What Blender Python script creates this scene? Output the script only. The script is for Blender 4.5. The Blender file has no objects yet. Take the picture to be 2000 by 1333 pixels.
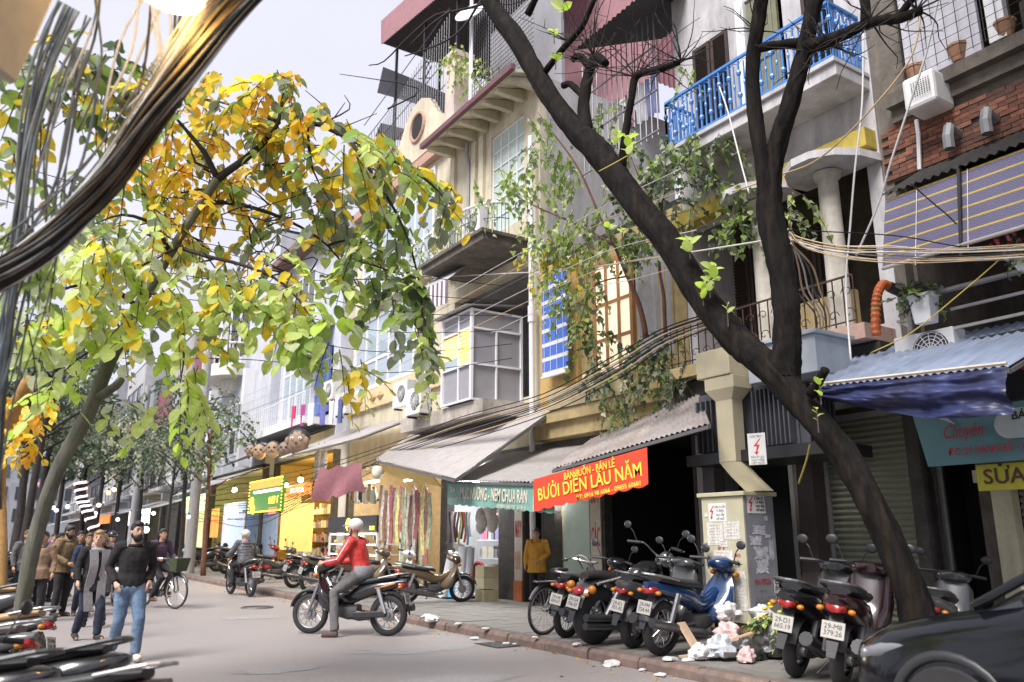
import bpy, math, random
from mathutils import Vector, Matrix, Euler
from math import radians as RAD, pi as PI, sin, cos
rnd = random.Random(11)
sc = bpy.context.scene
COL = sc.collection
# ---------------------------------------------------------------- camera
F = 1560.0; PITCH = math.atan(384/1560.0); YAW = math.atan(1040/(F/cos(PITCH))); EYE = 1.58
cd = bpy.data.cameras.new('camera'); cam = bpy.data.objects.new('camera', cd); COL.objects.link(cam)
cam.location = (0, 0, EYE); cam.rotation_euler = (PI/2+PITCH, 0, -YAW)
cd.sensor_width = 36; cd.lens = 36*F/2000; cd.clip_start = .05; cd.clip_end = 2000
cd.dof.use_dof = True; cd.dof.focus_distance = 12.5; cd.dof.aperture_fstop = 1.3
sc.camera = cam
# ---------------------------------------------------------------- sky, sun, exposure
SUN_EL, SUN_AZ = RAD(52), RAD(-112)          # azimuth from +Y, clockwise seen from above
w = bpy.data.worlds.new('World'); sc.world = w; w.use_nodes = True
nt = w.node_tree; bg = nt.nodes['Background']
sky = nt.nodes.new('ShaderNodeTexSky'); sky.sky_type = 'NISHITA'; sky.sun_disc = False
sky.sun_elevation = SUN_EL; sky.sun_rotation = SUN_AZ; sky.air_density = 1.0; sky.dust_density = 3.0
ov = nt.nodes.new('ShaderNodeMixRGB'); ov.inputs[0].default_value = .86   # a closed cloud deck: mostly even pale lilac
tcw = nt.nodes.new('ShaderNodeTexCoord'); nzw = nt.nodes.new('ShaderNodeTexNoise'); nzw.inputs['Scale'].default_value = 1.6; nzw.inputs['Detail'].default_value = 5
rw = nt.nodes.new('ShaderNodeValToRGB')
rw.color_ramp.elements[0].position = .3; rw.color_ramp.elements[0].color = (6.7, 6.65, 8.0, 1)
rw.color_ramp.elements[1].position = .7; rw.color_ramp.elements[1].color = (8.2, 8.15, 9.1, 1)
nt.links.new(tcw.outputs['Generated'], nzw.inputs['Vector']); nt.links.new(nzw.outputs['Fac'], rw.inputs[0])
nt.links.new(sky.outputs[0], ov.inputs[1]); nt.links.new(rw.outputs[0], ov.inputs[2]); nt.links.new(ov.outputs[0], bg.inputs[0])
bg.inputs[1].default_value = .058
sl = bpy.data.lights.new('sun', 'SUN'); sl.energy = 2.9; sl.angle = RAD(30); sl.color = (1, .96, .92)
so = bpy.data.objects.new('sun', sl); COL.objects.link(so)
sd = Vector((sin(SUN_AZ)*cos(SUN_EL), cos(SUN_AZ)*cos(SUN_EL), sin(SUN_EL)))
so.rotation_euler = sd.to_track_quat('Z', 'Y').to_euler()
sc.view_settings.view_transform = 'Standard'; sc.view_settings.look = 'None'; sc.view_settings.gamma = 1
sc.view_settings.exposure = 1.12
sc.view_settings.use_curve_mapping = False
# ---------------------------------------------------------------- pixel (2000 x 1333) to place
_cy, _sy, _cp, _sp = cos(YAW), sin(YAW), cos(PITCH), sin(PITCH)
FW = Vector((_sy*_cp, _cy*_cp, _sp)); RT = Vector((_cy, -_sy, 0)); UP = Vector((-_sy*_sp, -_cy*_sp, _cp))
CAM = Vector((0, 0, EYE))
def ray(px, py): return FW + RT*((px-1000)/F) - UP*((py-666.5)/F)
def PX(px, py, X): d = ray(px, py); return CAM + d*(X/d.x)
def PG(px, py, z=0.): d = ray(px, py); return CAM + d*((z-EYE)/d.z)
def PD(px, py, dep): return CAM + ray(px, py)*dep
def V(*a): return Vector(a)
# ---------------------------------------------------------------- materials
MATS = {}
def mat(n, col=None, rough=.7, metal=0, var=.15, scale=6, bump=.1, emit=0, ecol=None, dirt=0, dcol=(.06,.05,.045), dscale=1.2,
        leaf=0, coat=0, spec=.5, stretch=(1,1,1), alpha=1, glass=0):
    if n in MATS: return MATS[n]
    m = bpy.data.materials.new(n); m.use_nodes = True; MATS[n] = m
    t = m.node_tree; N = t.nodes; L = t.links; b = N['Principled BSDF']
    c4 = lambda c, k=1: (min(c[0]*k,1), min(c[1]*k,1), min(c[2]*k,1), 1)
    b.inputs['Roughness'].default_value = rough; b.inputs['Metallic'].default_value = metal
    b.inputs['Specular IOR Level'].default_value = spec
    if coat: b.inputs['Coat Weight'].default_value = coat; b.inputs['Coat Roughness'].default_value = .05
    tc = N.new('ShaderNodeTexCoord'); mp = N.new('ShaderNodeMapping'); mp.inputs['Scale'].default_value = stretch
    L.new(tc.outputs['Object'], mp.inputs[0])
    out = None
    if var or bump:
        nz = N.new('ShaderNodeTexNoise'); nz.inputs['Scale'].default_value = scale; nz.inputs['Detail'].default_value = 7; nz.inputs['Roughness'].default_value = .65
        L.new(mp.outputs[0], nz.inputs['Vector'])
        rp = N.new('ShaderNodeValToRGB'); rp.color_ramp.elements[0].position = .3; rp.color_ramp.elements[1].position = .7
        rp.color_ramp.elements[0].color = c4(col, 1-var); rp.color_ramp.elements[1].color = c4(col, 1+var)
        L.new(nz.outputs['Fac'], rp.inputs[0]); out = rp.outputs[0]
        if bump:
            bp = N.new('ShaderNodeBump'); bp.inputs['Strength'].default_value = bump; bp.inputs['Distance'].default_value = .03
            L.new(nz.outputs['Fac'], bp.inputs['Height']); L.new(bp.outputs[0], b.inputs['Normal'])
    if dirt:
        n2 = N.new('ShaderNodeTexNoise'); n2.inputs['Scale'].default_value = dscale; n2.inputs['Detail'].default_value = 9; n2.inputs['Roughness'].default_value = .72
        m2 = N.new('ShaderNodeMapping'); m2.inputs['Scale'].default_value = (stretch[0], stretch[1], stretch[2]*.25)
        L.new(tc.outputs['Object'], m2.inputs[0]); L.new(m2.outputs[0], n2.inputs['Vector'])
        r2 = N.new('ShaderNodeValToRGB'); r2.color_ramp.elements[0].position = .62-.3*dirt; r2.color_ramp.elements[1].position = .78
        mx = N.new('ShaderNodeMixRGB'); mx.inputs[2].default_value = (*dcol, 1)
        ml = N.new('ShaderNodeMath'); ml.operation = 'MULTIPLY'; ml.inputs[1].default_value = min(.9, .45+dirt*.5)
        L.new(n2.outputs['Fac'], r2.inputs[0]); L.new(r2.outputs[0], ml.inputs[0]); L.new(ml.outputs[0], mx.inputs[0])
        if out: L.new(out, mx.inputs[1])
        else: mx.inputs[1].default_value = c4(col)
        out = mx.outputs[0]
    if out: L.new(out, b.inputs['Base Color'])
    else: b.inputs['Base Color'].default_value = c4(col)
    if emit:
        b.inputs['Emission Color'].default_value = (*(ecol or col), 1); b.inputs['Emission Strength'].default_value = emit
    if glass: b.inputs['Transmission Weight'].default_value = glass; b.inputs['IOR'].default_value = 1.1
    if leaf:
        tr = N.new('ShaderNodeBsdfTranslucent'); mxs = N.new('ShaderNodeMixShader'); mxs.inputs[0].default_value = leaf
        if out: L.new(out, tr.inputs[0])
        L.new(b.outputs[0], mxs.inputs[1]); L.new(tr.outputs[0], mxs.inputs[2])
        L.new(mxs.outputs[0], N['Material Output'].inputs[0])
    return m
# ---------------------------------------------------------------- mesh collecting
class MB:
    def __init__(s): s.v = []; s.f = []; s.mi = []; s.k = 0; s.M = None
    def add(s, vs, fs):
        o = len(s.v)
        s.v += [s.M @ Vector(v) for v in vs] if s.M else [Vector(v) for v in vs]
        for f in fs: s.f.append([i+o for i in f]); s.mi.append(s.k)
        return s
    def box(s, a, b):
        x0,y0,z0 = a; x1,y1,z1 = b
        return s.add([(x0,y0,z0),(x1,y0,z0),(x1,y1,z0),(x0,y1,z0),(x0,y0,z1),(x1,y0,z1),(x1,y1,z1),(x0,y1,z1)],
                     [(3,2,1,0),(4,5,6,7),(0,1,5,4),(1,2,6,5),(2,3,7,6),(3,0,4,7)])
    def obox(s, c, size, rot=(0,0,0)):
        R = Euler(rot).to_matrix(); c = Vector(c); h = [q/2 for q in size]
        vs = [c + R @ Vector((sx*h[0], sy*h[1], sz*h[2])) for sz in (-1,1) for sx,sy in ((-1,-1),(1,-1),(1,1),(-1,1))]
        return s.add(vs, [(3,2,1,0),(4,5,6,7),(0,1,5,4),(1,2,6,5),(2,3,7,6),(3,0,4,7)])
    def bar(s, p, q, w, h=None):
        p = Vector(p); q = Vector(q); d = (q-p); h = h or w
        z = d.normalized(); x = z.cross(Vector((0,0,1)))
        if x.length < .01: x = Vector((1,0,0))
        x.normalize(); y = x.cross(z)
        vs = [c + x*(a*w/2) + y*(b*h/2) for c in (p,q) for a,b in ((-1,-1),(1,-1),(1,1),(-1,1))]
        return s.add(vs, [(3,2,1,0),(4,5,6,7),(0,1,5,4),(1,2,6,5),(2,3,7,6),(3,0,4,7)])
    def tube(s, pts, r, n=6, cap=True):
        pts = [Vector(p) for p in pts]; m = len(pts)
        rs = [r]*m if isinstance(r, (int,float)) else r
        vs = []; ref = None
        for i in range(m):
            d = (pts[min(i+1,m-1)]-pts[max(i-1,0)])
            d = d.normalized() if d.length > 1e-9 else Vector((0,0,1))
            if ref is None:
                ref = d.cross(Vector((0,0,1)))
                if ref.length < .05: ref = d.cross(Vector((0,1,0)))
            a = (ref - d*ref.dot(d)).normalized(); ref = a; b = d.cross(a)
            for j in range(n):
                t = 2*PI*j/n; vs.append(pts[i] + (a*cos(t)+b*sin(t))*rs[i])
        fs = [(i*n+j, i*n+(j+1)%n, (i+1)*n+(j+1)%n, (i+1)*n+j) for i in range(m-1) for j in range(n)]
        if cap: fs += [tuple(range(n))[::-1], tuple((m-1)*n+j for j in range(n))]
        return s.add(vs, fs)
    def cyl(s, p, q, r, r2=None, n=10): return s.tube([p,q], [r, r if r2 is None else r2], n)
    def lathe(s, prof, n=16, o=(0,0,0), ax='z'):
        vs = []
        for r,z in prof:
            for j in range(n):
                t = 2*PI*j/n; a,b = r*cos(t), r*sin(t)
                p = (a,b,z) if ax == 'z' else ((z,a,b) if ax == 'x' else (a,z,b))
                vs.append((p[0]+o[0], p[1]+o[1], p[2]+o[2]))
        m = len(prof)
        fs = [(i*n+j, i*n+(j+1)%n, (i+1)*n+(j+1)%n, (i+1)*n+j) for i in range(m-1) for j in range(n)]
        return s.add(vs, fs + [tuple(range(n))[::-1], tuple((m-1)*n+j for j in range(n))])
    def ring(s, o, R, r, n=20, m=6, ax='z'):       # torus
        vs = []; 
        for i in range(n):
            t = 2*PI*i/n
            for j in range(m):
                u = 2*PI*j/m; rr = R+r*cos(u); a,b,c = rr*cos(t), rr*sin(t), r*sin(u)
                p = (a,b,c) if ax == 'z' else ((c,a,b) if ax == 'x' else (a,c,b))
                vs.append((p[0]+o[0], p[1]+o[1], p[2]+o[2]))
        return s.add(vs, [(i*m+j, i*m+(j+1)%m, ((i+1)%n)*m+(j+1)%m, ((i+1)%n)*m+j) for i in range(n) for j in range(m)])
    def ell(s, c, r, n=12, m=8, rot=(0,0,0)):
        R = Euler(rot).to_matrix(); c = Vector(c)
        if isinstance(r,(int,float)): r = (r,r,r)
        vs = [c + R @ Vector((0,0,-r[2]))]
        for i in range(1,m):
            t = PI*i/m - PI/2
            for j in range(n):
                u = 2*PI*j/n; vs.append(c + R @ Vector((r[0]*cos(t)*cos(u), r[1]*cos(t)*sin(u), r[2]*sin(t))))
        vs.append(c + R @ Vector((0,0,r[2]))); L = len(vs)-1
        fs = [(0, 1+(j+1)%n, 1+j) for j in range(n)]
        fs += [(1+i*n+j, 1+i*n+(j+1)%n, 1+(i+1)*n+(j+1)%n, 1+(i+1)*n+j) for i in range(m-2) for j in range(n)]
        fs += [(L, 1+(m-2)*n+j, 1+(m-2)*n+(j+1)%n) for j in range(n)]
        return s.add(vs, fs)
    def prism(s, poly, a, b, ax='y'):             # 2D outline swept from a to b along an axis
        n = len(poly)
        def P(u,v,w): return (u,w,v) if ax == 'y' else ((w,u,v) if ax == 'x' else (u,v,w))
        return s.add([P(u,v,a) for u,v in poly]+[P(u,v,b) for u,v in poly],
                     [tuple(range(n))[::-1], tuple(range(n,2*n))]+[(i,(i+1)%n,n+(i+1)%n,n+i) for i in range(n)])
    def loft(s, secs):                             # closed sections of equal count
        n = len(secs[0]); vs = [p for q in secs for p in q]
        fs = [(i*n+j, i*n+(j+1)%n, (i+1)*n+(j+1)%n, (i+1)*n+j) for i in range(len(secs)-1) for j in range(n)]
        return s.add(vs, fs+[tuple(range(n))[::-1], tuple((len(secs)-1)*n+j for j in range(n))])
    def grid(s, nx, ny, fn):
        vs = [fn(i/nx, j/ny) for j in range(ny+1) for i in range(nx+1)]
        return s.add(vs, [(j*(nx+1)+i, j*(nx+1)+i+1, (j+1)*(nx+1)+i+1, (j+1)*(nx+1)+i) for j in range(ny) for i in range(nx)])
    def slab(s, nx, ny, fn, th):                   # grid with thickness along its normal
        g = [[Vector(fn(i/nx, j/ny)) for i in range(nx+1)] for j in range(ny+1)]
        nn = (g[0][-1]-g[0][0]).cross(g[-1][0]-g[0][0]).normalized()*th
        s.grid(nx, ny, fn); s.grid(nx, ny, lambda u,v: g[round(v*ny)][round(u*nx)]+nn)
        e = [g[0][i] for i in range(nx+1)]+[g[j][nx] for j in range(1,ny+1)]+[g[ny][i] for i in range(nx-1,-1,-1)]+[g[j][0] for j in range(ny-1,0,-1)]
        k = len(e); return s.add(e+[p+nn for p in e], [(i,(i+1)%k,k+(i+1)%k,k+i) for i in range(k)])
    def mesh(s, name, mats, smooth=0):
        me = bpy.data.meshes.new(name); me.from_pydata([tuple(v) for v in s.v], [], s.f)
        for m in (mats if isinstance(mats,(list,tuple)) else [mats]): me.materials.append(m)
        if max(s.mi, default=0): me.polygons.foreach_set('material_index', s.mi)
        if smooth:
            me.polygons.foreach_set('use_smooth', [True]*len(me.polygons))
            if smooth < 3: me.set_sharp_from_angle(angle=smooth)
        me.update(); return me
    def build(s, name, mats, parent=None, smooth=0, bevel=0):
        return link(name, s.mesh(name, mats, smooth), parent, bevel)
def link(name, me, parent=None, bevel=0):
    o = bpy.data.objects.new(name, me); COL.objects.link(o)
    if parent: adopt(o, parent)
    if bevel:
        b = o.modifiers.new('bevel', 'BEVEL'); b.width = bevel; b.segments = 2; b.limit_method = 'ANGLE'; b.angle_limit = .7
    return o
def adopt(o, parent):
    o.parent = parent
    if parent.parent is None: o.matrix_parent_inverse = parent.matrix_basis.inverted()
def tag(o, label=None, cat=None, group=None, kind=None):
    if label: o['label'] = label
    if cat: o['category'] = cat
    if group: o['group'] = group
    if kind: o['kind'] = kind
    return o
def thing(name, label, cat, loc=(0,0,0), group=None):
    o = bpy.data.objects.new(name, None); COL.objects.link(o); o.location = loc; o.empty_display_size = .2
    return tag(o, label, cat, group)
def kids(o): return [c for c in bpy.data.objects if c.parent == o]
def copy_tree(o, parent=None, tree=None):
    c = o.copy(); COL.objects.link(c); c.parent = parent
    for ch in list(o.children): copy_tree(ch, c)
    return c
def place(o, loc, rz=0, sc_=1, rx=0, ry=0):
    o.matrix_basis = Matrix.Translation(Vector(loc)) @ Euler((rx,ry,rz)).to_matrix().to_4x4() @ Matrix.Scale(sc_, 4)
    return o
def own_slots(o):
    for s_ in o.material_slots:
        m = s_.material; s_.link = 'OBJECT'; s_.material = m
def basis(o, x, y):                                # matrix with axes x, y and their normal
    x = Vector(x).normalized(); y = Vector(y); y = (y - x*y.dot(x)).normalized(); z = x.cross(y)
    M = Matrix((x, y, z)).transposed().to_4x4(); M.translation = Vector(o); return M
def text(s, M, size, m, parent, name='lettering', align='CENTER', w=None, bold=0, shear=0, depth=.002):
    cu = bpy.data.curves.new(name, 'FONT'); cu.body = s; cu.size = size; cu.align_x = align; cu.align_y = 'CENTER'
    cu.extrude = depth; cu.offset = min(bold,.014)*size; cu.shear = shear; cu.resolution_u = 3; cu.space_line = .9
    o = bpy.data.objects.new(name, cu); COL.objects.link(o)
    me = bpy.data.meshes.new_from_object(o); bpy.data.objects.remove(o); bpy.data.curves.remove(cu)
    sx = 1.
    if w and len(me.vertices):
        xs = [v.co.x for v in me.vertices]; sx = w/max(max(xs)-min(xs), 1e-4)
    me.transform(M @ Matrix.Diagonal((sx,1,1,1))); me.materials.clear(); me.materials.append(m)
    return link(name, me, parent)
# ================================================================ ground
M_ROAD = mat('asphalt', (.27,.245,.235), .6, var=.3, scale=55, bump=.45, dirt=.35, dcol=(.2,.19,.195), dscale=.35)
M_PAVE = mat('paving', (.19,.18,.165), .8, var=.2, scale=9, bump=.3, dirt=.6, dcol=(.07,.06,.055), dscale=.8)
M_KERB = mat('kerb_stone', (.17,.12,.10), .85, var=.3, scale=7, bump=.5, dirt=.5, dscale=2)
def sheet(name, x0, x1, y0, y1, z, m, nx=1, ny=1):
    return tag(MB().grid(nx, ny, lambda u,v: (x0+(x1-x0)*u, y0+(y1-y0)*v, z)).build(name, m), kind='structure')
sheet('ground', -400, 400, -300, 600, -.03, M_PAVE)
sheet('road', .75, 7.03, -30, 320, 0, M_ROAD)
pave = tag(MB().box((7.19,-20,-.02),(11.5,320,.15)).build('pavement', M_PAVE), kind='structure')
tag(MB().box((-6,-20,-.02),(.6,320,.03)).build('pavement', M_PAVE), kind='structure')
tag(MB().box((.6,-20,-.02),(.75,320,.05)).build('kerb', M_KERB), kind='structure')
kerb = tag(MB().box((7.05,42,-.02),(7.19,320,.14)).build('kerb', M_KERB), kind='structure')
ks = [MB().loft([[(7.03+rnd.uniform(-.012,.012),y,-.02),(7.03+rnd.uniform(-.01,.01),y,.10),(7.07,y,.145),(7.19,y,.147),(7.19,y,-.02)] for y in (.012,.3,.6,.988)]).mesh('kerb_stone', M_KERB) for _ in range(5)]
for y in range(1,42):
    o = link('kerb_stone', ks[y%5], kerb); o.location = (rnd.uniform(-.012,.008), y, rnd.uniform(-.012,0))
# paving slabs near enough to tell apart
ps = [MB().box((.006,.006,0),(.394,.394,.006+.002*k)).mesh('paving_slab', M_PAVE) for k in range(3)]
for iy in range(24,68):
    for ix in range(7):
        if (iy*7+ix) < 168+310 and rnd.random() < .97:
            o = link('paving_slab', ps[rnd.randrange(3)], pave); o.location = (7.21+ix*.4, iy*.4, .15); o.rotation_euler = (rnd.uniform(-.006,.006), rnd.uniform(-.006,.006), 0)
tag(MB().grid(6,3,lambda u,v: (4.3+u*1.1, 16.9+v*.8+.05*sin(u*6), .004)).build('road_patch', mat('patch', (.27,.255,.245), .7, var=.25, scale=14)), kind='structure')
for (x,y,a,b) in ((2.6,9.0,.9,.5),(4.2,8.5,1.3,.4),(3.3,10.4,.5,.3),(5.6,11.2,.9,.5)):
    tag(MB().add([(x+a*cos(t*PI/9)*(1+.25*sin(3*t)), y+b*sin(t*PI/9)*(1+.2*cos(2*t)), .004) for t in range(18)], [tuple(range(18))]).build('road_patch', mat('tar_patch', (.265,.25,.25), .6, var=.2, scale=20, bump=.4)), kind='structure')
# ================================================================ house parts
def cells(mb, X0, X1, y0, y1, z0, z1, ops):
    ys = sorted({y0,y1,*[v for o in ops for v in o[:2] if y0 < v < y1]}); zs = sorted({z0,z1,*[v for o in ops for v in o[2:] if z0 < v < z1]})
    for a,b in zip(ys, ys[1:]):
        run = None
        for c,d in zip(zs, zs[1:]):
            my, mz = (a+b)/2, (c+d)/2
            if any(o[0] < my < o[1] and o[2] < mz < o[3] for o in ops):
                if run: mb.box((X0,a,run[0]),(X1,b,run[1])); run = None
            else: run = (run[0] if run else c, d)
        if run: mb.box((X0,a,run[0]),(X1,b,run[1]))
def house(name, label, X, y0, y1, z1, ops, m, depth=4.5, floors=(), inner=None, roof=True, gm=None, gz=3.7, sm=None):
    r = thing(name, label, 'building', (X+depth/2, (y0+y1)/2, .0))
    mb = MB(); cells(mb, X, X+.22, y0, y1, gz if gm else .0, z1, [o for o in ops if o[3] > gz or not gm]); mb.build('wall', m, r)
    if gm: mb = MB(); cells(mb, X+.004, X+.22, y0, y1, 0, gz-.002, [o for o in ops if o[2] < gz]); mb.build('ground_floor_wall', gm, r)
    mb = MB(); mb.box((X+.22,y0+.003,0),(X+depth,y0+.2,z1-.003)); mb.box((X+.22,y1-.2,0),(X+depth,y1-.003,z1-.003)); mb.box((X+depth,y0+.003,0),(X+depth+.2,y1-.003,z1-.003))
    mb.build('side_wall', sm or m, r)
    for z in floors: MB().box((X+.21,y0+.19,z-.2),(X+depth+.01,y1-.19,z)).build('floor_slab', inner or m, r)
    if roof: MB().box((X+.01,y0+.01,z1-.006),(X+depth+.19,y1-.01,z1+.14)).build('roof_slab', inner or m, r)
    return r
M_GLASS = mat('window_glass', (.35,.42,.48), .06, var=.0, bump=0, spec=1.0)
M_DGLASS = mat('dark_glass', (.05,.065,.075), .05, var=0, bump=0, spec=1.0)
M_WHITE = mat('white_paint', (.72,.72,.74), .5, var=.06, scale=12, bump=.03, dirt=.15, dcol=(.3,.29,.28))
M_ACW = mat('aircon_white', (.66,.66,.66), .45, var=.05, dirt=.3, dcol=(.25,.23,.2))
M_BLACK = mat('black_metal', (.02,.02,.022), .45, var=.2, bump=.05)
M_DARKWOOD = mat('dark_shutter_wood', (.04,.024,.019), .6, var=.3, scale=18, bump=.2, stretch=(1,1,.2))
M_DARK = mat('painted_shade', (.018,.017,.018), .9, var=.2, bump=0)  # near-black colour stands in for the shade of unlit rooms
def window(par, X, y0, y1, z0, z1, nx, nz, fm, gm=None, fw=.06, dp=.08, zfr=None, skip=()):
    mb = MB(); mb.box((X,y0,z0),(X+dp,y0+fw,z1)); mb.box((X,y1-fw,z0),(X+dp,y1,z1)); mb.box((X+.002,y0+fw,z0),(X+dp,y1-fw,z0+fw)); mb.box((X+.002,y0+fw,z1-fw),(X+dp,y1-fw,z1))
    yy = [y0+fw/2+(y1-y0-fw)*i/nx for i in range(nx+1)]; zz = [z0+fw/2+(z1-z0-fw)*(zfr[j] if zfr else j/nz) for j in range(nz+1)]
    for y in yy[1:-1]: mb.box((X+.005,y-fw*.4,z0+fw),(X+dp-.005,y+fw*.4,z1-fw))
    for z in zz[1:-1]: mb.box((X+.008,y0+fw,z-fw*.4),(X+dp-.008,y1-fw,z+fw*.4))
    o = mb.build('window', fm, par)
    for i in range(nx):
        for j in range(nz):
            if (i,j) in skip: continue
            g = gm[(i*3+j*5)%len(gm)] if isinstance(gm,(list,tuple)) else (gm or M_GLASS)
            MB().obox((X+dp*.55,(yy[i]+yy[i+1])/2,(zz[j]+zz[j+1])/2), (.012,yy[i+1]-yy[i]-.01,zz[j+1]-zz[j]-.01), (0,rnd.uniform(-.004,.004),rnd.uniform(-.006,.006))).build('pane', g, o)
    return o
def louvre(par, X, y0, y1, z0, z1, m, step=.07, name='shutter'):
    mb = MB(); w = .07
    mb.box((X,y0,z0),(X+.05,y0+w,z1)); mb.box((X,y1-w,z0),(X+.05,y1,z1))
    for z in (z0, (z0+z1)/2-w/2, z1-w): mb.box((X+.002,y0+w,z),(X+.048,y1-w,z+w))
    n = int((z1-z0)/step)
    for i in range(n): mb.obox((X+.025,(y0+y1)/2,z0+w+(z1-z0-2*w)*(i+.5)/n), (.012,y1-y0-2*w+.01,step*.8), (0,-.75,0))
    return mb.build(name, m, par)
def rail(par, p, q, h, n, m, w=.025, rods=True, name='railing', fancy=False):
    p = Vector(p); q = Vector(q); up = Vector((0,0,1)); d = (q-p).normalized()
    o = MB().bar(p+up*h, q+up*h, w*2, w*1.6).build(name, m, par); MB().bar(p+up*.08, q+up*.08, w*1.2).build('bottom_rail', m, par)
    base = None
    for i in range(n+1):
        c = p+(q-p)*i/n
        mb = MB(); mb.bar(c, c+up*h, w)
        if fancy:
            for z in (.3,.72): mb.ell(c+up*(h*z), (w*1.6,w*1.6,w*2.2), 6, 4)
            if i < n:
                e = (q-p).length/n; c2 = c+d*e/2
                mb.tube([c+up*(h*.82)+d*(e*.5*(1-cos(t)))+up*(h*.12*sin(t)) for t in [PI*k/6 for k in range(7)]], w*.3, 4)
                mb.ell(c2+up*(h*.5), (w*.9,w*.9,w*2), 6, 4); mb.bar(c2+up*.08, c2+up*(h*.9), w*.7)
        mb.build('baluster', m, par)
    return o
def corr(name, a, b, c, d, n, m, amp=.014, parent=None, along=1, ny=3, sag=0, th=.004):
    """corrugated sheet: a-b is the front edge, d-c the back edge"""
    a,b,c,d = map(Vector, (a,b,c,d)); nn = (b-a).cross(d-a).normalized()
    if nn.z < 0: nn = -nn
    k = n*4
    def fn(u,v): return (a*(1-u)+b*u)*(1-v)+(d*(1-u)+c*u)*v + nn*(amp*sin(u*n*2*PI)-sag*sin(v*PI))
    mb = MB(); mb.slab(k, ny, fn, th); return mb.build(name, m, parent, smooth=1.0)
def aircon(px, py, X, label, w=.8, h=.58, z=None, rz=0):
    p = PX(px, py, X); r = thing('air_conditioner', label, 'air conditioner', p, 'air conditioners on the facades')
    b = MB().box((p.x-.3,p.y-w/2,p.z),(p.x,p.y+w/2,p.z+h)).build('casing', M_ACW, r, bevel=.015)
    f = MB(); f.lathe([(.22,-.012),(.235,-.02),(.235,0)], 20, (p.x-.301,p.y-w*.12,p.z+h/2), 'x'); f.build('fan_opening', mat('aircon_dark', (.05,.05,.055), .6), r)
    g = MB()
    for k in range(5): g.ring((p.x-.325,p.y-w*.12,p.z+h/2), .04+.045*k, .005, 18, 4, 'x')
    for k in range(6): t = k*PI/6; g.bar((p.x-.326,p.y-w*.12-.22*cos(t),p.z+h/2-.22*sin(t)),(p.x-.326,p.y-w*.12+.22*cos(t),p.z+h/2+.22*sin(t)),.008)
    g.build('fan_grille', M_ACW, r)
    [MB().box((p.x-.28,p.y+k*(w/2-.1)-.02,p.z-.05),(p.x-.02,p.y+k*(w/2-.1)+.02,p.z-.002)).build('bracket', M_BLACK, r) for k in (-1,1)]
    return r
XF = 10.7
def yz(px, py, X=XF): p = PX(px, py, X); return p.y, p.z
# ================================================================ brick house (nearest, right edge)
M_PLAST = mat('stained_plaster', (.16,.138,.116), .9, var=.3, scale=5, bump=.5, dirt=.9, dcol=(.035,.03,.027), dscale=1.4)
M_BRICK = [mat('brick_%d'%i, c, .9, var=.3, scale=14, bump=.5) for i,c in enumerate([(.19,.075,.045),(.14,.06,.04),(.22,.095,.06),(.10,.05,.037)])]
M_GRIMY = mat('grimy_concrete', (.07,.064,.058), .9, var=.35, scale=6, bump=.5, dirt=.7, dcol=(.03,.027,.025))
A = house('brick_house', 'old brick house with wire caged window and striped blind at right edge', XF, -2.5, 6.25, 13, [(-2,5.3,.15,2.25),(5.5,6.05,.15,2.9),(-2.2,6.1,3.65,6.7),(-2.2,5.75,8.0,11.3)], M_PLAST, floors=(3.6,7.6), inner=M_DARK)
MB().box((XF-.25,-2.5,7.75),(XF+.02,5.95,7.95)).box((XF-.12,-2.5,7.55),(XF+.02,5.95,7.74)).build('ledge', M_PLAST, A)
bk = [MB().box((0,.004,.004),(.05,.236,.066)).mesh('brick', M_BRICK[i]) for i in range(4)]
nb = 0
for iz in range(12):
    for iy in range(9):
        y = 4.05+iy*.24+(iz%2)*.12; z = 6.72+iz*.07
        if y+.24 > 6.24 or (z > 7.4 and y < 5.2) or rnd.random() < .06: continue
        o = link('brick', bk[rnd.randrange(4)], A); o.location = (XF-.035-rnd.random()*.018, y, z); adopt(o, A); nb += 1
# window cage
mb = MB()
for i in range(47): y = -2+i*.165; mb.cyl((XF-.32,y,7.98),(XF-.32,y,11.4),.006,n=4)
for i in range(22): z = 8.0+i*.16; mb.cyl((XF-.33,-2,z),(XF-.33,5.7,z),.005,n=4)
tag(mb.build('window_cage', mat('rusty_wire', (.06,.055,.05), .7, .3), A), kind='stuff')
y,z = yz(1790,170); MB().box((XF-.2,4.55,7.98),(XF-.13,5.6,10.1)).build('screen_panel', mat('frosted_panel', (.5,.5,.55), .4, var=.08, dirt=.4, dcol=(.25,.25,.28)), A)
MB().box((XF-.26,4.2,7.97),(XF-.12,4.42,10.3)).build('frame_post', M_WHITE, A)
MB().box((XF-.01,-2,7.99),(XF+.12,4.1,8.5)).build('shelf', M_GRIMY, A)
# boxed air cooler
p = PX(1768,185,10.35); q = PX(1868,222,10.35)
ac = thing('air_cooler_box', 'white rounded air cooler box hung above the brick patch', 'air conditioner', (10.4,(p.y+q.y)/2,7.6))
MB().box((10.18,q.y+.15,7.4),(10.68,p.y-.05,7.9)).build('casing', M_ACW, ac, bevel=.05)
mb = MB(); [mb.cyl((10.146,p.y-.45+.035*i,7.55+.03*j),(10.152,p.y-.45+.035*i,7.55+.03*j),.009,n=5) for i in range(8) for j in range(8)]; mb.build('vent_holes', M_DARK, ac)
mb = MB(); mb.tube([(10.6,5.6,7.45),(10.6,5.6,7.2),(10.62,5.66,6.7)], .03, 6); mb.build('drain_pipe', M_WHITE, ac)
for yy_ in (5.1,4.6): tag(MB().tube([(10.66,yy_,7.0),(10.45,yy_,7.05),(10.4,yy_,6.9),(10.4,yy_,6.72)], .075, 8).build('vent_pipe', mat('grey_pvc', (.2,.2,.21), .5), A))
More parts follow.
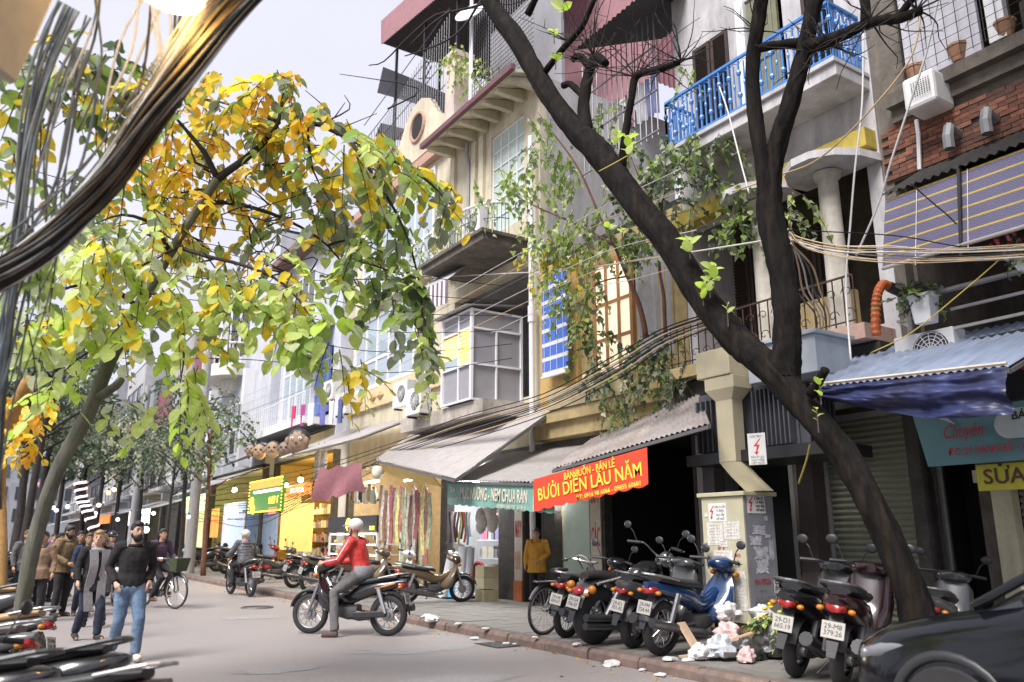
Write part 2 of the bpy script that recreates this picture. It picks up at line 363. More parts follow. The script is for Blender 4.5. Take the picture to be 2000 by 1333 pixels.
# dark tin awning over the blind
a = PX(1722,388,9.55); b = PX(2060,268,9.55)
tin = corr('tin_awning', (9.55,a.y,6.02),(9.55,2.2,6.02),(10.68,2.2,6.7),(10.68,a.y,6.7), 30, mat('dark_tin', (.035,.033,.032), .7, .2, var=.4, scale=8, dirt=.5), .02)
tag(tin, 'dark corrugated tin awning above the striped blind', 'awning')
# striped blind
bl = thing('roller_blind', 'purple blue roller blind with yellow stripes under the tin awning', 'blind', (9.7,4.8,5.4))
yl = PX(1734,430,9.62).y; zt, zb = 5.98, 4.98
MBL = mat('blind_blue', (.15,.14,.24), .6, var=.12, scale=20, bump=.1, stretch=(1,8,1)); MBY = mat('blind_yellow', (.50,.37,.10), .6, var=.1, bump=.1)
n = 60
for band in range(12):
    mb = MB(); yel = band%2 == 0
    z1_ = zt-(zt-zb)*(band//2*1.0/6+(0 if yel else .032)); z0_ = zt-(zt-zb)*((band//2)/6+(.032 if yel else 1/6))
    k = max(1, round((z1_-z0_)/.022))
    for i in range(k):
        z = z1_-(z1_-z0_)*(i+.5)/k; x = 9.62-.25*(zt-z)/(zt-zb)
        mb.obox((x,yl-1.5,z), (.008,3.0,(z1_-z0_)/k*.9), (0,.2+.1,0))
    mb.build('blind_band', MBY if yel else MBL, bl)
MB().cyl((9.36,yl,zb-.02),(9.36,yl-3,zb-.02),.025).build('bottom_rail', mat('blind_rail', (.4,.36,.32), .6), bl)
[MB().cyl((9.6,yl-q_,zt),(9.34,yl-q_,zb-.1),.006,n=4).build('blind_cord', M_WHITE, bl) for q_ in (.45,1.1,1.9)]
MB().bar((9.56,yl-1.02,zt+.02),(9.33,yl-1.02,zb-.15),.035).build('strap', M_BLACK, bl)
# balcony rail with planters
rl = thing('balcony_rail', 'pale metal balcony rail with planters below the striped blind', 'railing', (10.0,4.5,4.4))
MR = mat('pale_rail', (.34,.33,.31), .5, var=.2, dirt=.3)
for yy_ in (5.72,4.05,2.4): MB().box((9.97,yy_-.035,3.6),(10.03,yy_+.035,4.68)).build('post', MR, rl)
for z in (3.9,4.15,4.4): MB().bar((10.0,5.9,z),(10.0,1.9,z),.035).build('rail_bar', MR, rl)
MB().box((9.95,1.9,4.64),(10.05,5.75,4.68)).build('rail_bar', MR, rl)
tag(aircon(1835,728,10.25,'beige air conditioner lying behind the pale balcony rail', .8,.5))
# ================================================================ house with the blue balcony
M_BWALL = mat('pale_lilac_wall', (.52,.51,.53), .85, var=.1, scale=4, bump=.15, dirt=.75, dcol=(.11,.095,.08), dscale=1.5)
M_YEL = mat('ochre_plaster', (.40,.31,.155), .88, var=.2, scale=5, bump=.3, dirt=.5, dcol=(.12,.085,.045), dscale=1.3)
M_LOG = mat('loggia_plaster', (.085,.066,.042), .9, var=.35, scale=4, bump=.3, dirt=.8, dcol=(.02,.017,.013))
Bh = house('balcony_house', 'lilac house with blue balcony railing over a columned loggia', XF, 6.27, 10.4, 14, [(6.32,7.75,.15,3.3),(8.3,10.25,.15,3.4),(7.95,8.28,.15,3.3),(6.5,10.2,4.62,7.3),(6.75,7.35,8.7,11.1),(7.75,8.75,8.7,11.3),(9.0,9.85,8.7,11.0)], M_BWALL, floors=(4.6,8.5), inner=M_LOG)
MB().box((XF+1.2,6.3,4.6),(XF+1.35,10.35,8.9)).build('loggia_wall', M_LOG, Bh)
for (ya,yb) in ((6.55,7.2),(7.75,8.3),(8.32,8.87),(9.3,9.8),(9.82,10.3)): louvre(Bh, XF+1.1, ya, yb, 4.75, 7.1, M_DARKWOOD)
MB().box((XF-.28,6.3,7.32),(XF+.02,10.38,7.62)).build('cornice', mat('yellow_lit_beam', (.42,.32,.06), .85, var=.2, dirt=.4), Bh)  # yellow lamplight on the cornice is put into its colour
for (px,py) in ((1484,420),(1614,330)):
    yc = PX(px,py,10.35).y
    mb = MB(); mb.lathe([(.2,4.5),(.2,4.62),(.165,4.68),(.16,6.0),(.15,6.95),(.2,7.0),(.22,7.08)], 18, (10.35,yc,0)); mb.build('column', mat('column_stone', (.46,.43,.38), .85, var=.15, scale=8, dirt=.55, dcol=(.13,.11,.09), dscale=2), Bh, smooth=.6)
    pts = [(10.68-1.0*sin(t), yc-.72*cos(t)) for t in [PI*k/7 for k in range(8)]]
    MB().prism([(x,y) for x,y in pts], 7.1, 7.22, 'z').build('canopy', M_BWALL, Bh)
# blue balcony
cy = 6.25
MB().box((9.86,6.3,8.32),(10.69,9.95,8.52)).box((9.80,6.28,8.521),(10.69,9.97,8.6)).build('balcony_slab', M_BWALL, Bh, bevel=.01)
M_BLUE = mat('blue_paint', (.06,.21,.55), .4, var=.12, scale=12, bump=.05)
rail(Bh, (9.9,9.92,8.6),(9.9,6.35,8.6),1.0,16,M_BLUE,.028,name='balcony_railing',fancy=True)
rail(Bh, (9.9,6.36,8.6),(10.65,6.36,8.6),1.0,4,M_BLUE,.028,name='balcony_railing',fancy=True)
rail(Bh, (9.9,9.92,8.6),(10.65,9.92,8.6),1.0,4,M_BLUE,.028,name='balcony_railing',fancy=True)
louvre(Bh, XF-.03, 9.44, 9.88, 8.72, 11.0, M_DARKWOOD); louvre(Bh, XF-.03, 8.98, 9.41, 8.72, 11.0, M_DARKWOOD)
louvre(Bh, XF-.03, 6.75, 7.35, 8.72, 11.1, M_DARKWOOD)
dd = MB().box((XF-.02,7.85,8.7),(XF+.04,8.5,11.2)).build('door', mat('olive_door', (.16,.16,.10), .6, var=.2), Bh)
MB().box((XF-.045,7.95,8.9),(XF-.02,8.4,9.7)).box((XF-.045,7.95,9.9),(XF-.02,8.4,11.0)).build('door_panel', MATS['olive_door'], dd, bevel=.02)
MB().box((XF-.06,8.55,8.7),(XF+.1,8.74,11.4)).build('door_post', M_WHITE, Bh)
# loggia balcony: pink slab, iron rail, low wall
MB().box((9.95,6.35,4.28),(10.69,8.0,4.5)).build('loggia_slab', mat('pink_plaster', (.48,.32,.26), .85, var=.12, dirt=.3), Bh)
MB().box((9.98,8.01,4.3),(10.69,10.3,4.5)).build('loggia_slab', M_YEL, Bh)
MB().box((XF-.05,6.9,4.63),(XF+.05,8.1,5.25)).build('low_wall', M_YEL, Bh)
rail(Bh, (10.02,10.2,4.5),(10.02,6.5,4.5),.75,22,mat('rust_iron', (.07,.04,.03), .7, .4, var=.4),.016,name='iron_railing')
mb = MB()
for i in range(15):
    y = 6.6+i*.25
    for s_ in (-1,1): mb.tube([(10.0,y+s_*.1*(1-k/9)*cos(k*.75),4.85+.16*s_+.1*(1-k/9)*sin(k*.75)) for k in range(9)], .008, 4)
tag(mb.build('iron_scroll', MATS['rust_iron'], Bh), kind='stuff')
# rolling shutters of the ground floor
M_SHUT = mat('sage_shutter', (.33,.345,.27), .55, .1, var=.08, scale=3, bump=.05, dirt=.35, dcol=(.14,.14,.11), dscale=.9)
def roller(par, X, y0, y1, z0, z1, m, step=.085):
    n = int((z1-z0)/step); mb = MB()
    for i in range(n):
        z = z0+(z1-z0)*i/n; h = (z1-z0)/n
        mb.add([(X,y0,z+.012),(X-.028,y0,z+h*.5),(X,y0,z+h-.004),(X+.02,y0,z+h),(X,y1,z+.012),(X-.028,y1,z+h*.5),(X,y1,z+h-.004),(X+.02,y1,z+h),(X+.02,y0,z),(X+.02,y1,z)],
               [(0,1,5,4),(1,2,6,5),(2,3,7,6),(8,0,4,9)])
    return mb.build('roller_shutter', m, par, smooth=.5)
for (a_,b_,c_,d_) in ((6.33,7.74,.16,3.3),(7.96,8.27,.16,3.3)): roller(Bh, XF+.1, a_, b_, c_, d_, M_SHUT)
MB().box((XF-.32,7.76,.15),(XF-.01,7.96,3.6)).build('pilaster', mat('brown_pilaster', (.085,.06,.05), .7, var=.3, dirt=.3), Bh)
MB().box((XF-.2,7.965,.15),(XF-.01,8.05,3.5)).build('duct_pipe', mat('pale_duct', (.3,.28,.29), .6, dirt=.4), Bh)
MB().box((XF-.5,6.3,3.38),(XF+.0,10.35,4.25)).build('fascia', mat('dark_fascia', (.03,.028,.026), .8, var=.3), Bh)
# dark garage behind the bikes
MB().box((XF+.9,8.31,.15),(XF+1.0,10.24,3.4)).build('inner_wall', M_DARK, Bh)
MB().box((XF-.06,8.29,.15),(XF+.1,8.37,3.4)).build('door_post', mat('aged_post', (.42,.42,.38), .7, dirt=.6), Bh)
# shop of the brick house
r1 = roller(A, XF+.1, -1.9, 5.05, .16, 2.25, mat('grey_shutter', (.27,.26,.23), .5, .2, var=.1, dirt=.3))
MB().box((XF-.1,5.06,.15),(XF+.08,5.3,2.26)).box((XF-.09,-2,2.262),(XF+.08,5.5,2.42)).build('shutter_frame', mat('cream_metal', (.5,.47,.33), .6, dirt=.3), A)
MB().box((XF+.7,5.4,.15),(XF+.8,6.1,3.0)).build('inner_wall', M_DARK, A)
MB().box((XF-.28,6.06,.15),(XF-.005,6.24,4.1)).build('pilaster', M_GRIMY, A)
mb = MB(); [mb.cyl((XF-.1-.05*k,5.93-.04*k,.15),(XF-.1-.05*k,5.93-.04*k,3.6),.028,n=6) for k in range(3)]; mb.build('conduit', mat('grey_conduit', (.1,.1,.1), .6), A)
# ================================================================ ochre house with the leafy ledge
M_GREYW = mat('grey_render', (.42,.41,.41), .9, var=.12, scale=3, bump=.2, dirt=.7, dcol=(.13,.12,.11), dscale=1.1)
M_WARM = mat('lit_curtain', (.72,.62,.5), .8, var=.12, scale=9, bump=0, emit=.35, ecol=(1,.8,.55), stretch=(1,4,.2))  # emission stands in for room light on the curtain
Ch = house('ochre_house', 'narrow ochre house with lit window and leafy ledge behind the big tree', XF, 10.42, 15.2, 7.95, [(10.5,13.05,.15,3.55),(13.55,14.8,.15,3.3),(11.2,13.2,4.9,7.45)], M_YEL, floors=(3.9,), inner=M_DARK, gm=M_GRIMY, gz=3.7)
wdw = window(Ch, XF-.05, 11.9, 13.2, 4.9, 7.45, 3, 3, mat('varnished_wood', (.36,.17,.07), .5, var=.2), M_WARM, .09, zfr=(0,.3,.62,1))
MB().grid(24,2,lambda u,v: (XF-.02+.05*sin(u*40), 10.75+u*1.1, 5.0+v*2.4)).build('curtain', mat('grey_drape', (.36,.35,.38), .8, var=.1), Ch)
MB().box((XF-.45,10.44,4.05),(XF+.01,14.6,4.3)).box((XF-.32,10.44,3.72),(XF+.01,15.1,4.048)).build('ledge', M_YEL, Ch)
MB().box((XF-.5,11.6,4.31),(XF-.35,14.3,4.75)).build('parapet', mat('flaked_parapet', (.40,.33,.2), .9, var=.3, dirt=.7, dcol=(.12,.11,.09), scale=4, bump=.6), Ch)
MB().box((XF-.1,13.7,4.5),(XF-.005,15.15,7.9)).build('panel', mat('ochre_board', (.5,.33,.12), .8, var=.15), Ch)
# blue striped blind hanging in front
bb = thing('roller_blind', 'bright blue roller blind with white stripes beside the ochre wall', 'blind', (10.2,14.3,5.2))
MBB = mat('blind_bright_blue', (.07,.17,.60), .55, var=.1, scale=20, stretch=(1,8,1)); 
p0 = PX(1058,545,10.3); p1 = PX(1110,728,10.3); z0_,z1_ = PX(1056,738,10.3).z, p0.z
for i in range(14):
    a_ = z1_-(z1_-z0_)*(i//2/7+(0 if i%2 == 0 else .105)); b_ = z1_-(z1_-z0_)*(i//2/7+(.105 if i%2 == 0 else 1/7))
    mb = MB(); k = max(1,round((a_-b_)/.035))
    for j in range(k): mb.obox((10.3,(p0.y+p1.y)/2,b_+(a_-b_)*(j+.5)/k), (.008,p0.y-p1.y,(a_-b_)/k*.92), (0,.15,0))
    mb.build('blind_band', MBB if i%2 == 0 else M_WHITE, bb)
mb = MB(); [mb.cyl((10.28,p1.y+(p0.y-p1.y)*t,z0_-.03),(10.28,p1.y+(p0.y-p1.y)*t,z1_),.006,n=4) for t in (.15,.4,.65,.9)]; mb.cyl((10.29,p1.y-.02,z0_-.03),(10.29,p0.y+.02,z0_-.03),.03); mb.build('cord_and_rail', M_WHITE, bb)
MB().cyl((10.45,15.28,.2),(10.45,15.28,11.5),.065).cyl((10.45,15.28,6.6),(10.45,15.28,7.0),.09).build('drain_pipe', M_WHITE, Ch)
# red tin shed on its roof, dark tin lean-to, laundry grille
M_REDTIN = mat('maroon_tin', (.22,.085,.105), .6, .1, var=.15, scale=3, dirt=.3, dcol=(.09,.045,.05))
lt = corr('tin_awning', (9.5,12.2,11.9),(9.5,9.9,11.9),(12.2,9.9,13.2),(12.2,12.2,13.2), 16, MATS['dark_tin'], .02)
tag(lt, 'black tin lean-to jutting beside the blue balcony', 'awning')
gr = thing('laundry_cage', 'grey barred laundry cage between maroon shed and blue balcony', 'cage', (10.4,11.5,9.4))
mb = MB(); [mb.cyl((10.35,10.6+i*.17,9.4),(10.35,10.6+i*.17,12.2),.014,n=5) for i in range(15)]; mb.build('bar_row', mat('cage_metal', (.25,.25,.26), .5, .5), gr)
for z in (9.5,10.4,11.4): MB().bar((10.34,10.55,z),(10.34,13.1,z),.03).build('cage_rail', MATS['cage_metal'], gr)
for k,(c,y) in enumerate((((.45,.22,.3),11.7),((.6,.6,.62),11.35),((.2,.22,.4),11.0),((.55,.5,.45),12.2))):
    o = MB().slab(6,6,lambda u,v: (10.6+.05*sin(u*9+k), y-.16+.32*u*(.8+.2*v), 10.1+.9*v), .01).build('hanging_shirt', mat('shirt_%d'%k, c, .9)); tag(o, ('mauve shirt','white shirt','navy shirt','beige shirt')[k]+' drying inside the laundry cage', 'clothing', 'laundry in the cage')
# ================================================================ cream house with the boxed-in balcony
M_CREAM = mat('cream_plaster', (.58,.53,.40), .85, var=.1, scale=3, bump=.15, dirt=.65, dcol=(.2,.165,.115), dscale=1.3)
Dh = house('corner_house', 'cream house with slatted eaves, grey boxed balcony and railed roof terrace', XF, 15.22, 20.0, 13.2,
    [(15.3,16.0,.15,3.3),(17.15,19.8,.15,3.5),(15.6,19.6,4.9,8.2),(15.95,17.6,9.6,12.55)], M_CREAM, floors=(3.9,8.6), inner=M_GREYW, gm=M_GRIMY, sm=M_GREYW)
M_GBOX = mat('grey_board', (.27,.265,.29), .7, var=.08, scale=4, bump=.1, dirt=.25, dcol=(.17,.16,.17))
M_LEDYEL = mat('lit_yellow_pane', (.9,.62,.12), .5, var=.1, bump=0, emit=1.1, ecol=(1,.68,.15))
bx0,bx1,by0,by1,bz0,bz1 = 9.2,10.68,16.0,17.5,4.72,6.95
box_ = MB().box((bx0+.06,by0+.06,bz0+.02),(bx1,by1-.06,bz1-.02)).build('balcony_box', M_GBOX, Dh)
for (a_,b_) in (((bx0,by0,bz0),(bx0+.07,by0+.07,bz1)),((bx0,by1-.07,bz0),(bx0+.07,by1,bz1)),((bx1-.06,by0+.004,bz0),(bx1,by0+.07,bz1)),((bx0+.7,by0+.004,bz0),(bx0+.74,by0+.05,bz1-.5)),((bx0+.004,by0+.62,bz0),(bx0+.05,by0+.66,bz1))):
    MB().box(a_,b_).build('frame_post', M_WHITE, box_)
for z in (bz0,bz0+.85,bz1-.5,bz1-.05): MB().box((bx0+.071,by0,z),(bx1-.061,by0+.055,z+.045)).build('frame_rail', M_WHITE, box_); MB().box((bx0,by0+.071,z),(bx0+.055,by1-.071,z+.045)).build('frame_rail', M_WHITE, box_)
for i in range(8): MB().obox((bx0+.03,by0+.33,bz0+.95+i*.105),(.02,.46,.085),(0,.4,0)).build('slat', M_LEDYEL, box_)
MB().box((bx0+.045,by0+.7,bz0+1.15),(bx0+.058,by1-.1,bz1-.55)).build('pane', M_LEDYEL, box_); MB().box((bx0+.045,by0+.7,bz0+.9),(bx0+.058,by1-.1,bz0+1.14)).build('pane', M_GLASS, box_)
corr('box_roof', (9.0,17.8,6.98),(9.0,15.9,6.98),(10.68,15.9,7.2),(10.68,17.8,7.2), 14, mat('pale_tin', (.42,.42,.44), .5, .2, var=.1, dirt=.4, dcol=(.2,.17,.14)), .015, box_)
MB().box((9.3,15.6,4.35),(10.68,20,4.7)).build('balcony_slab', mat('worn_ledge', (.42,.38,.34), .9, var=.25, dirt=.5), Dh)
# canopy slab with the rounded balcony on it
MB().box((9.2,15.5,8.55),(10.69,18.75,8.72)).box((9.12,15.42,8.721),(10.69,18.83,8.8)).build('canopy_slab', M_PLAST, Dh)
arc = [(10.1-.75*sin(t), 17.0-1.25*cos(t)) for t in [PI*k/12 for k in range(13)]]
M_GRN = mat('green_iron', (.05,.11,.10), .5, var=.2)
rr = MB().tube([(x,y,9.75) for x,y in arc], .035, 6).build('round_railing', M_WHITE, Dh)
for z in (8.95,9.35): MB().tube([(x,y,z) for x,y in arc], .014, 5).build('rail_bar', M_GRN, rr)
for k in range(25): t = PI*k/24; MB().cyl((10.1-.75*sin(t),17.0-1.25*cos(t),8.8),(10.1-.75*sin(t),17.0-1.25*cos(t),9.74),.012,n=4).build('baluster', M_GRN, rr)
aircon(938,467,9.75,'white air conditioner on the rounded balcony of the cream house', .9,.7)
window(Dh, XF+.05, 15.95, 17.6, 9.6, 12.55, 4, 6, M_WHITE, mat('pale_green_glass', (.45,.55,.5), .08, var=.05, bump=0, spec=1), .05)
for y in (17.9,18.35,19.6): MB().box((XF-.1,y,8.9),(XF-.003,y+.24,12.8)).build('pilaster', M_CREAM, Dh)
MB().tube([(XF-.12,18.75,12.9),(XF-.15,18.75,12.5),(XF-.08,18.72,12.2),(XF-.08,18.72,8.8)], .06, 7).build('drain_pipe', mat('old_drain', (.3,.29,.28), .7), Dh)
# eaves with rafters
MB().add([(9.75,15.0,12.95),(9.75,19.9,12.95),(10.75,19.9,13.25),(10.75,15.0,13.25),(9.75,15.0,13.05),(9.75,19.9,13.05),(10.75,19.9,13.35),(10.75,15.0,13.35)], [(0,1,2,3),(7,6,5,4),(0,4,5,1),(3,2,6,7),(0,3,7,4),(1,5,6,2)]).build('eave', M_CREAM, Dh)
MB().box((9.62,14.9,12.97),(9.746,20.0,13.12)).build('gutter', mat('maroon_gutter', (.14,.06,.07), .6), Dh)
for i in range(8): MB().add([(9.8,15.2+i*.64,12.86),(10.69,15.2+i*.64,12.86),(10.69,15.2+i*.64,13.2),(9.8,15.2+i*.64,12.955),(9.8,15.36+i*.64,12.86),(10.69,15.36+i*.64,12.86),(10.69,15.36+i*.64,13.2),(9.8,15.36+i*.64,12.955)], [(0,1,2,3),(7,6,5,4),(0,4,5,1),(1,5,6,2),(2,6,7,3),(3,7,4,0)]).build('rafter', M_CREAM, Dh)
# terrace mesh cage, posts
MC = mat('cage_wire', (.09,.09,.10), .5, .4)
mb = MB(); [mb.cyl((10.6,15.3+i*.13,13.4),(10.6,15.3+i*.13,17),.011,n=4) for i in range(26)]; [mb.cyl((10.6,15.3,13.5+i*.14),(10.6,18.7,13.5+i*.14),.011,n=4) for i in range(25)]
tag(mb.build('terrace_mesh', MC, Dh), kind='stuff')
MB().cyl((10.4,18.3,13.3),(10.4,18.3,18.6),.06).build('terrace_post', M_WHITE, Dh)
MB().box((11.5,15.3,13.3),(11.6,19,17)).build('terrace_wall', M_GBOX, Dh)
# ================================================================ cream house with big white windows and the curved gable
Eh = house('gabled_house', 'pale house with wide white windows and a curved gable with round opening', XF, 20.02, 27.3, 13.7,
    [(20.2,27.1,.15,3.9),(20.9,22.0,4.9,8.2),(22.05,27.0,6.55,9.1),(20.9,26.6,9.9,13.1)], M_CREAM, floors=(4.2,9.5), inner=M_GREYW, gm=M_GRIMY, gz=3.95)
window(Eh, XF-.06, 22.05, 27.0, 6.55, 9.15, 5, 2, M_WHITE, [M_GLASS,M_DGLASS,M_GLASS], .12, zfr=(0,.38,1))
window(Eh, XF-.06, 20.95, 23.0, 9.9, 13.1, 3, 3, M_WHITE, [M_GLASS], .09, zfr=(0,.3,.78,1)); window(Eh, XF-.06, 23.2, 26.6, 9.9, 13.1, 4, 3, M_WHITE, [M_GLASS], .09, zfr=(0,.3,.78,1))
MB().box((XF-.12,20.1,5.85),(XF-.003,27.25,6.5)).build('spandrel', mat('cream_band', (.6,.48,.28), .8, dirt=.3), Eh)
for y in (22.9,24.7,26.5):
    for s_ in (-1,1): MB().add([(XF-.13,y,6.17),(XF-.16,y+s_*.3,6.3),(XF-.13,y+s_*.62,6.17),(XF-.16,y+s_*.3,6.04),(XF-.22,y+s_*.3,6.17)], [(0,1,4),(1,2,4),(2,3,4),(3,0,4)]).build('diamond_ornament', mat('tan_ornament', (.4,.26,.13), .8), Eh)
MB().box((XF-.3,20.1,9.35),(XF-.003,27.2,9.6)).build('cornice', M_CREAM, Eh)
MB().box((XF-.25,20.1,13.3),(XF-.003,27.3,13.6)).build('cornice', mat('rose_trim', (.42,.26,.2), .8), Eh)
gp = [(20.2,13.84),(27,13.84),(27,14.3),(24.4,14.5),(23.6,15.0),(23.1,15.7),(22.6,15.95),(22.0,16.0),(21.4,15.7),(20.9,15.0),(20.2,14.5)]
MB().prism(gp, XF-.1, XF+.12, 'x').build('gable', M_CREAM, Eh)
MB().lathe([(.45,-.02),(.45,.0)], 22, (XF-.1,22.2,15.0), 'x').build('round_opening', M_DARK, Eh); MB().ring((XF-.11,22.2,15.0), .5, .07, 22, 6, 'x').build('opening_ring', mat('rose_trim', None), Eh)
MB().box((XF-.2,19.5,13.3),(XF+.4,20.1,16.2)).box((XF-.28,19.42,16.21),(XF+.48,20.18,16.4)).build('gate_pier', mat('cream_rose', (.6,.5,.44), .8, dirt=.3), Eh)
M_WIRE = mat('terrace_iron', (.11,.11,.12), .5, .4)
mb = MB(); [mb.cyl((XF-.05,20.2+i*.17,14.4 if 21 < 20.2+i*.17 < 24 else 13.8),(XF-.05-(.5 if i > 30 else 0)*(i-30)/12,20.2+i*.17,18.2-.05*i),.013,n=4) for i in range(42)]; [mb.cyl((XF-.05,20.2,14.8+k*.9),(XF-.05,27.2,14.4+k*.75),.018,n=4) for k in range(5)]
tag(mb.build('terrace_grille', M_WIRE, Eh), kind='stuff')
# fan of spikes at the terrace end
mb = MB(); [mb.cyl((XF,27.2,13.9),(XF-.3,27.2+1.9*cos(t),13.9+2.4*sin(t)),.014,n=4) for t in [PI*k/20 for k in range(2,12)]]; [mb.tube([(XF-.2,27.2+r*cos(t),13.9+1.2*r*sin(t)) for t in [PI*k/20 for k in range(2,12)]], .01, 4) for r in (.9,1.5)]
tag(mb.build('spike_fan', M_WIRE, Eh), kind='stuff')
# tin roofed terrace shed high above both
S = thing('rooftop_shed', 'maroon tin roofed shed open on posts high above the gabled house', 'shed', (13,22,16))
sp = [(11,26.67,20.9),(11,20.9,19.8),(11,16.0,18.9)]
M_REDTIN = mat('maroon_tin', (.24,.10,.125), .6, .1, var=.15, scale=3, dirt=.3, dcol=(.1,.05,.055))
corr('fascia_sheet', (11,26.67,20.85),(11,15.5,18.75),(11,15.5,19.9),(11,26.77,22.0), 70, M_REDTIN, .03, S)
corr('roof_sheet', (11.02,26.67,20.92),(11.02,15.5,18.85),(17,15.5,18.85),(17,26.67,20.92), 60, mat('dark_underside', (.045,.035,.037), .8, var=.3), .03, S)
corr('wall_sheet', (13.4,18.6,13.4),(13.4,13.9,13.4),(13.4,13.9,17.8),(13.4,18.6,18.9), 34, M_REDTIN, .03, S)
corr('wall_sheet', (13.41,13.9,13.4),(17,13.9,13.4),(17,13.9,17.8),(13.41,13.9,17.8), 20, M_REDTIN, .03, S)
for (x,y) in ((11.4,26),(11.4,23.5),(13.5,26.4),(16,26.4),(11.4,21)): MB().bar((x,y,13.7),(x,y,18.6+.19*(y-15.5)),.09).build('post', M_BLACK, S)
mb = MB()
for k in range(9): mb.bar((11.4,26-k*.3,14+k*.5),(11.4,25-k*.3,14.5+k*.5),.04); mb.bar((11.4,25-k*.3,14+k*.5),(11.4,26-k*.3,14.5+k*.5),.04)
mb.build('lattice', M_BLACK, S)
for k,z in enumerate((19.3,17.4,15.6)):
    o = MB().slab(12,3,lambda u,v: (11+3.5*u, 26.9-.5*v*(1-u)+.1*u, z-.5+(.9 if k != 1 else .35)*v+.5*sin(u*2.2)*(.5 if k else .2)), .02).build('hanging_awning', mat('grey_mesh_awning', (.25,.26,.3), .6, var=.15, scale=20), S)
# satellite dish
dsh = thing('satellite_dish', 'white satellite dish on a pole below the maroon shed roof', 'dish', (10.3,18.6,16.3))
c = PX(920,32,10.2)
mb = MB(); mb.M = Matrix.Translation(c) @ Vector((-.75,-.45,.5)).to_track_quat('Z','Y').to_matrix().to_4x4()
mb.lathe([(.001,0),(.18,.012),(.36,.06),(.46,.11),(.46,.13),(.36,.08),(.18,.03),(.001,.02)], 24); mb.build('dish', M_WHITE, dsh, smooth=2)
MB().cyl(c+V(.05,.03,-.1), c+V(.1,.05,-2.2), .03).build('mast', M_ACW, dsh)
# ================================================================ white-blue house
M_PBLUE = mat('pale_blue_render', (.50,.52,.58), .85, var=.08, scale=3, dirt=.55, dcol=(.24,.24,.26), dscale=1.3)
Fx = 10.2
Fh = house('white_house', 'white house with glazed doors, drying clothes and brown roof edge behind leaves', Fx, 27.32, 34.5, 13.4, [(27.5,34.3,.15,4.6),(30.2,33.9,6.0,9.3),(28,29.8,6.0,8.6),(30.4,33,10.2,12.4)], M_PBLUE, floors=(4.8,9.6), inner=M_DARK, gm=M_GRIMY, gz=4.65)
window(Fh, Fx-.05, 30.2, 33.9, 6.0, 9.3, 4, 2, M_WHITE, [M_GLASS,M_DGLASS,M_WARM if 0 else M_GLASS], .11, zfr=(0,.7,1)); window(Fh, Fx-.05, 30.4, 33, 10.2, 12.4, 3, 1, M_WHITE, M_DGLASS, .1)
MB().box((Fx-.7,27.4,13.3),(Fx+.5,34.6,13.6)).build('roof_edge', mat('brown_tin', (.2,.11,.09), .7, dirt=.3), Fh)
MB().box((Fx-1.2,27.4,5.5),(Fx-.003,34.4,5.75)).build('balcony_slab', M_WHITE, Fh)
rail(Fh, (Fx-1.15,34.3,5.75),(Fx-1.15,27.5,5.75),.9,24,M_WHITE,.02,name='balcony_railing')
MB().box((Fx-.12,28.1,6.1),(Fx-.02,29.5,8.6)).build('wall_panel', mat('blue_poster', (.1,.15,.38), .5, var=.5, scale=3, bump=0), Fh)
corr('teal_valance', (Fx-1.5,30,8.8),(Fx-1.5,28,8.8),(Fx,28,9.4),(Fx,30,9.4), 10, mat('teal_tin', (.06,.22,.26), .6), .02, Fh)
for i,(px,py) in enumerate(((655,785),(680,812))): aircon(px, py, 9.6, ('upper','lower')[i]+' white air conditioner at the end of the laundry balcony', .95, .7)
aircon(798,797,9.9,'white air conditioner left of the cream ledge ornament',.95,.75); aircon(826,812,9.3,'white air conditioner on the worn ledge beside the grey box',.9,.7)
cols = [(.5,.04,.12),(.35,.05,.2),(.6,.6,.62),(.12,.13,.35),(.62,.6,.66),(.08,.1,.25)]
for k in range(6):
    p = PX(572+k*17+(k>2)*8, 815-k*2, 9.0); w_ = .22
    o = MB().slab(5,5,lambda u,v: (p.x+.05*sin(u*8+k), p.y+w_*(u-.5)*2*(.7+.3*v), p.z-.35+.75*v), .012).build('hanging_garment', mat('garment_%d'%k, cols[k], .9))
    tag(o, ('crimson','purple','white','navy','pale patterned','dark blue')[k]+' garment on the laundry balcony line', 'clothing', 'clothes on the balcony line')
# ================================================================ lilac-grey tower house with white balcony
Gx = 9.8
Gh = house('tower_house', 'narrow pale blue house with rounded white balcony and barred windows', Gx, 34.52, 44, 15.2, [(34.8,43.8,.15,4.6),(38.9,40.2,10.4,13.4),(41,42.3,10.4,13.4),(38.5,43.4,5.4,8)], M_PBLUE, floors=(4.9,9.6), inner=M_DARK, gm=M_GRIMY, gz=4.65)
for (a_,b_) in ((38.9,40.2),(41,42.3)): window(Gh, Gx-.04, a_, b_, 10.4, 13.4, 3, 7, mat('dark_bars', (.07,.06,.13), .6), M_DGLASS, .05)
window(Gh, Gx-.04, 38.5, 43.4, 5.4, 8.0, 4, 2, M_WHITE, [M_GLASS,M_DGLASS], .12)
pts = [(Gx-1.5*sin(t), 41.4-2.1*cos(t)) for t in [PI*k/10 for k in range(11)]]
MB().prism(pts, 9.3, 9.9, 'z').build('balcony', mat('cream_white', (.66,.63,.57), .7, dirt=.2, dcol=(.4,.38,.34)), Gh)
MB().prism([(x*.4+Gx*.6,y*.5+41.4*.5) for x,y in pts], 8.7, 9.29, 'z').build('balcony_corbel', MATS['cream_white'], Gh)
br = MB().tube([(x,y,10.9) for x,y in pts], .06, 6).build('balcony_railing', MATS['cream_white'], Gh)
for k in range(17): t = PI*k/16; MB().cyl((Gx-1.45*sin(t),41.4-2.05*cos(t),9.9),(Gx-1.45*sin(t),41.4-2.05*cos(t),10.9),.035,n=5).build('baluster', MATS['cream_white'], br)
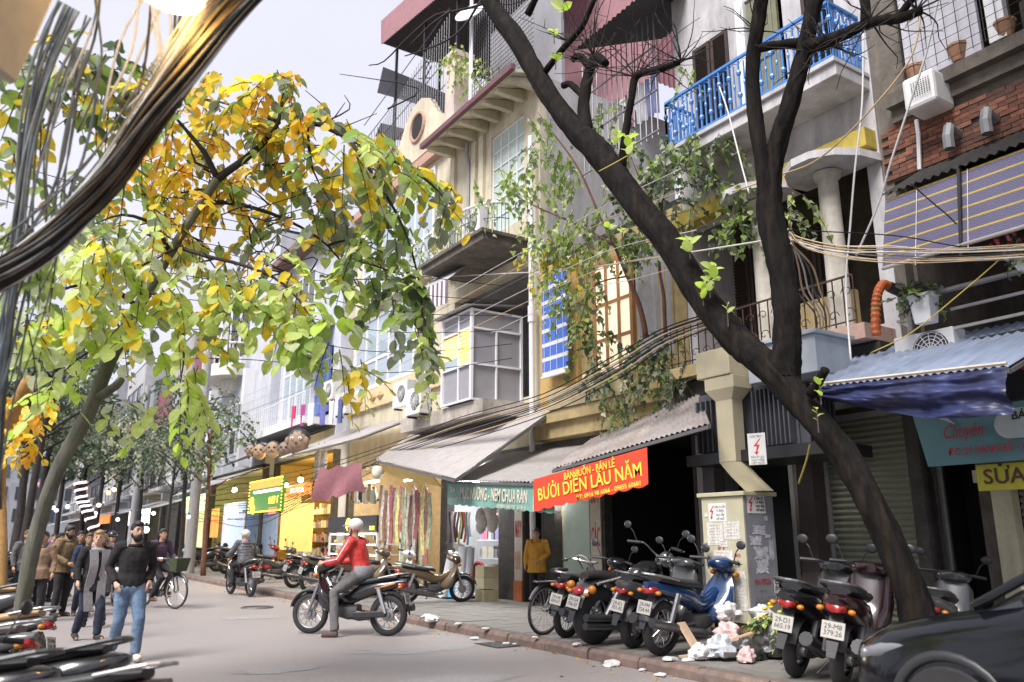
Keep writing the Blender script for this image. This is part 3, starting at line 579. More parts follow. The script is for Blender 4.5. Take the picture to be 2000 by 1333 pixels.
aircon(440,668,8.6,'air conditioner standing on the rounded white balcony', 1.0,.8)
for y in (37.2,43.9): MB().box((Gx-.5,y-.2,4.7),(Gx-.01,y+.2,9.2)).build('column', M_WHITE, Gh)
corr('tin_sheet', (Gx-.3,49.5,10.6),(Gx-.3,44.6,10.6),(Gx-.3,44.6,13.0),(Gx-.3,49.5,13.4), 24, M_REDTIN, .04, Gh)
# ================================================================ far houses of the same side
fl = ['grey','pale concrete','yellowed','blue grey','dusty white','brown','cool grey','faded']
fc = [(.30,.30,.32),(.36,.35,.34),(.40,.36,.26),(.27,.29,.34),(.42,.42,.43),(.26,.22,.19),(.32,.33,.36),(.36,.33,.31)]
y = 44.05
fw_ = [7.5,6,8,7,10,9,14,20]
for k in range(8):
    wd = fw_[k]; X = 9.8+[.2,-.1,.3,0,.2,.1,.3,0][k]; zt = [11.5,14,10.5,13,16,12,18,15][k]
    ops = [(y+.4,y+wd-.4,.15,3.6)]+[(y+.6+i*(wd-1.2)/3+.2, y+.6+(i+1)*(wd-1.2)/3-.2, 4.9+j*3.6, 7.2+j*3.6) for i in range(3) for j in range(int((zt-5)/3.6))]
    h = house('row_house', '%s row house, %s beyond the rounded white balcony'%(fl[k], ('first','second','third','fourth','fifth','sixth','seventh','last')[k]), X, y+.01, y+wd-.01, zt, ops, mat('far_wall_%d'%k, fc[k], .9, var=.12, scale=2, dirt=.5, dcol=(.1,.1,.1)), floors=(4.2,7.8), inner=M_DARK, gm=M_GRIMY)
    for o in ops[1:]: window(h, X-.02, o[0], o[1], o[2], o[3], 2, 2, M_WHITE if k%2 else M_DARKWOOD, [M_DGLASS,M_GLASS], .1)
    for j in range(int((zt-5)/3.6)):
        MB().box((X-.9,y+.5,4.4+j*3.6),(X-.003,y+wd-.5,4.6+j*3.6)).build('balcony_slab', MATS['far_wall_%d'%k], h)
        rail(h, (X-.85,y+wd-.6,4.6+j*3.6),(X-.85,y+.6,4.6+j*3.6),.9,10,M_BLACK if k%3 else M_WHITE,.03)
    if k in (1,3): corr('tin_sheet', (X-.9,y+wd-.3,8.2),(X-.9,y+.3,8.2),(X-.9,y+.3,10.8),(X-.9,y+wd-.3,10.8), 24, M_REDTIN, .04, h)
    tag(corr('tin_awning', (X-2.6,y+wd-.3,3.1),(X-2.6,y+.3,3.1),(X-.02,y+.3,3.9),(X-.02,y+wd-.3,3.9), 16, mat('pale_tin', None), .02), 'pale tin awning on the %s row house, %s in the far row'%(fl[k],('first','second','third','fourth','fifth','sixth','seventh','last')[k]), 'awning', 'tin awnings of the far row')
    y += wd
# house closing the street far off
ce = house('end_house', 'grey block closing the far end of the street', 1, 150, 168, 14, [], mat('far_wall_6', None), depth=20)
for i in range(8):
    for j in range(3): MB().box((1.5+i*2.3,149.9,4+j*3.4),(2.7+i*2.3,149.99,6+j*3.4)).build('window', M_DGLASS, ce)
# ================================================================ awnings over the shops
M_TIN = mat('pale_tin', None); M_TIN2 = mat('sun_bleached_tin', (.38,.36,.355), .5, .15, var=.12, scale=5, stretch=(.4,4,1), dirt=.35, dcol=(.28,.2,.15), dscale=2)
M_TIN3 = mat('rust_streaked_tin', (.38,.34,.33), .55, .15, var=.15, scale=5, dirt=.6, dcol=(.14,.09,.07), dscale=1.8)
def awning(label, a, b, c, d, n, m, amp=.016):
    r = thing('awning', label, 'awning', (Vector(a)+Vector(b)+Vector(c)+Vector(d))/4, 'shop awnings')
    corr('tin_sheet', a, b, c, d, n, m, amp, r); up = Vector((0,0,.05))
    MB().bar(Vector(a)-up, Vector(b)-up, .05).build('front_bar', MATS['grey_conduit'], r); MB().bar(Vector(b)-up, Vector(c)-up, .04).build('side_bar', MATS['grey_conduit'], r); MB().bar(Vector(a)-up, Vector(d)-up, .04).build('side_bar', MATS['grey_conduit'], r)
    return r
awning('grey pink tin awning above the red banner', (8.3,11.5,2.76),(8.3,7.78,3.12),(10.45,10.02,4.13),(10.45,13.1,3.57), 34, M_TIN3)
awning('pale tin awning above the green banner', (8.3,15.36,2.78),(8.3,11.45,2.52),(10.65,12.9,3.5),(10.65,16.4,3.6), 32, M_TIN2)
awning('large pale tin awning sloping below the grey boxed balcony', (8.2,19.01,3.51),(7.8,14.11,2.72),(10.65,14.49,4.49),(10.65,21.6,4.75), 46, M_TIN2)
awning('thin pale tin awning over the fabric shop, left of the large one', (8.2,27.25,4.21),(8.4,20.6,4.26),(10.5,21.9,5.1),(10.5,27.3,5.3), 40, M_TIN2)
a = [PX(1590,756,8.3),PX(1972,715,8.3),PX(2060,618,10.6),PX(1640,722,10.2)]
aw = awning('blue grey striped awning at right with tarpaulin hanging from it', a[0],a[1],(10.6,3.7,a[2].z),(10.6,7.0,4.25), 26, mat('blue_striped_tin', (.27,.32,.43), .5, .1, var=.25, scale=4, stretch=(.2,3,.2), dirt=.2))
tag(corr('black_awning', (8.4,36.5,4.55),(8.4,27.4,4.7),(10.2,27.4,5.45),(10.2,36.5,5.45), 20, M_BLACK, .02), 'black awning under the laundry balcony with masks below', 'awning')
tag(corr('pale_awning', (7.9,44,3.6),(7.9,34.0,3.75),(9.9,34.0,4.5),(9.9,44,4.5), 20, mat('white_tin', (.6,.6,.62), .5), .02), 'white awning over the yellow lit shops far left', 'awning')
# tarpaulin
from mathutils import noise as NZ
def tfn(u,v):
    p = a[0]*(1-u)+a[1]*u; s_ = .12+.36*min(1,u*1.5)
    q = .045*sin(v*15+5*NZ.noise(V(u*3.2,v*1.5,2))+u*4)*(.3+v)+.05*NZ.fractal(V(u*5,v*2,7),.9,2,3)+.012*NZ.noise(V(u*14,v*22,1))
    return p+V(-.06-.06*sin(v*PI)+q, 0, -.02-s_*v*(1+.12*NZ.noise(V(u*5,1,5))))
tp = thing('tarpaulin', 'crumpled dark blue tarpaulin hanging from the striped awning', 'tarpaulin', (8.3,6,3.5))
MB().grid(150,34,tfn).build('cloth', mat('blue_tarp', (.022,.03,.10), .38, var=.5, scale=2.2, bump=.1, spec=.5, dirt=.85, dcol=(.035,.03,.032), dscale=2), tp, smooth=3)
MB().tube([a[0]*(1-t)+a[1]*t+V(-.05,0,.02) for t in (0,.3,.6,1)], .02, 5).build('edge_cord', mat('beige_cord', (.5,.44,.36), .7), tp)
# ================================================================ trees
from mathutils import noise as NZ
M_BARK = mat('dark_bark', (.011,.0095,.0095), .9, var=.55, scale=9, bump=1.0, stretch=(1,1,.35), spec=.12, dirt=.45, dcol=(.045,.032,.018), dscale=9)
M_BARK2 = mat('grey_green_bark', (.12,.12,.095), .9, var=.35, scale=9, bump=.8, stretch=(1,1,.3), dirt=.5, dcol=(.03,.028,.022), dscale=3)
M_TWIG = mat('twig', (.07,.05,.045), .85, var=.3)
def smooth_path(pts, k=4):
    pts = [Vector(p) for p in pts]; out = []
    for i in range(len(pts)-1):
        p0,p1,p2,p3 = pts[max(i-1,0)],pts[i],pts[i+1],pts[min(i+2,len(pts)-1)]
        for j in range(k):
            t = j/k; out.append(.5*((2*p1)+(p2-p0)*t+(2*p0-5*p1+4*p2-p3)*t*t+(3*p1-p0-3*p2+p3)*t**3))
    return out+[pts[-1]]
def limb(mb, pts, rs, k=4, n=12, rough=.07, bark=0):
    P = smooth_path(pts, k*(3 if bark else 1)); R = [r[0] for r in smooth_path([(r,0,0) for r in rs], k*(3 if bark else 1))]
    P = [p+V(rnd.uniform(-1,1),rnd.uniform(-1,1),rnd.uniform(-.5,.5))*R[i]*(rough if not bark else .02) for i,p in enumerate(P)]
    n = n*2 if bark else n; o = len(mb.v); mb.tube(P, R if bark else [r*(1+rnd.uniform(-.05,.05)) for r in R], n)
    for i in range(o, len(mb.v)):
        q = min((i-o)//n, len(P)-1); d = mb.v[i]-P[q]; r = R[q]
        if bark:
            t = 2*PI*((i-o)%n)/n; L = q*.12
            h = NZ.fractal(V(cos(t)*2.6,sin(t)*2.6,L*.9),.9,2,4)*.13+abs(NZ.noise(V(cos(t)*6,sin(t)*6,L*1.3)))*.16-.05+NZ.noise(V(cos(t),sin(t),L*.35+9))*.12
            mb.v[i] = P[q]+d*(1+h*bark)
        else: mb.v[i] += V(rnd.uniform(-1,1),rnd.uniform(-1,1),rnd.uniform(-1,1))*.035*r
    return P
LEAFC = [('yellow_leaf',(.90,.66,.06)),('orange_leaf',(.82,.45,.05)),('lime_leaf',(.62,.74,.24)),('green_leaf',(.28,.41,.10)),('grey_green_leaf',(.27,.32,.22)),('dark_leaf',(.08,.12,.065)),('pale_leaf',(.62,.68,.45)),('bright_leaf',(.58,.80,.12))]
LM = [mat(n, c, .5, var=.22, scale=14, bump=0, leaf=.55) for n,c in LEAFC]
for m in LM: m.use_backface_culling = False
def leaf_pts(kind):
    """outline of half a leaf: (along, half width)"""
    if kind == 'oval': return [(0,.0),(.08,.16),(.3,.33),(.55,.37),(.8,.26),(1,.02)]
    return [(0,.04),(.02,.25),(.18,.42),(.4,.36),(.65,.17),(1,0)]
def leaf_mesh(kind, fold=.25, droop=.2):
    h = leaf_pts(kind); vs = []; fs = []
    for t,w in h: z = -droop*t*t; vs += [(t,-w,z+fold*w),(t,0,z),(t,w,z+fold*w)]
    for i in range(len(h)-1): a = i*3; fs += [(a,a+3,a+4,a+1),(a+1,a+4,a+5,a+2)]
    return vs, fs
LVS = {k: [leaf_mesh(k, f, d) for f,d in ((.25,.2),(.45,.35),(.1,.05))] for k in ('oval','heart')}
LME = {}
def leaf_data(kind, v, c):
    if (kind,v,c) not in LME:
        mb = MB(); mb.add(*LVS[kind][v]); LME[kind,v,c] = mb.mesh('leaf', LM[c], 3)
    return LME[kind,v,c]
def leaf_mat(pos, d, size):
    d = Vector(d).normalized(); s_ = d.cross(V(rnd.uniform(-.6,.6),rnd.uniform(-.6,.6),1)).normalized(); n = s_.cross(d)
    M = Matrix((d,s_,n)).transposed().to_4x4() @ Matrix.Scale(size,4); M.translation = pos; return M
class Crown:
    """leaves on drooping twigs; the largest become parts, the rest one mass of foliage"""
    def __init__(s, kind): s.kind = kind; s.L = []; s.tw = MB()
    def blob(s, c, rx, ry, rd, n, per, size, cols, droop=.6, tl=.35):
        for _ in range(n):
            while 1:
                q = V(rnd.uniform(-1,1),rnd.uniform(-1,1),rnd.uniform(-1,1))
                if q.length < 1: break
            p = c + RT*(q.x*rx) + UP*(q.y*ry) + FW*(q.z*rd)
            d = (RT*rnd.uniform(-1,1)+FW*rnd.uniform(-1,1)+V(0,0,rnd.uniform(-1,.5)-droop*.5)).normalized()
            L = tl*rnd.uniform(.6,1.4); pts = [p+d*(L*t)+V(0,0,-droop*L*t*t) for t in (0,.33,.66,1)]
            s.tw.tube(pts, [.007,.006,.005,.003], 4, False)
            tc = rnd.choice(cols)
            for i in range(per):
                t = (i+.6)/per; b = p+d*(L*t)+V(0,0,-droop*L*t*t)
                side = d.cross(V(0,0,1)); side = side.normalized() if side.length > .01 else V(1,0,0)
                dd = d*.5+side*(1 if i%2 else -1)*rnd.uniform(.5,1.1)+V(0,0,-droop*rnd.uniform(.2,1.3))+V(rnd.uniform(-.3,.3),rnd.uniform(-.3,.3),0)
                s.L.append((b, dd, size*rnd.uniform(.6,1.2), tc if rnd.random() < .6 else rnd.choice(cols)))
    def finish(s, root, nparts, twm=None):
        if s.tw.v: tag(s.tw.build('twig', twm or M_TWIG, root), kind='stuff')
        key = lambda l: -l[2]/max((l[0]-CAM).dot(FW),.5)
        L = sorted(s.L, key=key)
        for b,d,sz,c in L[:nparts]:
            o = link('leaf', leaf_data(s.kind, rnd.randrange(3), c)); o.matrix_basis = leaf_mat(b,d,sz); adopt(o, root)
        mb = MB()
        for b,d,sz,c in L[nparts:]:
            mb.k = c; mb.M = leaf_mat(b,d,sz); mb.add(*LVS[s.kind][rnd.randrange(3)])
        mb.M = None
        if mb.v: tag(mb.build('foliage', LM, root, smooth=3), kind='stuff')
def pxw(px, d): return px*d/F
# ---- left tree with the yellow crown
d0 = 8.7
b0 = PD(20,1330,8.3); base = V(b0.x, b0.y, .13)
LT = thing('street_tree', 'leaning grey green tree with yellow and lime leaves at left', 'tree', base)
mb = MB()
tp_ = [base+V(-.06,0,-.05), PD(30,1270,8.4),PD(62,1080,8.5),PD(108,930,8.6),PD(175,800,8.7),PD(222,690,8.8),PD(285,575,8.9),PD(335,490,9.0),PD(385,410,9.0),PD(425,350,9.0)]
limb(mb, tp_, [.098,.082,.076,.073,.078,.07,.064,.05,.047,.045], 4, 14, .05, .8)
limb(mb, [PD(195,775,8.7),PD(225,755,8.6),PD(238,742,8.55)], [.055,.045,.035], 3, 8)
mb.build('trunk', M_BARK2, LT, smooth=3)
brs = [([(425,350,9),(480,310,9),(520,275,9),(545,235,9),(552,180,9.1)],.05),([(425,350,9),(400,300,8.9),(360,250,8.8),(330,215,8.7)],.04),([(520,275,9),(600,240,8.8),(680,270,8.6),(760,310,8.4),(830,350,8.3),(880,400,8.2)],.035),
 ([(545,240,9),(500,220,9.3),(430,200,9.5),(380,190,9.6)],.025),([(400,395,9),(470,400,9.2),(560,430,9.3),(640,480,9.2),(700,560,9)],.03),([(330,490,9),(300,440,8.7),(240,420,8.4),(180,440,8.2)],.03),
 ([(340,480,9),(400,500,8.8),(480,520,8.6),(560,560,8.5),(620,640,8.4)],.028),([(270,600,8.9),(210,560,8.6),(140,560,8.4),(80,590,8.3)],.03),([(290,570,8.9),(340,600,8.7),(360,680,8.6),(350,760,8.6)],.022),
 ([(680,270,8.6),(740,360,8.4),(790,450,8.3),(820,560,8.2),(825,650,8.2)],.022),([(640,480,9.2),(690,470,9),(760,500,8.8)],.018),([(600,240,8.8),(610,330,8.9),(650,400,9)],.018),([(225,690,8.8),(170,690,8.6),(110,740,8.4)],.018),([(470,400,9.2),(500,450,9.3),(520,500,9.3)],.015)]
mb = MB()
for pts,r in brs: limb(mb, [PD(*p) for p in pts], [r*(1-.75*i/(len(pts)-1)) for i in range(len(pts))], 3, 7)
for _ in range(60):
    a_ = PD(rnd.uniform(250,760), rnd.uniform(200,560), rnd.uniform(8.6,9.6)); limb(mb, [a_, a_+V(rnd.uniform(-.4,.4),rnd.uniform(-.2,.2),rnd.uniform(-.1,.3)), a_+V(rnd.uniform(-.8,.8),rnd.uniform(-.3,.3),rnd.uniform(-.3,.4))], [.012,.008,.004], 3, 4)
tag(mb.build('branch', mat('branch_bark', (.025,.02,.019), .9, var=.4, bump=.4), LT, smooth=3), kind='stuff')
Y,O,LI,GR,GG,DK,PL,BR_ = range(8)
c = Crown('oval')
def B(px,py,dep,rx,ry,n,per,size,cols,rd=.7,droop=.6): c.blob(PD(px,py,dep), pxw(rx*1.1,dep), pxw(ry*1.1,dep), rd, max(2,round(n*1.08)), per, size*.86, cols, droop)
B(480,200,9.2,150,60,26,8,.19,[Y,Y,Y,GR,GG,O,PL]); B(560,180,9.0,60,40,7,7,.19,[Y,GR,GG,O])
B(430,290,9.4,190,80,40,8,.17,[Y,Y,Y,O,O,GR,Y]); B(600,270,9.0,110,60,22,8,.19,[Y,Y,GG,GG,GR,O])
B(720,300,8.6,90,50,15,8,.20,[GG,Y,GR,Y,PL,LI]); B(820,350,8.3,60,45,10,8,.20,[GG,GR,LI,Y]); B(860,390,8.2,35,30,4,7,.19,[GR,GG,Y])
B(340,410,9.3,130,80,24,8,.17,[Y,O,Y,O,GR,LI]); B(520,400,9.4,140,80,26,8,.17,[Y,O,Y,GR,GG]); B(660,420,9.2,90,70,16,8,.18,[GG,Y,GR,GG,LI])
B(760,440,8.5,50,50,8,8,.20,[GG,GR,LI]); B(800,540,8.3,40,70,13,8,.19,[GR,GG,GR,LI,DK]); B(825,640,8.2,30,60,8,8,.19,[GR,GG,LI])
B(560,540,8.7,120,50,20,8,.2,[LI,PL,GR,Y,LI]); B(620,640,8.4,70,60,12,8,.22,[LI,PL,GR,BR_]); B(480,590,8.7,80,60,13,8,.19,[LI,LI,Y,GR]); B(670,700,8.4,30,40,4,7,.19,[Y,LI])
B(400,560,8.8,60,50,9,8,.2,[PL,Y,LI,GG]); B(150,600,8.3,110,70,24,8,.21,[LI,BR_,LI,Y,PL,PL]); B(250,540,8.5,90,60,18,8,.20,[LI,BR_,PL,Y,LI]); B(90,640,8.2,50,50,9,7,.21,[LI,PL,BR_])
B(250,480,8.7,110,50,16,8,.2,[LI,PL,PL,Y]); B(345,640,8.6,50,60,10,8,.20,[BR_,LI,LI,Y]); B(355,760,8.6,40,60,9,8,.20,[LI,BR_,LI]); B(140,740,8.3,60,30,6,7,.19,[LI,BR_]); B(215,790,8.5,25,25,3,6,.19,[LI,PL])
B(300,330,9.5,80,80,14,8,.16,[Y,O,Y,GR]); B(700,520,8.9,60,40,8,8,.18,[GR,LI,GG])
# crown on the upper left, close to the lamp
B(180,130,6.2,150,55,26,8,.15,[GG,DK,GG,GR,Y,PL],.5); B(90,110,5.9,70,60,10,8,.15,[GG,DK,GR],.4); B(260,190,6.4,90,40,10,8,.14,[Y,O,GR,Y],.5); B(60,220,6.2,60,50,6,7,.14,[Y,GR,Y],.4); B(160,350,6.5,80,60,6,7,.13,[GR,LI,GG],.4); B(230,440,7.5,80,40,9,8,.17,[LI,GR,GG,PL],.5); B(60,480,5.6,70,60,9,8,.13,[LI,GR,PL],.3); B(30,330,5.7,50,80,8,8,.13,[GR,GG,Y],.3); B(40,600,5.8,50,50,6,7,.13,[LI,PL],.3)
c.finish(LT, 300)
# ---- big dark tree at right
def WX(px,py,X): return PX(px,py,X)
RTb = PX(1800,1215,7.9)
R_ = thing('street_tree', 'big dark forked tree leaning across the right half', 'tree', (RTb.x,RTb.y-.15,.15))
mb = MB()
fk = PX(1505,720,7.55)
limb(mb, [(7.98,RTb.y-.35,.1),RTb+V(.02,-.05,-.25),PX(1765,1120,7.85),PX(1705,990,7.75),PX(1645,885,7.7),PX(1570,795,7.6),PX(1500,715,7.55),PX(1440,665,7.5),PX(1370,580,7.45),PX(1300,470,7.4),PX(1230,380,7.35),PX(1170,300,7.3),PX(1100,225,7.25),PX(1050,150,7.2),PX(1010,80,7.15),PX(960,10,7.1),PX(925,-60,7.05)],
     [.23,.18,.15,.148,.15,.155,.18,.185,.19,.19,.19,.19,.18,.17,.175,.165,.15], 4, 18, .05, 1)
limb(mb, [PX(1530,740,7.6),PX(1538,670,7.6),PX(1535,590,7.6),PX(1520,500,7.6),PX(1502,410,7.6),PX(1512,310,7.62),PX(1545,200,7.65),PX(1570,100,7.7),PX(1592,0,7.75),PX(1600,-60,7.8)], [.2,.165,.15,.15,.16,.125,.11,.1,.095,.09], 4, 14, .05, 1)
limb(mb, [PX(1500,400,7.58),PX(1490,330,7.5),PX(1476,230,7.45),PX(1470,130,7.4),PX(1482,40,7.35),PX(1492,-30,7.3)], [.12,.095,.09,.085,.085,.08], 4, 12, .05, 1)
limb(mb, [PX(1565,95,7.7),PX(1630,75,7.65),PX(1700,45,7.6),PX(1760,35,7.6),PX(1800,20,7.6)], [.09,.075,.06,.055,.05], 4, 10); limb(mb, [PX(1480,95,7.4),PX(1520,88,7.55),PX(1560,85,7.7)], [.06,.055,.07], 4, 8); limb(mb, [PX(1690,45,7.6),PX(1690,10,7.65),PX(1680,-40,7.7)], [.06,.055,.05], 3, 8); limb(mb, [PX(1755,35,7.6),PX(1780,0,7.6),PX(1800,-40,7.6)], [.045,.04,.035], 3, 8)
limb(mb, [PX(1145,260,7.3),PX(1140,200,7.4),PX(1152,135,7.5),PX(1165,112,7.5),PX(1182,125,7.5)], [.12,.1,.09,.08,.07], 4, 10); limb(mb, [PX(1140,190,7.4),PX(1115,165,7.4),PX(1100,168,7.4)], [.06,.055,.06], 3, 8); limb(mb, [PX(1152,130,7.5),PX(1130,110,7.5),PX(1118,118,7.5)], [.07,.06,.055], 3, 8)
limb(mb, [PX(1065,140,7.22),PX(1100,95,7.25),PX(1135,55,7.3),PX(1165,-10,7.35)], [.06,.055,.05,.04], 4, 8); limb(mb, [PX(1030,30,7.18),PX(1045,0,7.2),PX(1060,-30,7.2)], [.07,.06,.055], 3, 8)
limb(mb, [PX(1215,330,7.35),PX(1222,260,7.4),PX(1232,200,7.45),PX(1242,150,7.5),PX(1280,138,7.5),PX(1325,122,7.5)], [.07,.06,.055,.06,.05,.045], 4, 9)
limb(mb, [PX(1585,770,7.5),PX(1600,745,7.4),PX(1612,722,7.35)], [.07,.05,.05], 3, 8)
mb.build('trunk', M_BARK, R_, smooth=3)
mb = MB()
def spray(px, py, X, n, L, spread=1.6, up=0.2, r=.012):
    for _ in range(n):
        p = PX(px,py,X); t = rnd.uniform(-spread,spread); l = L*rnd.uniform(.5,1.2)
        d = RT*sin(t)+V(0,0,1)*cos(t)*.8+V(0,0,up)+FW*rnd.uniform(-.6,.6)
        pts = [p]
        for i in range(4): d = (d+V(rnd.uniform(-.35,.35),rnd.uniform(-.35,.35),rnd.uniform(-.3,.3))); pts.append(pts[-1]+d.normalized()*l/4)
        limb(mb, pts, [r,r*.8,r*.6,r*.45,r*.3], 2, 5, .2)
        if rnd.random() < .6: q = pts[2]; limb(mb, [q,q+V(rnd.uniform(-.2,.2),rnd.uniform(-.2,.2),rnd.uniform(-.1,.25))*l], [r*.5,r*.25], 2, 4)
spray(1160,110,7.5,16,1.1); spray(1240,150,7.5,14,1.2); spray(1330,120,7.5,10,.9); spray(970,10,7.1,5,1.2,2.5); spray(1110,80,7.3,10,.9); spray(1700,40,7.6,14,.9,3); spray(1590,100,7.7,14,.7,3); spray(1790,20,7.6,10,.7,3); spray(1480,60,7.4,8,.7,2); spray(1170,130,7.5,14,.8,3); spray(1620,90,7.7,10,.6,3); spray(1290,140,7.5,12,.9,2.4)
for pts in ([(955,5),(900,20),(850,30),(800,70),(750,120),(720,128)],[(880,22),(840,50),(800,90)],[(940,0),(900,60),(850,90),(790,110)]): limb(mb, [PD(p[0],p[1],(PX(955,5,7.1)-CAM).dot(FW)) for p in pts], [.03*(1-.8*i/len(pts)) for i in range(len(pts))], 3, 5, .3)
tag(mb.build('bare_twig', MATS['branch_bark'], R_, smooth=3), kind='stuff')
c = Crown('oval')
def shoot(px, py, X, n, size, cols):
    p = PX(px,py,X); c.tw.tube([p-V(0,0,.25),p], [.01,.008], 5)
    for i in range(n): t = i*2.4+rnd.random(); c.L.append((p+V(0,0,-.04*i), V(cos(t),sin(t),.9+rnd.uniform(-.3,.4)), size*rnd.uniform(.8,1.2), rnd.choice(cols)))
for a_ in ((1346,470,7.2,5,.17),(1390,520,7.2,6,.16),(1372,560,7.2,5,.14),(1385,545,7.2,5,.15),(1100,12,7.2,4,.2),(1082,60,7.1,4,.12),(1225,268,7.2,8,.17),(1205,262,7.2,5,.15),(1600,745,7.2,5,.1),(1595,800,7.3,4,.07),(1085,110,7.1,3,.14),(1190,440,7.2,3,.14),(1215,450,7.1,3,.12),(1420,600,7.3,3,.1)): shoot(*a_, [BR_,BR_,LI])
c.finish(R_, 60)
# ---- peepal growing from the ledge of the ochre house
pt = thing('peepal_tree', 'leafy heart leaved sapling tree growing from the ochre house ledge', 'tree', (10.25,12.6,4.3))
mb = MB()
for pts,r in (([(1262,660,10.25),(1250,600,10.1),(1225,540,9.9),(1200,480,9.6),(1170,420,9.3)],.06),([(1300,660,10.2),(1296,580,10),(1288,520,9.9),(1290,420,9.7),(1310,330,9.6)],.04),([(1200,480,9.6),(1130,440,9.3),(1060,410,9.2),(1000,380,9.1)],.03),([(1170,420,9.3),(1130,330,9.2),(1080,260,9.1),(1050,220,9.1)],.028),([(1225,540,9.9),(1160,560,9.7),(1130,640,9.6)],.02),([(1290,420,9.7),(1250,350,9.5),(1230,300,9.5)],.02)):
    limb(mb, [PX(*p) for p in pts], [r*(1-.7*i/(len(pts)-1)) for i in range(len(pts))], 4, 8)
mb.build('trunk', mat('red_brown_bark', (.13,.06,.04), .9, var=.4, bump=.5), pt, smooth=3)
c = Crown('heart')
def BX(px,py,X,rx,ry,n,per,size,cols,rd=.5,droop=.8):
    p = PX(px,py,X); d = (p-CAM).dot(FW); c.blob(p, pxw(rx,d), pxw(ry,d), rd, round(n*1.3), per, size, cols, droop, .45)
gset = [GR,GR,GG,GR,LI,PL]
BX(1000,365,9.1,80,35,16,8,.15,gset); BX(1080,330,9.1,80,70,16,8,.15,gset); BX(1060,270,9.1,60,50,9,8,.15,gset); BX(1140,440,9.3,120,50,32,8,.15,gset); BX(1130,485,9.3,120,30,26,8,.14,[GR,LI,GR,Y,GG])
BX(1240,330,9.5,90,80,26,8,.16,[GG,GR,DK,GG,PL]); BX(1320,300,9.6,70,60,16,8,.16,[GG,GR,DK,PL]); BX(1130,590,9.6,50,90,18,8,.15,gset); BX(1150,650,9.7,50,40,10,8,.15,[GR,DK]); BX(1290,400,9.7,60,60,14,8,.15,[GG,DK,PL]); BX(1060,540,9.4,50,20,6,8,.14,[LI,GR]); BX(1230,460,9.6,50,40,9,8,.15,[DK,GR,GG]); BX(1190,220,9.2,60,50,8,8,.14,[GR,GG,DK])
c.finish(pt, 240)
# ---- ledge plants, balcony creepers
def bush(name, label, blobs, nparts, cat='plant', base=None, kind='heart'):
    global c
    b = blobs[0]; p = base or PX(b[0],b[1],b[2]); r = thing(name, label, cat, p); c = Crown(kind)
    for q in blobs: BX(*q)
    c.finish(r, nparts); return r
bush('ledge_plant', 'dense dark ledge plant spilling over the ochre parapet', [(1270,690,10.0,70,45,30,8,.13,[GG,DK,GR,DK]),(1190,745,9.9,60,45,20,8,.13,[GG,DK,GR,PL]),(1200,790,9.9,40,20,5,7,.11,[GR,GG]),(1320,730,10.0,50,40,14,8,.12,[DK,GG])], 60)
bush('creeper', 'green creeper shoots climbing beside the left loggia column', [(1450,400,9.9,50,50,9,8,.13,[GR,GG,DK]),(1430,450,9.9,40,30,5,8,.12,[GR]),(1545,400,9.9,35,40,7,8,.12,[GR,LI,GG])], 20)
bush('creeper', 'green creeper hanging under the blue balcony corner', [(1390,270,9.7,60,40,12,8,.13,[GR,GG,DK]),(1350,340,9.8,50,40,9,8,.13,[GG,DK]),(1450,360,9.9,60,30,7,8,.12,[GR,DK]),(1340,150,9.9,30,40,4,7,.11,[GR])], 20)
bush('potted_plant', 'fine leaved shrub on the cornice left of the rounded balcony', [(835,480,9.9,40,35,26,9,.09,[PL,GG,GR])], 0, kind='oval')
bush('potted_plant', 'leggy green plants in the wire roof terrace', [(890,110,10.3,25,35,12,8,.13,[GR,LI]),(945,140,10.3,40,50,12,8,.12,[GR,LI,GG])], 0, kind='oval')
bush('potted_plant', 'flowering plant beside the worn ledge air conditioner', [(842,775,9.25,14,22,8,7,.08,[GR,Y])], 0, kind='oval')
# ---- street trees further off
def far_tree(px, y, X, h, label, cols, crown, lean=0, r=.09, n=46, size=.16, bark=None):
    global c
    p = V(X, y, .15); t = thing('street_tree', label, 'tree', p, 'young trees along the far pavement'); mb = MB()
    top = p+V(lean,0,h); limb(mb, [p, p+V(lean*.3,.05,h*.4), p+V(lean*.6,0,h*.7), top], [r,r*.8,r*.65,r*.4], 4, 8)
    for k in range(9):
        a_ = p+V(lean*.8,0,h*(.55+.05*k)); u = k*2.4; limb(mb, [a_, a_+V(cos(u)*crown*.5,sin(u)*crown*.5,.4*crown), a_+V(cos(u)*crown,sin(u)*crown,.55*crown)], [r*.4,r*.25,r*.1], 3, 5, .2)
    mb.build('trunk', bark or MATS['branch_bark'], t, smooth=3)
    c = Crown('oval'); c.blob(top+V(0,0,-.1*crown), crown*1.15, crown*.85, crown*1.1, int(n*2.1), 9, size*.85, cols, .5, .7); c.finish(t, 0)
far_tree(390,33.5,7.45,5.6,'thin brown street tree on the pavement beside dark scooters',[DK,GG,DK,GR],1.6,-.2,.11,40,.2,mat('red_brown_bark',None))
far_tree(340,42,7.5,6.2,'thin grey tree behind the near utility pole',[DK,GG,DK],1.8,.1,.09,40,.2)
far_tree(300,50,7.5,7,'wispy grey tree between the two utility poles',[DK,GG,PL],2.2,-.3,.12,60,.22)
far_tree(230,60,7.4,8,'dark tree beyond the loudspeaker pole',[DK,GG,DK],2.8,.2,.15,80,.26)
far_tree(150,78,7.2,10,'tall dark tree far down the street',[DK,DK,GG],3.6,-.5,.2,110,.34)
far_tree(90,100,6.8,13,'dense dark tree closing the far street',[DK,DK,GG],5.5,0,.3,150,.5)
far_tree(40,74,3.6,12,'dark street tree standing left of the far road',[DK,DK,GG],4.0,.3,.3,130,.4)
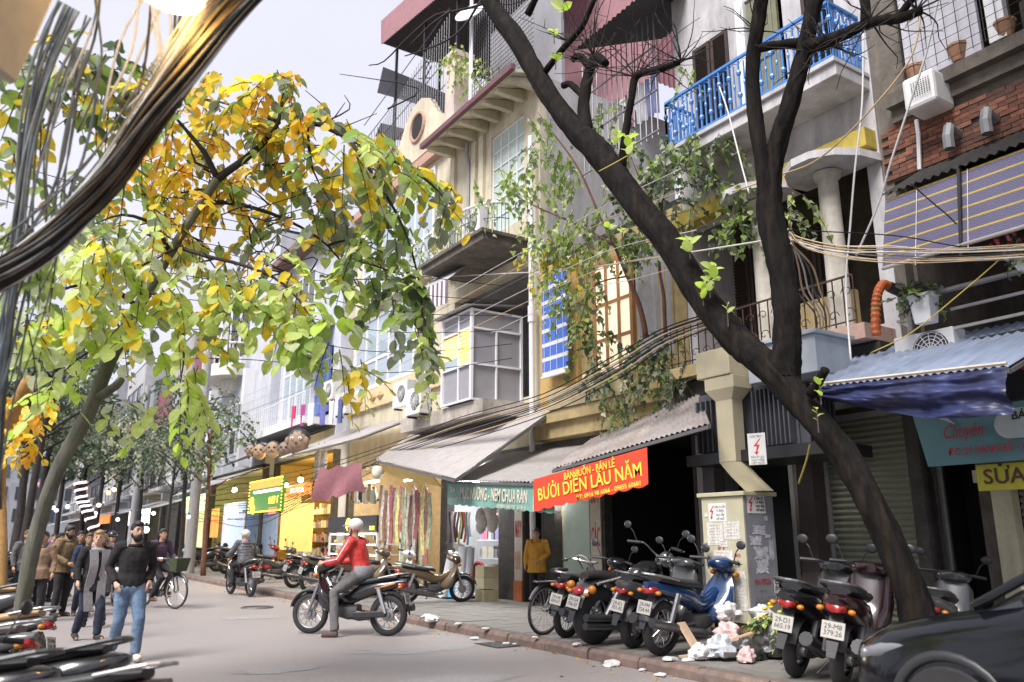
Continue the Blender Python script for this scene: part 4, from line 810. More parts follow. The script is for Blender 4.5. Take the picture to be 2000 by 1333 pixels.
far_tree(20,46,1.6,10,'dark bare trunked tree at the left kerb, behind the crowd',[DK,GG,DK],3.0,-.5,.22,80,.3)
far_tree(0,38.5,7.6,7.2,'bushy dark tree before the rounded white balcony house',[DK,GG,DK],2.2,-.4,.12,60,.22)
far_tree(0,66,6.9,9.5,'tall dark tree behind the wound light rope trunk',[DK,DK,GG],3.2,.3,.2,90,.32)
far_tree(0,34,1.3,9.5,'dark tree over the left crowd',[DK,GG,DK],2.6,.4,.16,70,.26)
far_tree(0,58,1.8,11,'dark left row tree over the far crowd',[DK,DK,GG],3.6,.2,.22,100,.34)
# unseen leafy tree added above the frame to shade the right-hand houses
far_tree(0,-1.6,6.9,10.2,'leafy street tree behind the parked car, its crown added unseen for shade',[DK,GR,GG],1.0,-.2,.24,4,.3)
t = [o for o in COL.objects if o.get('label','').startswith('leafy street tree behind the parked car, added unseen for shade')][0]
c = Crown('oval')
for q,rr in (((6.2,1.2,11.6),2.6),((8.4,.4,11.4),2.4),((4.6,-.6,11.8),2.3),((7.4,-2.2,11.6),2.6),((9.0,2.0,12.4),1.9)): c.blob(Vector(q), rr, rr*.55, rr, 95, 9, .3, [GR,DK,GG], .5, .8)
c.finish(t, 0); t['label'] = 'leafy street tree behind the parked car, added unseen for shade'
# leaning trunk at far left, orange lamplight painted into bark and leaves
ot = thing('street_tree', 'leaning trunk painted lamplight orange at left edge', 'tree', (.45,21,.13)); mb = MB()
limb(mb, [(.45,21,.1),PD(-10,1000,20.5),PD(-5,890,20.4),PD(30,800,20.3),PD(60,740,20.2)], [.28,.25,.22,.2,.17], 4, 10); mb.build('trunk', mat('orange_lamplit_bark', (.30,.17,.05), .8, var=.3, scale=5, bump=.6), ot, smooth=3)
c = Crown('oval'); B(50,800,20,50,60,14,8,.3,[Y,Y,O]); B(40,870,20,40,20,6,8,.25,[Y,O]); c.finish(ot, 0)
# ================================================================ cable bundle, lamp, balcony corner at upper left
cb = thing('cable_bundle', 'thick tangled bundle of cables slanting over the top left corner', 'cables', PD(250,300,4.4))
M_CAB = [mat('cable_black', (.015,.015,.016), .75, var=.3, spec=.2), mat('cable_grey', (.11,.11,.105), .75, var=.4, spec=.2), mat('cable_white', (.5,.5,.49), .5, var=.2), mat('cable_brown', (.07,.05,.03), .75, spec=.2, var=.4), mat('cable_hazed', (.15,.18,.2), .7, var=.4)]  # the blue-grey strands carry lens haze in their colour
path = [(520,-60),(440,30),(365,135),(300,225),(230,330),(165,405),(95,472),(30,520),(-60,570)]
def strands(mb, path, n, R, dep, mats, tw=2.0, loose=.0):
    P0 = smooth_path([PD(x,y,dep[0]+(dep[1]-dep[0])*i/(len(path)-1)) for i,(x,y) in enumerate(path)], 4); m = len(P0)
    for _ in range(n):
        r = R*math.sqrt(rnd.random()); a_ = rnd.uniform(0,2*PI); tw_ = tw*rnd.uniform(.5,1.4); ph = rnd.random()*9
        pts = []
        for i,p in enumerate(P0):
            t = i/(m-1); d = (P0[min(i+1,m-1)]-P0[max(i-1,0)]).normalized(); s1 = d.cross(FW).normalized(); s2 = d.cross(s1)
            rr = r*(1+loose*sin(t*7+ph)); pts.append(p+s1*(rr*cos(a_+tw_*t))+s2*(rr*sin(a_+tw_*t)))
        mb.k = rnd.choice(mats); mb.tube(pts, rnd.uniform(.004,.011), 5)
mb = MB(); strands(mb, path, 190, .07, (4.4,4.9), [0,0,3,0,1,3,3,1,2], 2.6, .3); strands(mb, [(x-30,y-10) for x,y in path], 10, .1, (4.5,4.9), [2,1], 1.5, .3); tag(mb.build('cable_strands', M_CAB, cb, smooth=3), kind='stuff')
for (x0,y0),(x1,y1) in (((412,20),(375,130)),((300,230),(318,258)),((200,370),(232,392))):
    p = PD((x0+x1)/2+30,(y0+y1)/2,4.55); 
mb = MB(); strands(mb, [(150,20),(95,150),(60,300),(40,480),(20,650),(0,820),(-20,1000)], 18, .10, (5.0,5.3), [1,4,4,4], 1.5, .6); strands(mb, [(160,100),(130,300),(100,450),(50,560),(10,760)], 9, .14, (5.1,5.3), [1,4,4], 2.5, .8)
cb2 = thing('cable_bundle', 'dark mass of cables hanging down the left edge', 'cables', PD(20,600,5.2)); tag(mb.build('cable_strands', M_CAB, cb2, smooth=3), kind='stuff')
mb = MB()
for k in range(14):
    x = rnd.uniform(60,420); mb.k = rnd.choice([2,3,1]); p = [PD(x+rnd.uniform(-20,60),-20,4.8),PD(x,60+rnd.uniform(0,80),4.9),PD(x-rnd.uniform(20,60),rnd.uniform(150,260),5.0)]; mb.tube(smooth_path(p,4), .008, 4)
tag(mb.build('loose_cable', M_CAB, cb, smooth=3), kind='stuff')
lp = thing('street_lamp', 'glowing sodium street lamp at the top edge by the cables', 'street lamp', PD(335,0,4.25))
p = PD(335,0,4.25)
MB().ell(p, (.045,.045,.04), 12, 8).build('bulb', mat('sodium_glow', (1,.75,.3), .4, var=0, bump=0, emit=10, ecol=(1,.66,.22)), lp, smooth=3)
mb = MB(); mb.lathe([(.02,.16),(.1,.13),(.16,.05),(.17,.03),(.15,.03),(.09,.1),(.02,.12)], 16, p); mb.build('lamp_shade', mat('lamp_shell', (.3,.3,.3), .5), lp, smooth=2)
MB().tube([p+V(0,0,.15),p+V(-.2,.05,.35),p+V(-1.2,.2,.5)], .025, 7).build('lamp_arm', MATS['lamp_shell'], lp)
ll = bpy.data.lights.new('street_lamp_light','POINT'); ll.energy = 22; ll.color = (1,.62,.22); ll.shadow_soft_size = .1; lo = bpy.data.objects.new('street_lamp_light', ll); COL.objects.link(lo); lo.location = p+V(0,0,-.12)+FW*.12
bc = thing('balcony_corner', 'blurred beige concrete balcony corner at the top left', 'balcony', PD(-40,60,3.0))
q = PD(-175,10,3.1); MB().obox(q+V(0,0,.25), (.42,1.0,.55), (.1,.3,-.5)).build('slab', mat('beige_concrete', (.42,.36,.28), .85, var=.15, scale=4), bc, bevel=.02)
# ================================================================ overhead wires
M_WB, M_WW, M_WY = M_CAB[0], mat('wire_white', (.55,.54,.53), .5, var=.1), mat('wire_tan', (.5,.36,.2), .5, var=.2)
OR = ('first','second','third','fourth','fifth','sixth','seventh','eighth','ninth')
def wire(label, pts, r, m, sag=0, at=PX):
    P0 = [at(*p) for p in pts]; P1 = smooth_path(P0, 6)
    if sag: P1 = [p+V(0,0,-sag*sin(PI*i/(len(P1)-1))) for i,p in enumerate(P1)]
    return tag(MB().tube(P1, r, 5).build('overhead_wire', m, None, 3), label, 'wire', 'overhead wires')
# tan and white bundle from the tree to the right
for k in range(15): wire('one of the pale wires bundled from the big tree to the right edge', [(1540+rnd.uniform(-4,8),458+rnd.uniform(-4,8),7.7),(1570,466+k*1.3+rnd.uniform(-3,3),7.75),(1640,478+k*1.9+rnd.uniform(-3,3),7.9),(1740,482+k*2.3+rnd.uniform(-4,4),8.2),(1850,484+k*2.1+rnd.uniform(-4,4),8.6),(2030,478+k*1.9+rnd.uniform(-3,3),9.2)], rnd.uniform(.004,.008), [M_WY,M_WW,M_CAB[3],M_WY,M_CAB[1]][k%5])
wire('long white wire slanting from the top right past the striped blind', [(1832,0,9),(1810,100,9),(1778,200,9),(1742,310,9),(1715,400,9),(1672,500,9)], .014, M_WW)
wire('white wire hanging from the top between balcony and cage', [(1800,10,9.1),(1780,110,9),(1700,215,8.8),(1600,310,8.6),(1515,345,8.4),(1430,375,8.2)], .012, M_WY)
wire('white wire dropping past the canopy to the loggia', [(1686,60,9.3),(1684,200,9.2),(1670,330,9.1),(1660,450,9),(1652,560,8.9),(1662,705,8.6)], .014, M_WW)
wire('white cord slanting down from the blue balcony', [(1405,170,9.4),(1422,220,9.3),(1445,310,9.2),(1463,378,9.1)], .014, M_WW)
wire('white wire from the ochre house to the big tree', [(1545,462,7.8),(1400,485,8.5),(1250,508,9.1),(1100,530,9.6),(1000,534,9.8),(830,543,10)], .014, M_WW)
wire('pale wire from the canopy down left to the laundry', [(1330,520,8.3),(1240,545,9),(1110,580,9.5),(880,690,9.9)], .008, M_WW)
for k in range(9): wire('dark wire sagging above the shop awnings, %s from the top'%OR[k], [(1430,600+k*3,8),(1300,640+k*4,8.4),(1200,695+k*5,8.8),(1060,770+k*4,9),(900,815+k*5,9),(760,868+k*4,8.8),(560,925+k*9,8.6),(380,940+k*10,8.2)], .011, [M_WB,M_WB,M_CAB[1],M_WY][k%4], .05*(k%3))
for k in range(5): wire('pale wire crossing before the cream house, %s from the top'%OR[k], [(1330+k*10,330+k*40,8),(1180,400+k*30,8.6),(1000,500+k*25,9.2),(850,585+k*22,9.2),(640,700+k*20,9.2),(420,800+k*14,9)], .008, [M_WW,M_WY,M_CAB[1]][k%3], .05)
for k in range(6): wire('thin dark wire across the yellow crown, %s from the top'%OR[k], [(-40,300+k*80,9.6),(260,380+k*62,10.4),(500,430+k*52,11.2),(760,520+k*40,12.5),(1000,560+k*28,15)], .006, M_WB, .1, PD)
for k in range(7): wire('black wire looping over the far shops, %s from the top'%OR[k], [(640,905+k*6,8.4),(560,960+k*5,8.2),(480,930+k*14,8),(390,945+k*9,7.7),(300,905+k*16,7.6),(180,930+k*12,7.6)], .012, M_WB, .3)
wire('dark wire across the striped blind', [(1540,450,8),(1740,460,9),(1860,480,9.3),(2030,505,9.5)], .008, M_WB); wire('thin black wire with a plug hanging before the striped blind', [(1780,360,9.1),(1820,395,9.1),(1850,420,9.1),(1868,438,9.1)], .009, M_WB)
wire('yellow cord running up to the flower planter', [(1700,690,9.4),(1780,650,9.4),(1880,570,9.5),(1955,505,9.6)], .008, mat('cord_yellow', (.5,.4,.08), .6)); wire('yellow cord tied round the big tree limb', [(1170,335,7.05),(1195,322,6.95),(1225,305,7.15)], .008, MATS['cord_yellow'])
wire('tan cord hanging by the transformer', [(1582,868,7.9),(1575,900,8.0),(1560,945,8.3)], .012, MATS['cord_yellow'])
for k in range(5): wire('%s grey vine from the left, dangling beside the loggia column'%OR[k], [(1545,460+k*4,7.6),(1550+k*9,520,8.3),(1558+k*11,570,8.8),(1590+k*7,610,9.5),(1596+k*6,640,9.9)], .012, [M_CAB[1],M_WY,M_WW][k%3])
def strokes(M, w, h, n, m, par, name='lettering', d=.002):
    """letter-like marks too small to read"""
    q = random.Random(int(w*1000)+n); mb = MB(); mb.M = M; x = -w/2
    for i in range(n):
        lw = w/n*.78
        if q.random() < .12: x += w/n; continue
        for k in range(q.choice((1,2,2))): xx = x+lw*k*.6; mb.box((xx,-h/2,0),(xx+lw*.28,h/2,d))
        for z in q.sample((-.5,0,.42),q.choice((1,2))): mb.box((x,z*h,0),(x+lw*.85,z*h+h*.13,d*.9))
        x += w/n
    return mb.build(name, m, par)
def sheet_on(MM, x, z, w, h, m, par, name='notice', ragged=0, t=.0015, off=.001):
    mb = MB(); mb.M = MM
    if ragged:
        pts = []; cs = [(-1,-1),(1,-1),(1,1),(-1,1)]
        for e in range(4):
            (a0,b0),(a1,b1) = cs[e],cs[(e+1)%4]
            for i in range(7): f = 1-ragged*rnd.random()**2*(1.4 if 0 < i else .6); pts.append((x+w/2*(a0+(a1-a0)*i/7)*f, z+h/2*(b0+(b1-b0)*i/7)*f))
    else: pts = [(x-w/2,z-h/2),(x+w/2,z-h/2),(x+w/2,z+h/2),(x-w/2,z+h/2)]
    mb.prism(pts, off, off+t, 'z'); return mb.build(name, m, par)
# ================================================================ shop rooms and their lamps
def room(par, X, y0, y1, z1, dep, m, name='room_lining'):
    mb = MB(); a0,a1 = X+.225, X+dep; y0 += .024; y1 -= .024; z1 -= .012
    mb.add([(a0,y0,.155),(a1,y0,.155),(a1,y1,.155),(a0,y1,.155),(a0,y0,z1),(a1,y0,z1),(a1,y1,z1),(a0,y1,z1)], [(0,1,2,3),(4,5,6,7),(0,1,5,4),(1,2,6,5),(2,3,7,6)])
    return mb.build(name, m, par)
M_PITCH = mat('painted_deep_shade', (.008,.008,.009), .9, var=.2, bump=0)  # linings painted near black in place of interior shade
M_LITW = mat('lit_room_paint', (.62,.68,.64), .7, var=.08, scale=3, dirt=.25, dcol=(.35,.4,.36))
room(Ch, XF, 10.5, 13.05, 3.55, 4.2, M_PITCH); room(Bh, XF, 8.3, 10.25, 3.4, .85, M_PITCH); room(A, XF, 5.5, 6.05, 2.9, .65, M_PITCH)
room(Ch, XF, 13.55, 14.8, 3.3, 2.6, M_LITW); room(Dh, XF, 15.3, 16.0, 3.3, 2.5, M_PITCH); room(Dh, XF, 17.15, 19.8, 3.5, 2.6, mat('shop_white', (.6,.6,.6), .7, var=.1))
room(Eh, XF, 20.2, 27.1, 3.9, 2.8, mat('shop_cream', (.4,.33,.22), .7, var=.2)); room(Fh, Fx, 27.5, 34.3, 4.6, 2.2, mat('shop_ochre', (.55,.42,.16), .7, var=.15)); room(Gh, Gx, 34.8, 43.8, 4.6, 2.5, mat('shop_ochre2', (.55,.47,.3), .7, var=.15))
def lamp(label, p, e, col, kind='bulb', r=.06, L=.6, em=30, group=None):
    t = thing('lamp', label, 'lamp', p, group); m = mat('glow_%.1f_%.1f_%.1f_%d'%(*col,em), col, .4, var=0, bump=0, emit=em, ecol=col); p = Vector(p)
    if kind == 'bulb': MB().ell(p, r, 12, 8).build('bulb', m, t, smooth=3); MB().cyl(p+V(0,0,r*.8), p+V(0,0,r*2.2), r*.45).build('socket', M_BLACK, t)
    else: MB().cyl(p+V(0,-L/2,0), p+V(0,L/2,0), .02, n=8).build('tube', m, t); MB().box(p+V(-.025,-L/2-.03,.025), p+V(.025,L/2+.03,.06)).build('batten', M_WHITE, t)
    if e:
        l = bpy.data.lights.new('lamp_light','POINT'); l.energy = e; l.color = col; l.shadow_soft_size = .12; o = bpy.data.objects.new('lamp_light', l); COL.objects.link(o); o.location = p+V(-.1,0,-.14)
lamp('bare white bulb in the open doorway under the red banner', PX(1097,970,10.95), 110, (1,.97,.92), r=.075, em=26)
lamp('white tube light inside the fabric roll shop', (10.45,18.3,2.95), 95, (.92,.96,1), 'tube', L=1.2)
lamp('warm tube light among the hanging clothes', (10.9,22.4,3.3), 110, (1,.88,.7), 'tube', L=1.2); lamp('warm tube light at the far end of the clothes shop', (10.9,25.6,3.4), 70, (1,.82,.55), 'tube', L=1.2)
lamp('yellow bulb in the ochre lit shop', (9.9,30.0,3.7), 150, (1,.72,.25), r=.1); lamp('yellow bulb in the shop behind dark scooters', (9.5,38.0,3.7), 80, (1,.78,.4), r=.1)
lamp('white bulb hanging beside the neon sign', PX(558,948,8.5), 20, (1,.85,.6), r=.07)
lamp('bright bulb inside the ochre house window', (12.3,12.5,6.6), 50, (1,.8,.55), r=.08)
# ================================================================ signs
M_RED = mat('banner_red', (.72,.055,.02), .6, var=.08, bump=.05, scale=5); M_YT = mat('banner_yellow', (.85,.62,.06), .6, var=.04, bump=0); M_GRNB = mat('banner_green', (.16,.32,.27), .65, var=.15, scale=5, dirt=.3, dcol=(.1,.14,.12)); M_CRT = mat('faded_letter', (.62,.55,.45), .7, var=.25, scale=12, bump=0)
M_BLKT = mat('letter_black', (.02,.02,.025), .6, var=0, bump=0); M_REDT = mat('letter_red', (.42,.03,.04), .6, var=.15, bump=0)
def banner(name, label, TL, TR, h, m, wave=.05, nsc=9, top=.02):
    TL = Vector(TL); TR = Vector(TR); r = thing(name, label, 'banner', (TL+TR)/2-V(0,0,h)); L = (TR-TL).length
    def fn(u,v):
        sag = h*(1-v)*(1+.06*abs(sin(u*nsc*PI))-.03) if v < .2 else h*(1-v)
        return TL*(1-u)+TR*u+V(-.012*sin(u*9)*(1-v)-.01,0,-sag)
    MB().slab(nsc*8, 5, lambda u,v: fn(u,1-v), .004).build('cloth', m, r)
    return r, basis((TL+TR)/2-V(.034,0,h/2), TR-TL, V(0,0,1)), L
def T(par, M, s, x, y, size, m, **k): return text(s, M @ Matrix.Translation((x,y,-.01)), size, m, par, **k)
r, M, L = banner('red_banner', 'red shop banner with yellow lettering under the grey pink awning', (8.27,12.05,2.60),(8.27,9.02,2.90), .56, M_RED)
T(r,M,'BÁN BUÔN - BÁN LẺ',.12*1,.17,.17,M_YT,w=1.35,bold=.02); T(r,M,'BƯỞI DIỄN LÂU NĂM',.02,-.03,.30,M_YT,w=2.75,bold=.035); T(r,M,'ĐT: 0916 98 6066 - 09855 60681',.55,-.225,.10,M_YT,w=1.6,bold=.02)
r, M, L = banner('green_banner', 'faded green banner with cream letters and scalloped hem', (8.33,15.4,2.74),(8.33,11.5,2.45), .46, M_GRNB, nsc=14)
T(r,M,'34',-1.72,.07,.17,M_CRT,w=.22,bold=.02); T(r,M,'HÀNG BỒ',-1.68,-.12,.08,M_CRT,w=.4,bold=.02); T(r,M,'MỰC NƯỚNG - NEM CHUA RÁN',-.12,.01,.34,M_CRT,w=2.5,bold=.02); strokes(M @ Matrix.Translation((.6,-.18,-.008)), 1.0, .06, 24, M_CRT, r); sheet_on(M,1.5,-.06,.34,.3,M_CRT,r,'label_patch',0,.004,-.012)
# teal board of the brick house
tb = thing('teal_signboard', 'teal signboard with white capsule and red address line at right', 'signboard', (9.6,4.2,2.4))
M_TEAL = mat('sign_teal', (.10,.24,.27), .45, var=.1, scale=3, dirt=.2)
MB().add([(9.55,5.58,3.05),(9.62,5.5,2.42),(9.62,2.3,2.42),(9.55,2.3,3.08),(9.6,5.58,3.05),(9.67,5.5,2.42),(9.67,2.3,2.42),(9.6,2.3,3.08)], [(0,1,2,3),(7,6,5,4),(0,4,5,1),(1,5,6,2),(2,6,7,3),(3,7,4,0)]).build('board', M_TEAL, tb)
M = basis((9.545,4.0,2.76),(0,-1,0),(.11,0,1))
cap = [(-.45+.17*cos(t)-.0, .06+.17*sin(t)) for t in [PI/2+PI*k/8 for k in range(9)]]+[(1.5,-.11),(1.5,.23)]
mb = MB(); mb.M = M; mb.prism(cap, .022, .028, 'z'); mb.build('capsule', mat('sign_pale', (.45,.5,.5), .5, var=.1), tb)
def T2(s,x,y,size,m,**k): return text(s, M @ Matrix.Translation((x,y,.034)), size, m, tb, **k)
T2('Chuyên',-.98,.03,.24,M_REDT,w=.46,shear=.3); T2('BÁN BUÔN - BÁN LẺ',.18,.14,.13,M_BLKT,w=1.2,bold=.02); T2('NGÀNH MAY',.12,-.015,.13,M_BLKT,w=.85,bold=.02); T2('ĐC: 30 HÀNG BỒ - HOÀN KIẾM - HÀ NỘI',-.28,-.21,.12,M_REDT,w=1.75,bold=.02)
mb = MB(); mb.M = M; mb.prism([(-1.45,.3),(-1.15,.3),(-1.2,.26),(-1.05,.12)], .022, .026, 'z'); mb.build('ray_mark', mat('sign_pale', None), tb)
yb = thing('yellow_signboard', 'yellow signboard with dark letters below the teal board', 'signboard', (9.8,4,2.1))
MB().box((9.78,2.4,2.11),(9.84,5.02,2.41)).build('board', mat('sign_lime', (.46,.44,.03), .5, var=.1), yb)
text('SỬA CHỮA', basis((9.77,4.32,2.26),(0,-1,0),(0,0,1)), .24, mat('letter_brown', (.09,.03,.03), .6), yb, w=1.25, bold=.015)
nb_ = thing('dark_signboard', 'black signboard with dull red letter behind the tarpaulin', 'signboard', (9.9,3.6,3.3)); MB().box((9.9,2.3,3.15),(9.95,4.9,3.95)).build('board', M_BLACK, nb_); text('N', basis((9.89,4.45,3.55),(0,-1,0),(0,0,1)), .6, M_REDT, nb_, w=.5, bold=.03)
def column_sign(label, X, y0, y1, z0, z1, words, base):
    r = thing('column_sign', label, 'sign', (X,(y0+y1)/2,z0)); MB().box((X-.03,y0,z0),(X,y1,z1)).build('board', mat('column_cream', (.5,.45,.37), .7, var=.15, dirt=.4, dcol=(.25,.2,.15)), r)
    for i,w_ in enumerate(words):
        z = z1-.3-i*(z1-z0-.4)/max(len(words)-1,1)*.95
        text(w_, basis((X-.034,(y0+y1)/2,z),(0,-1,0),(0,0,1)), .55, M_REDT, r, w=(y1-y0)*.8, bold=.01) if w_[0] != '~' else strokes(basis((X-.034,(y0+y1)/2,z),(0,-1,0),(0,0,1)), (y1-y0)*.7, .4, 3, mat('faded_orange', (.45,.2,.1), .7), r)
    if base: MB().box((X-.05,y0-.01,z0-.001),(X+.003,y1+.01,z0+.45)).build('tiled_foot', mat('orange_tile', (.42,.13,.05), .5, var=.3, scale=20), r)
column_sign('cream pillar sign with stacked red words beside the dark doorway', XF-.012, 16.04, 16.36, .16, 2.75, ['LIỆU','MAY','~','36'], True)
column_sign('cream pillar sign with stacked red words right of the lit doorway', XF-.012, 13.12, 13.46, .5, 2.75, ['LÓT','CÁC','LOẠI'], False)
# ================================================================ electrical cabinet
cx0,cy0,cx1,cy1,cz0,cz1 = 8.70,7.62,9.30,8.39,.46,2.14
eb = thing('electrical_cabinet', 'beige street electrical cabinet on a brick base plastered with notices', 'cabinet', (9,8,.15))
M_CABI = mat('cabinet_beige', (.46,.43,.30), .6, var=.1, scale=4, bump=.1, dirt=.4, dcol=(.24,.2,.12), dscale=1.5); M_CABS = mat('cabinet_shaded_side', (.24,.245,.27), .55, var=.12, scale=4, dirt=.35, dcol=(.1,.1,.11))  # grey body colour carries the shade of the cabinet's dark side
body = MB().box((cx0+.012,cy0,cz0),(cx1,cy1,cz1)).build('body', M_CABS, eb)
MB().box((cx0-.01,cy0+.003,cz0+.01),(cx0+.011,cy1-.003,cz1-.005)).build('door', M_CABI, eb, bevel=.004)
MB().box((cx0-.05,cy0-.05,cz1+.001),(cx1+.04,cy1+.05,cz1+.06)).build('lid', M_CABI, eb, bevel=.01)
MB().box((cx0-.04,cy1-.07,cz0+.95),(cx0-.011,cy1-.02,cz0+1.05)).build('hinge', mat('hinge_grey', (.25,.25,.24), .5), eb); MB().box((cx0-.03,cy1-.1,cz0+.72),(cx0-.011,cy1-.07,cz0+.86)).build('handle', M_BLACK, eb)
bks = [MB().box((0,0,0),(.05,.2,.06)).mesh('brick', M_BRICK[i]) for i in (2,2,0)] ; M_OB = mat('base_brick', (.38,.27,.14), .9, var=.3, bump=.4)
MB().box((cx0+.06,cy0+.06,.14),(cx1-.06,cy1-.06,.459)).build('plinth', mat('mortar', (.25,.22,.18), .9), eb)
bmA = MB().box((0,0,0),(.03,.165,.052)).mesh('brick', M_OB); bmB = MB().box((0,0,0),(.13,.03,.052)).mesh('brick', M_OB)
for i in range(5):
    for k in range(4):
        y = cy0+.05+k*.17+(i%2)*.02
        o = link('brick', bmA); o.location = (cx0+.032, y, .155+i*.061); adopt(o, eb)
        if k < 4: o = link('brick', bmB); o.location = (cx0+.07+k*.135, cy0+.032, .155+i*.061); adopt(o, eb)
MD = basis((cx0-.0125,(cy0+cy1)/2,0),(0,-1,0),(0,0,1)); MS = basis(((cx0+cx1)/2,cy0-.001,0),(1,0,0),(0,0,1))
M_PAPER = mat('weathered_paper', (.60,.58,.54), .8, var=.3, scale=22, bump=.2, dirt=.4, dcol=(.36,.33,.27), dscale=9); M_PAPER2 = mat('torn_paper', (.5,.5,.55), .8, var=.35, scale=14, bump=.3, dirt=.6, dcol=(.24,.24,.27), dscale=7); M_PLATE = mat('enamel_white', (.72,.72,.70), .4, var=.05, dirt=.15, dcol=(.4,.38,.34)); M_GREYT = mat('letter_grey', (.25,.24,.23), .7, var=.2, bump=0)
def bolt(MM, x, z, s_, par, off=.005):
    mb = MB(); mb.M = MM @ Matrix.Translation((x,z,0)); mb.prism([(a_*s_,b_*s_) for a_,b_ in ((.18,.5),(-.22,.02),(.02,.02),(-.1,-.38),(-.2,-.32),(-.06,-.56),(.12,-.34),(.0,-.36),(.2,.12),(-.02,.12),(.26,.5))], off, off+.002, 'z'); mb.build('lightning_mark', mat('sign_red', (.6,.03,.04), .5, var=0, bump=0), par)
def Tx(MM, s, x, z, size, m, par, w=None, bold=.01, off=.005): return text(s, MM @ Matrix.Translation((x,z,off)), size, m, par, w=w, bold=bold, depth=.0008)
n1 = sheet_on(MD,-.085,1.925,.33,.25,M_PLATE,eb,'warning_plate'); bolt(MD,-.19,1.93,.18,n1)
for i,s_ in enumerate(('CẤM LẠI GẦN','TỦ ĐIỆN','NGUY HIỂM','CHẾT NGƯỜI')): Tx(MD,s_,-.035,2.0-i*.055,.046,M_GREYT,n1,w=.21 if i == 0 else .15)
n2 = sheet_on(MS,-.05,2.03,.36,.25,M_PLATE,eb,'warning_plate',0,.004); bolt(MS,-.165,2.035,.2,n2,.006)
for i,s_ in enumerate(('CẤM SỜ !','CÓ ĐIỆN','NGUY HIỂM','CHẾT NGƯỜI')): Tx(MS,s_,.02,2.105-i*.052,.062 if i == 0 else .044,M_BLKT,n2,w=(.21 if i == 0 else .17),bold=.02,off=.007)
for k,(x,z,w_,h_) in enumerate(((-.15,1.63,.3,.32),(.16,1.675,.3,.25),(0,1.497,.14,.09),(-.02,1.278,.34,.265),(.045,1.028,.63,.235),(.215,.77,.29,.3),(-.3,1.9,.06,.06))):
    o = sheet_on(MD,x,z,w_,h_,M_PAPER,eb,'notice',.07 if k in (0,1,4,5) else .02,.001+.0004*k)
    for q_ in range(int(h_/.045)): strokes(MD @ Matrix.Translation((x-w_*.04,z+h_*.36-q_*.04,.0042)), w_*.7, .016, 14, mat('faint_ink', (.42,.4,.36), .8, var=.2, bump=0), o, 'print', .0004)
strokes(MD @ Matrix.Translation((-.05,1.435,.002)), .12, .05, 4, M_REDT, eb); Tx(MD,'SRO',.23,1.345,.06,M_REDT,eb,w=.11); Tx(MD,'22',.215,1.235,.12,M_GREYT,eb,w=.1); strokes(MD @ Matrix.Translation((-.12,.72,.002)), .3, .02, 12, mat('rust_mark', (.2,.1,.05), .8), eb, 'scratch')
for (x,z,w_,h_) in ((-.02,1.68,.3,.13),(-.11,1.54,.26,.14),(-.02,1.38,.3,.17),(-.01,1.2,.27,.2),(.14,1.6,.12,.05),(.2,1.42,.1,.3)): sheet_on(MS,x,z,w_,h_,M_PAPER2,eb,'torn_notice',.3,.001+rnd.random()*.001)
Tx(MS,'0916 978236',-.03,1.0,.1,M_REDT,eb,w=.32); Tx(MS,'0915 963575',.0,.78,.12,M_GREYT,eb,w=.4); strokes(MS @ Matrix.Translation((-.02,.9,.002)), .2, .03, 7, M_GREYT, eb); strokes(MS @ Matrix.Translation((.15,1.84,.002)), .1, .06, 4, M_PLATE, eb)
n3 = sheet_on(MS,.24,.95,.085,.2,M_PLATE,eb,'sticker',0,.001,.003); text('BNE', MS @ Matrix.Translation((.24,.95,.006)) @ Matrix.Rotation(-PI/2,4,'Z'), .085, M_BLKT, n3, w=.17, bold=.02, depth=.0005)
# ================================================================ transformer over the cabinet
tr = thing('transformer', 'pole mounted transformer with beige cable duct above the cabinet', 'transformer', (9.3,7.8,2.4))
M_DUCT = mat('duct_beige', (.50,.45,.31), .6, var=.08, scale=4, dirt=.3, dcol=(.28,.24,.16)); M_TRF = mat('transformer_grey', (.10,.105,.12), .5, .3, var=.15, dirt=.2); M_TRL = mat('transformer_pale', (.36,.40,.45), .5, .1, var=.08, dirt=.25, dcol=(.22,.22,.23))
def fr(z,a0,a1,b0,b1): return [(a0,b0,z),(a1,b0,z),(a1,b1,z),(a0,b1,z)]
MB().loft([fr(2.62,8.74,8.96,7.74,8.05),fr(3.5,8.74,8.96,7.74,8.05),fr(3.66,8.66,9.04,7.62,8.17),fr(3.84,8.66,9.04,7.62,8.17)]).build('cable_duct', M_DUCT, tr, bevel=.008)
MB().loft([fr(2.618,8.745,8.955,7.745,8.045),fr(2.42,8.8,9.01,7.6,7.9),fr(2.205,8.88,9.1,7.42,7.72)][:3]).build('duct_elbow', M_DUCT, tr)
MB().box((8.64,7.66,3.85),(9.08,8.3,4.25)).build('junction_box', M_DUCT, tr, bevel=.012)
MB().box((9.12,6.95,2.8),(9.85,8.75,3.72)).build('tank', M_TRF, tr, bevel=.02)
for i in range(5): MB().box((8.98,8.26+i*.1,2.82),(9.119,8.285+i*.1,3.6)).build('cooling_fin', M_TRF, tr)
for i in range(9): MB().box((8.98,6.98+i*.075,2.82),(9.119,7.0+i*.075,3.62)).build('cooling_fin', M_TRF, tr)
for i in range(7): MB().box((9.16+i*.095,6.8,2.82),(9.18+i*.095,6.949,3.62)).build('cooling_fin', M_TRF, tr)
MB().box((8.75,6.3,3.66),(9.5,7.42,4.16)).box((8.7,6.25,4.161),(9.55,7.47,4.22)).build('cover_box', M_TRL, tr, bevel=.01)
MB().box((8.85,6.4,2.62),(9.9,8.8,2.78)).build('platform', M_BLACK, tr)
MB().box((9.15,8.55,.15),(9.38,8.78,2.615)).build('pole', mat('dark_pole', (.05,.05,.052), .7), tr)
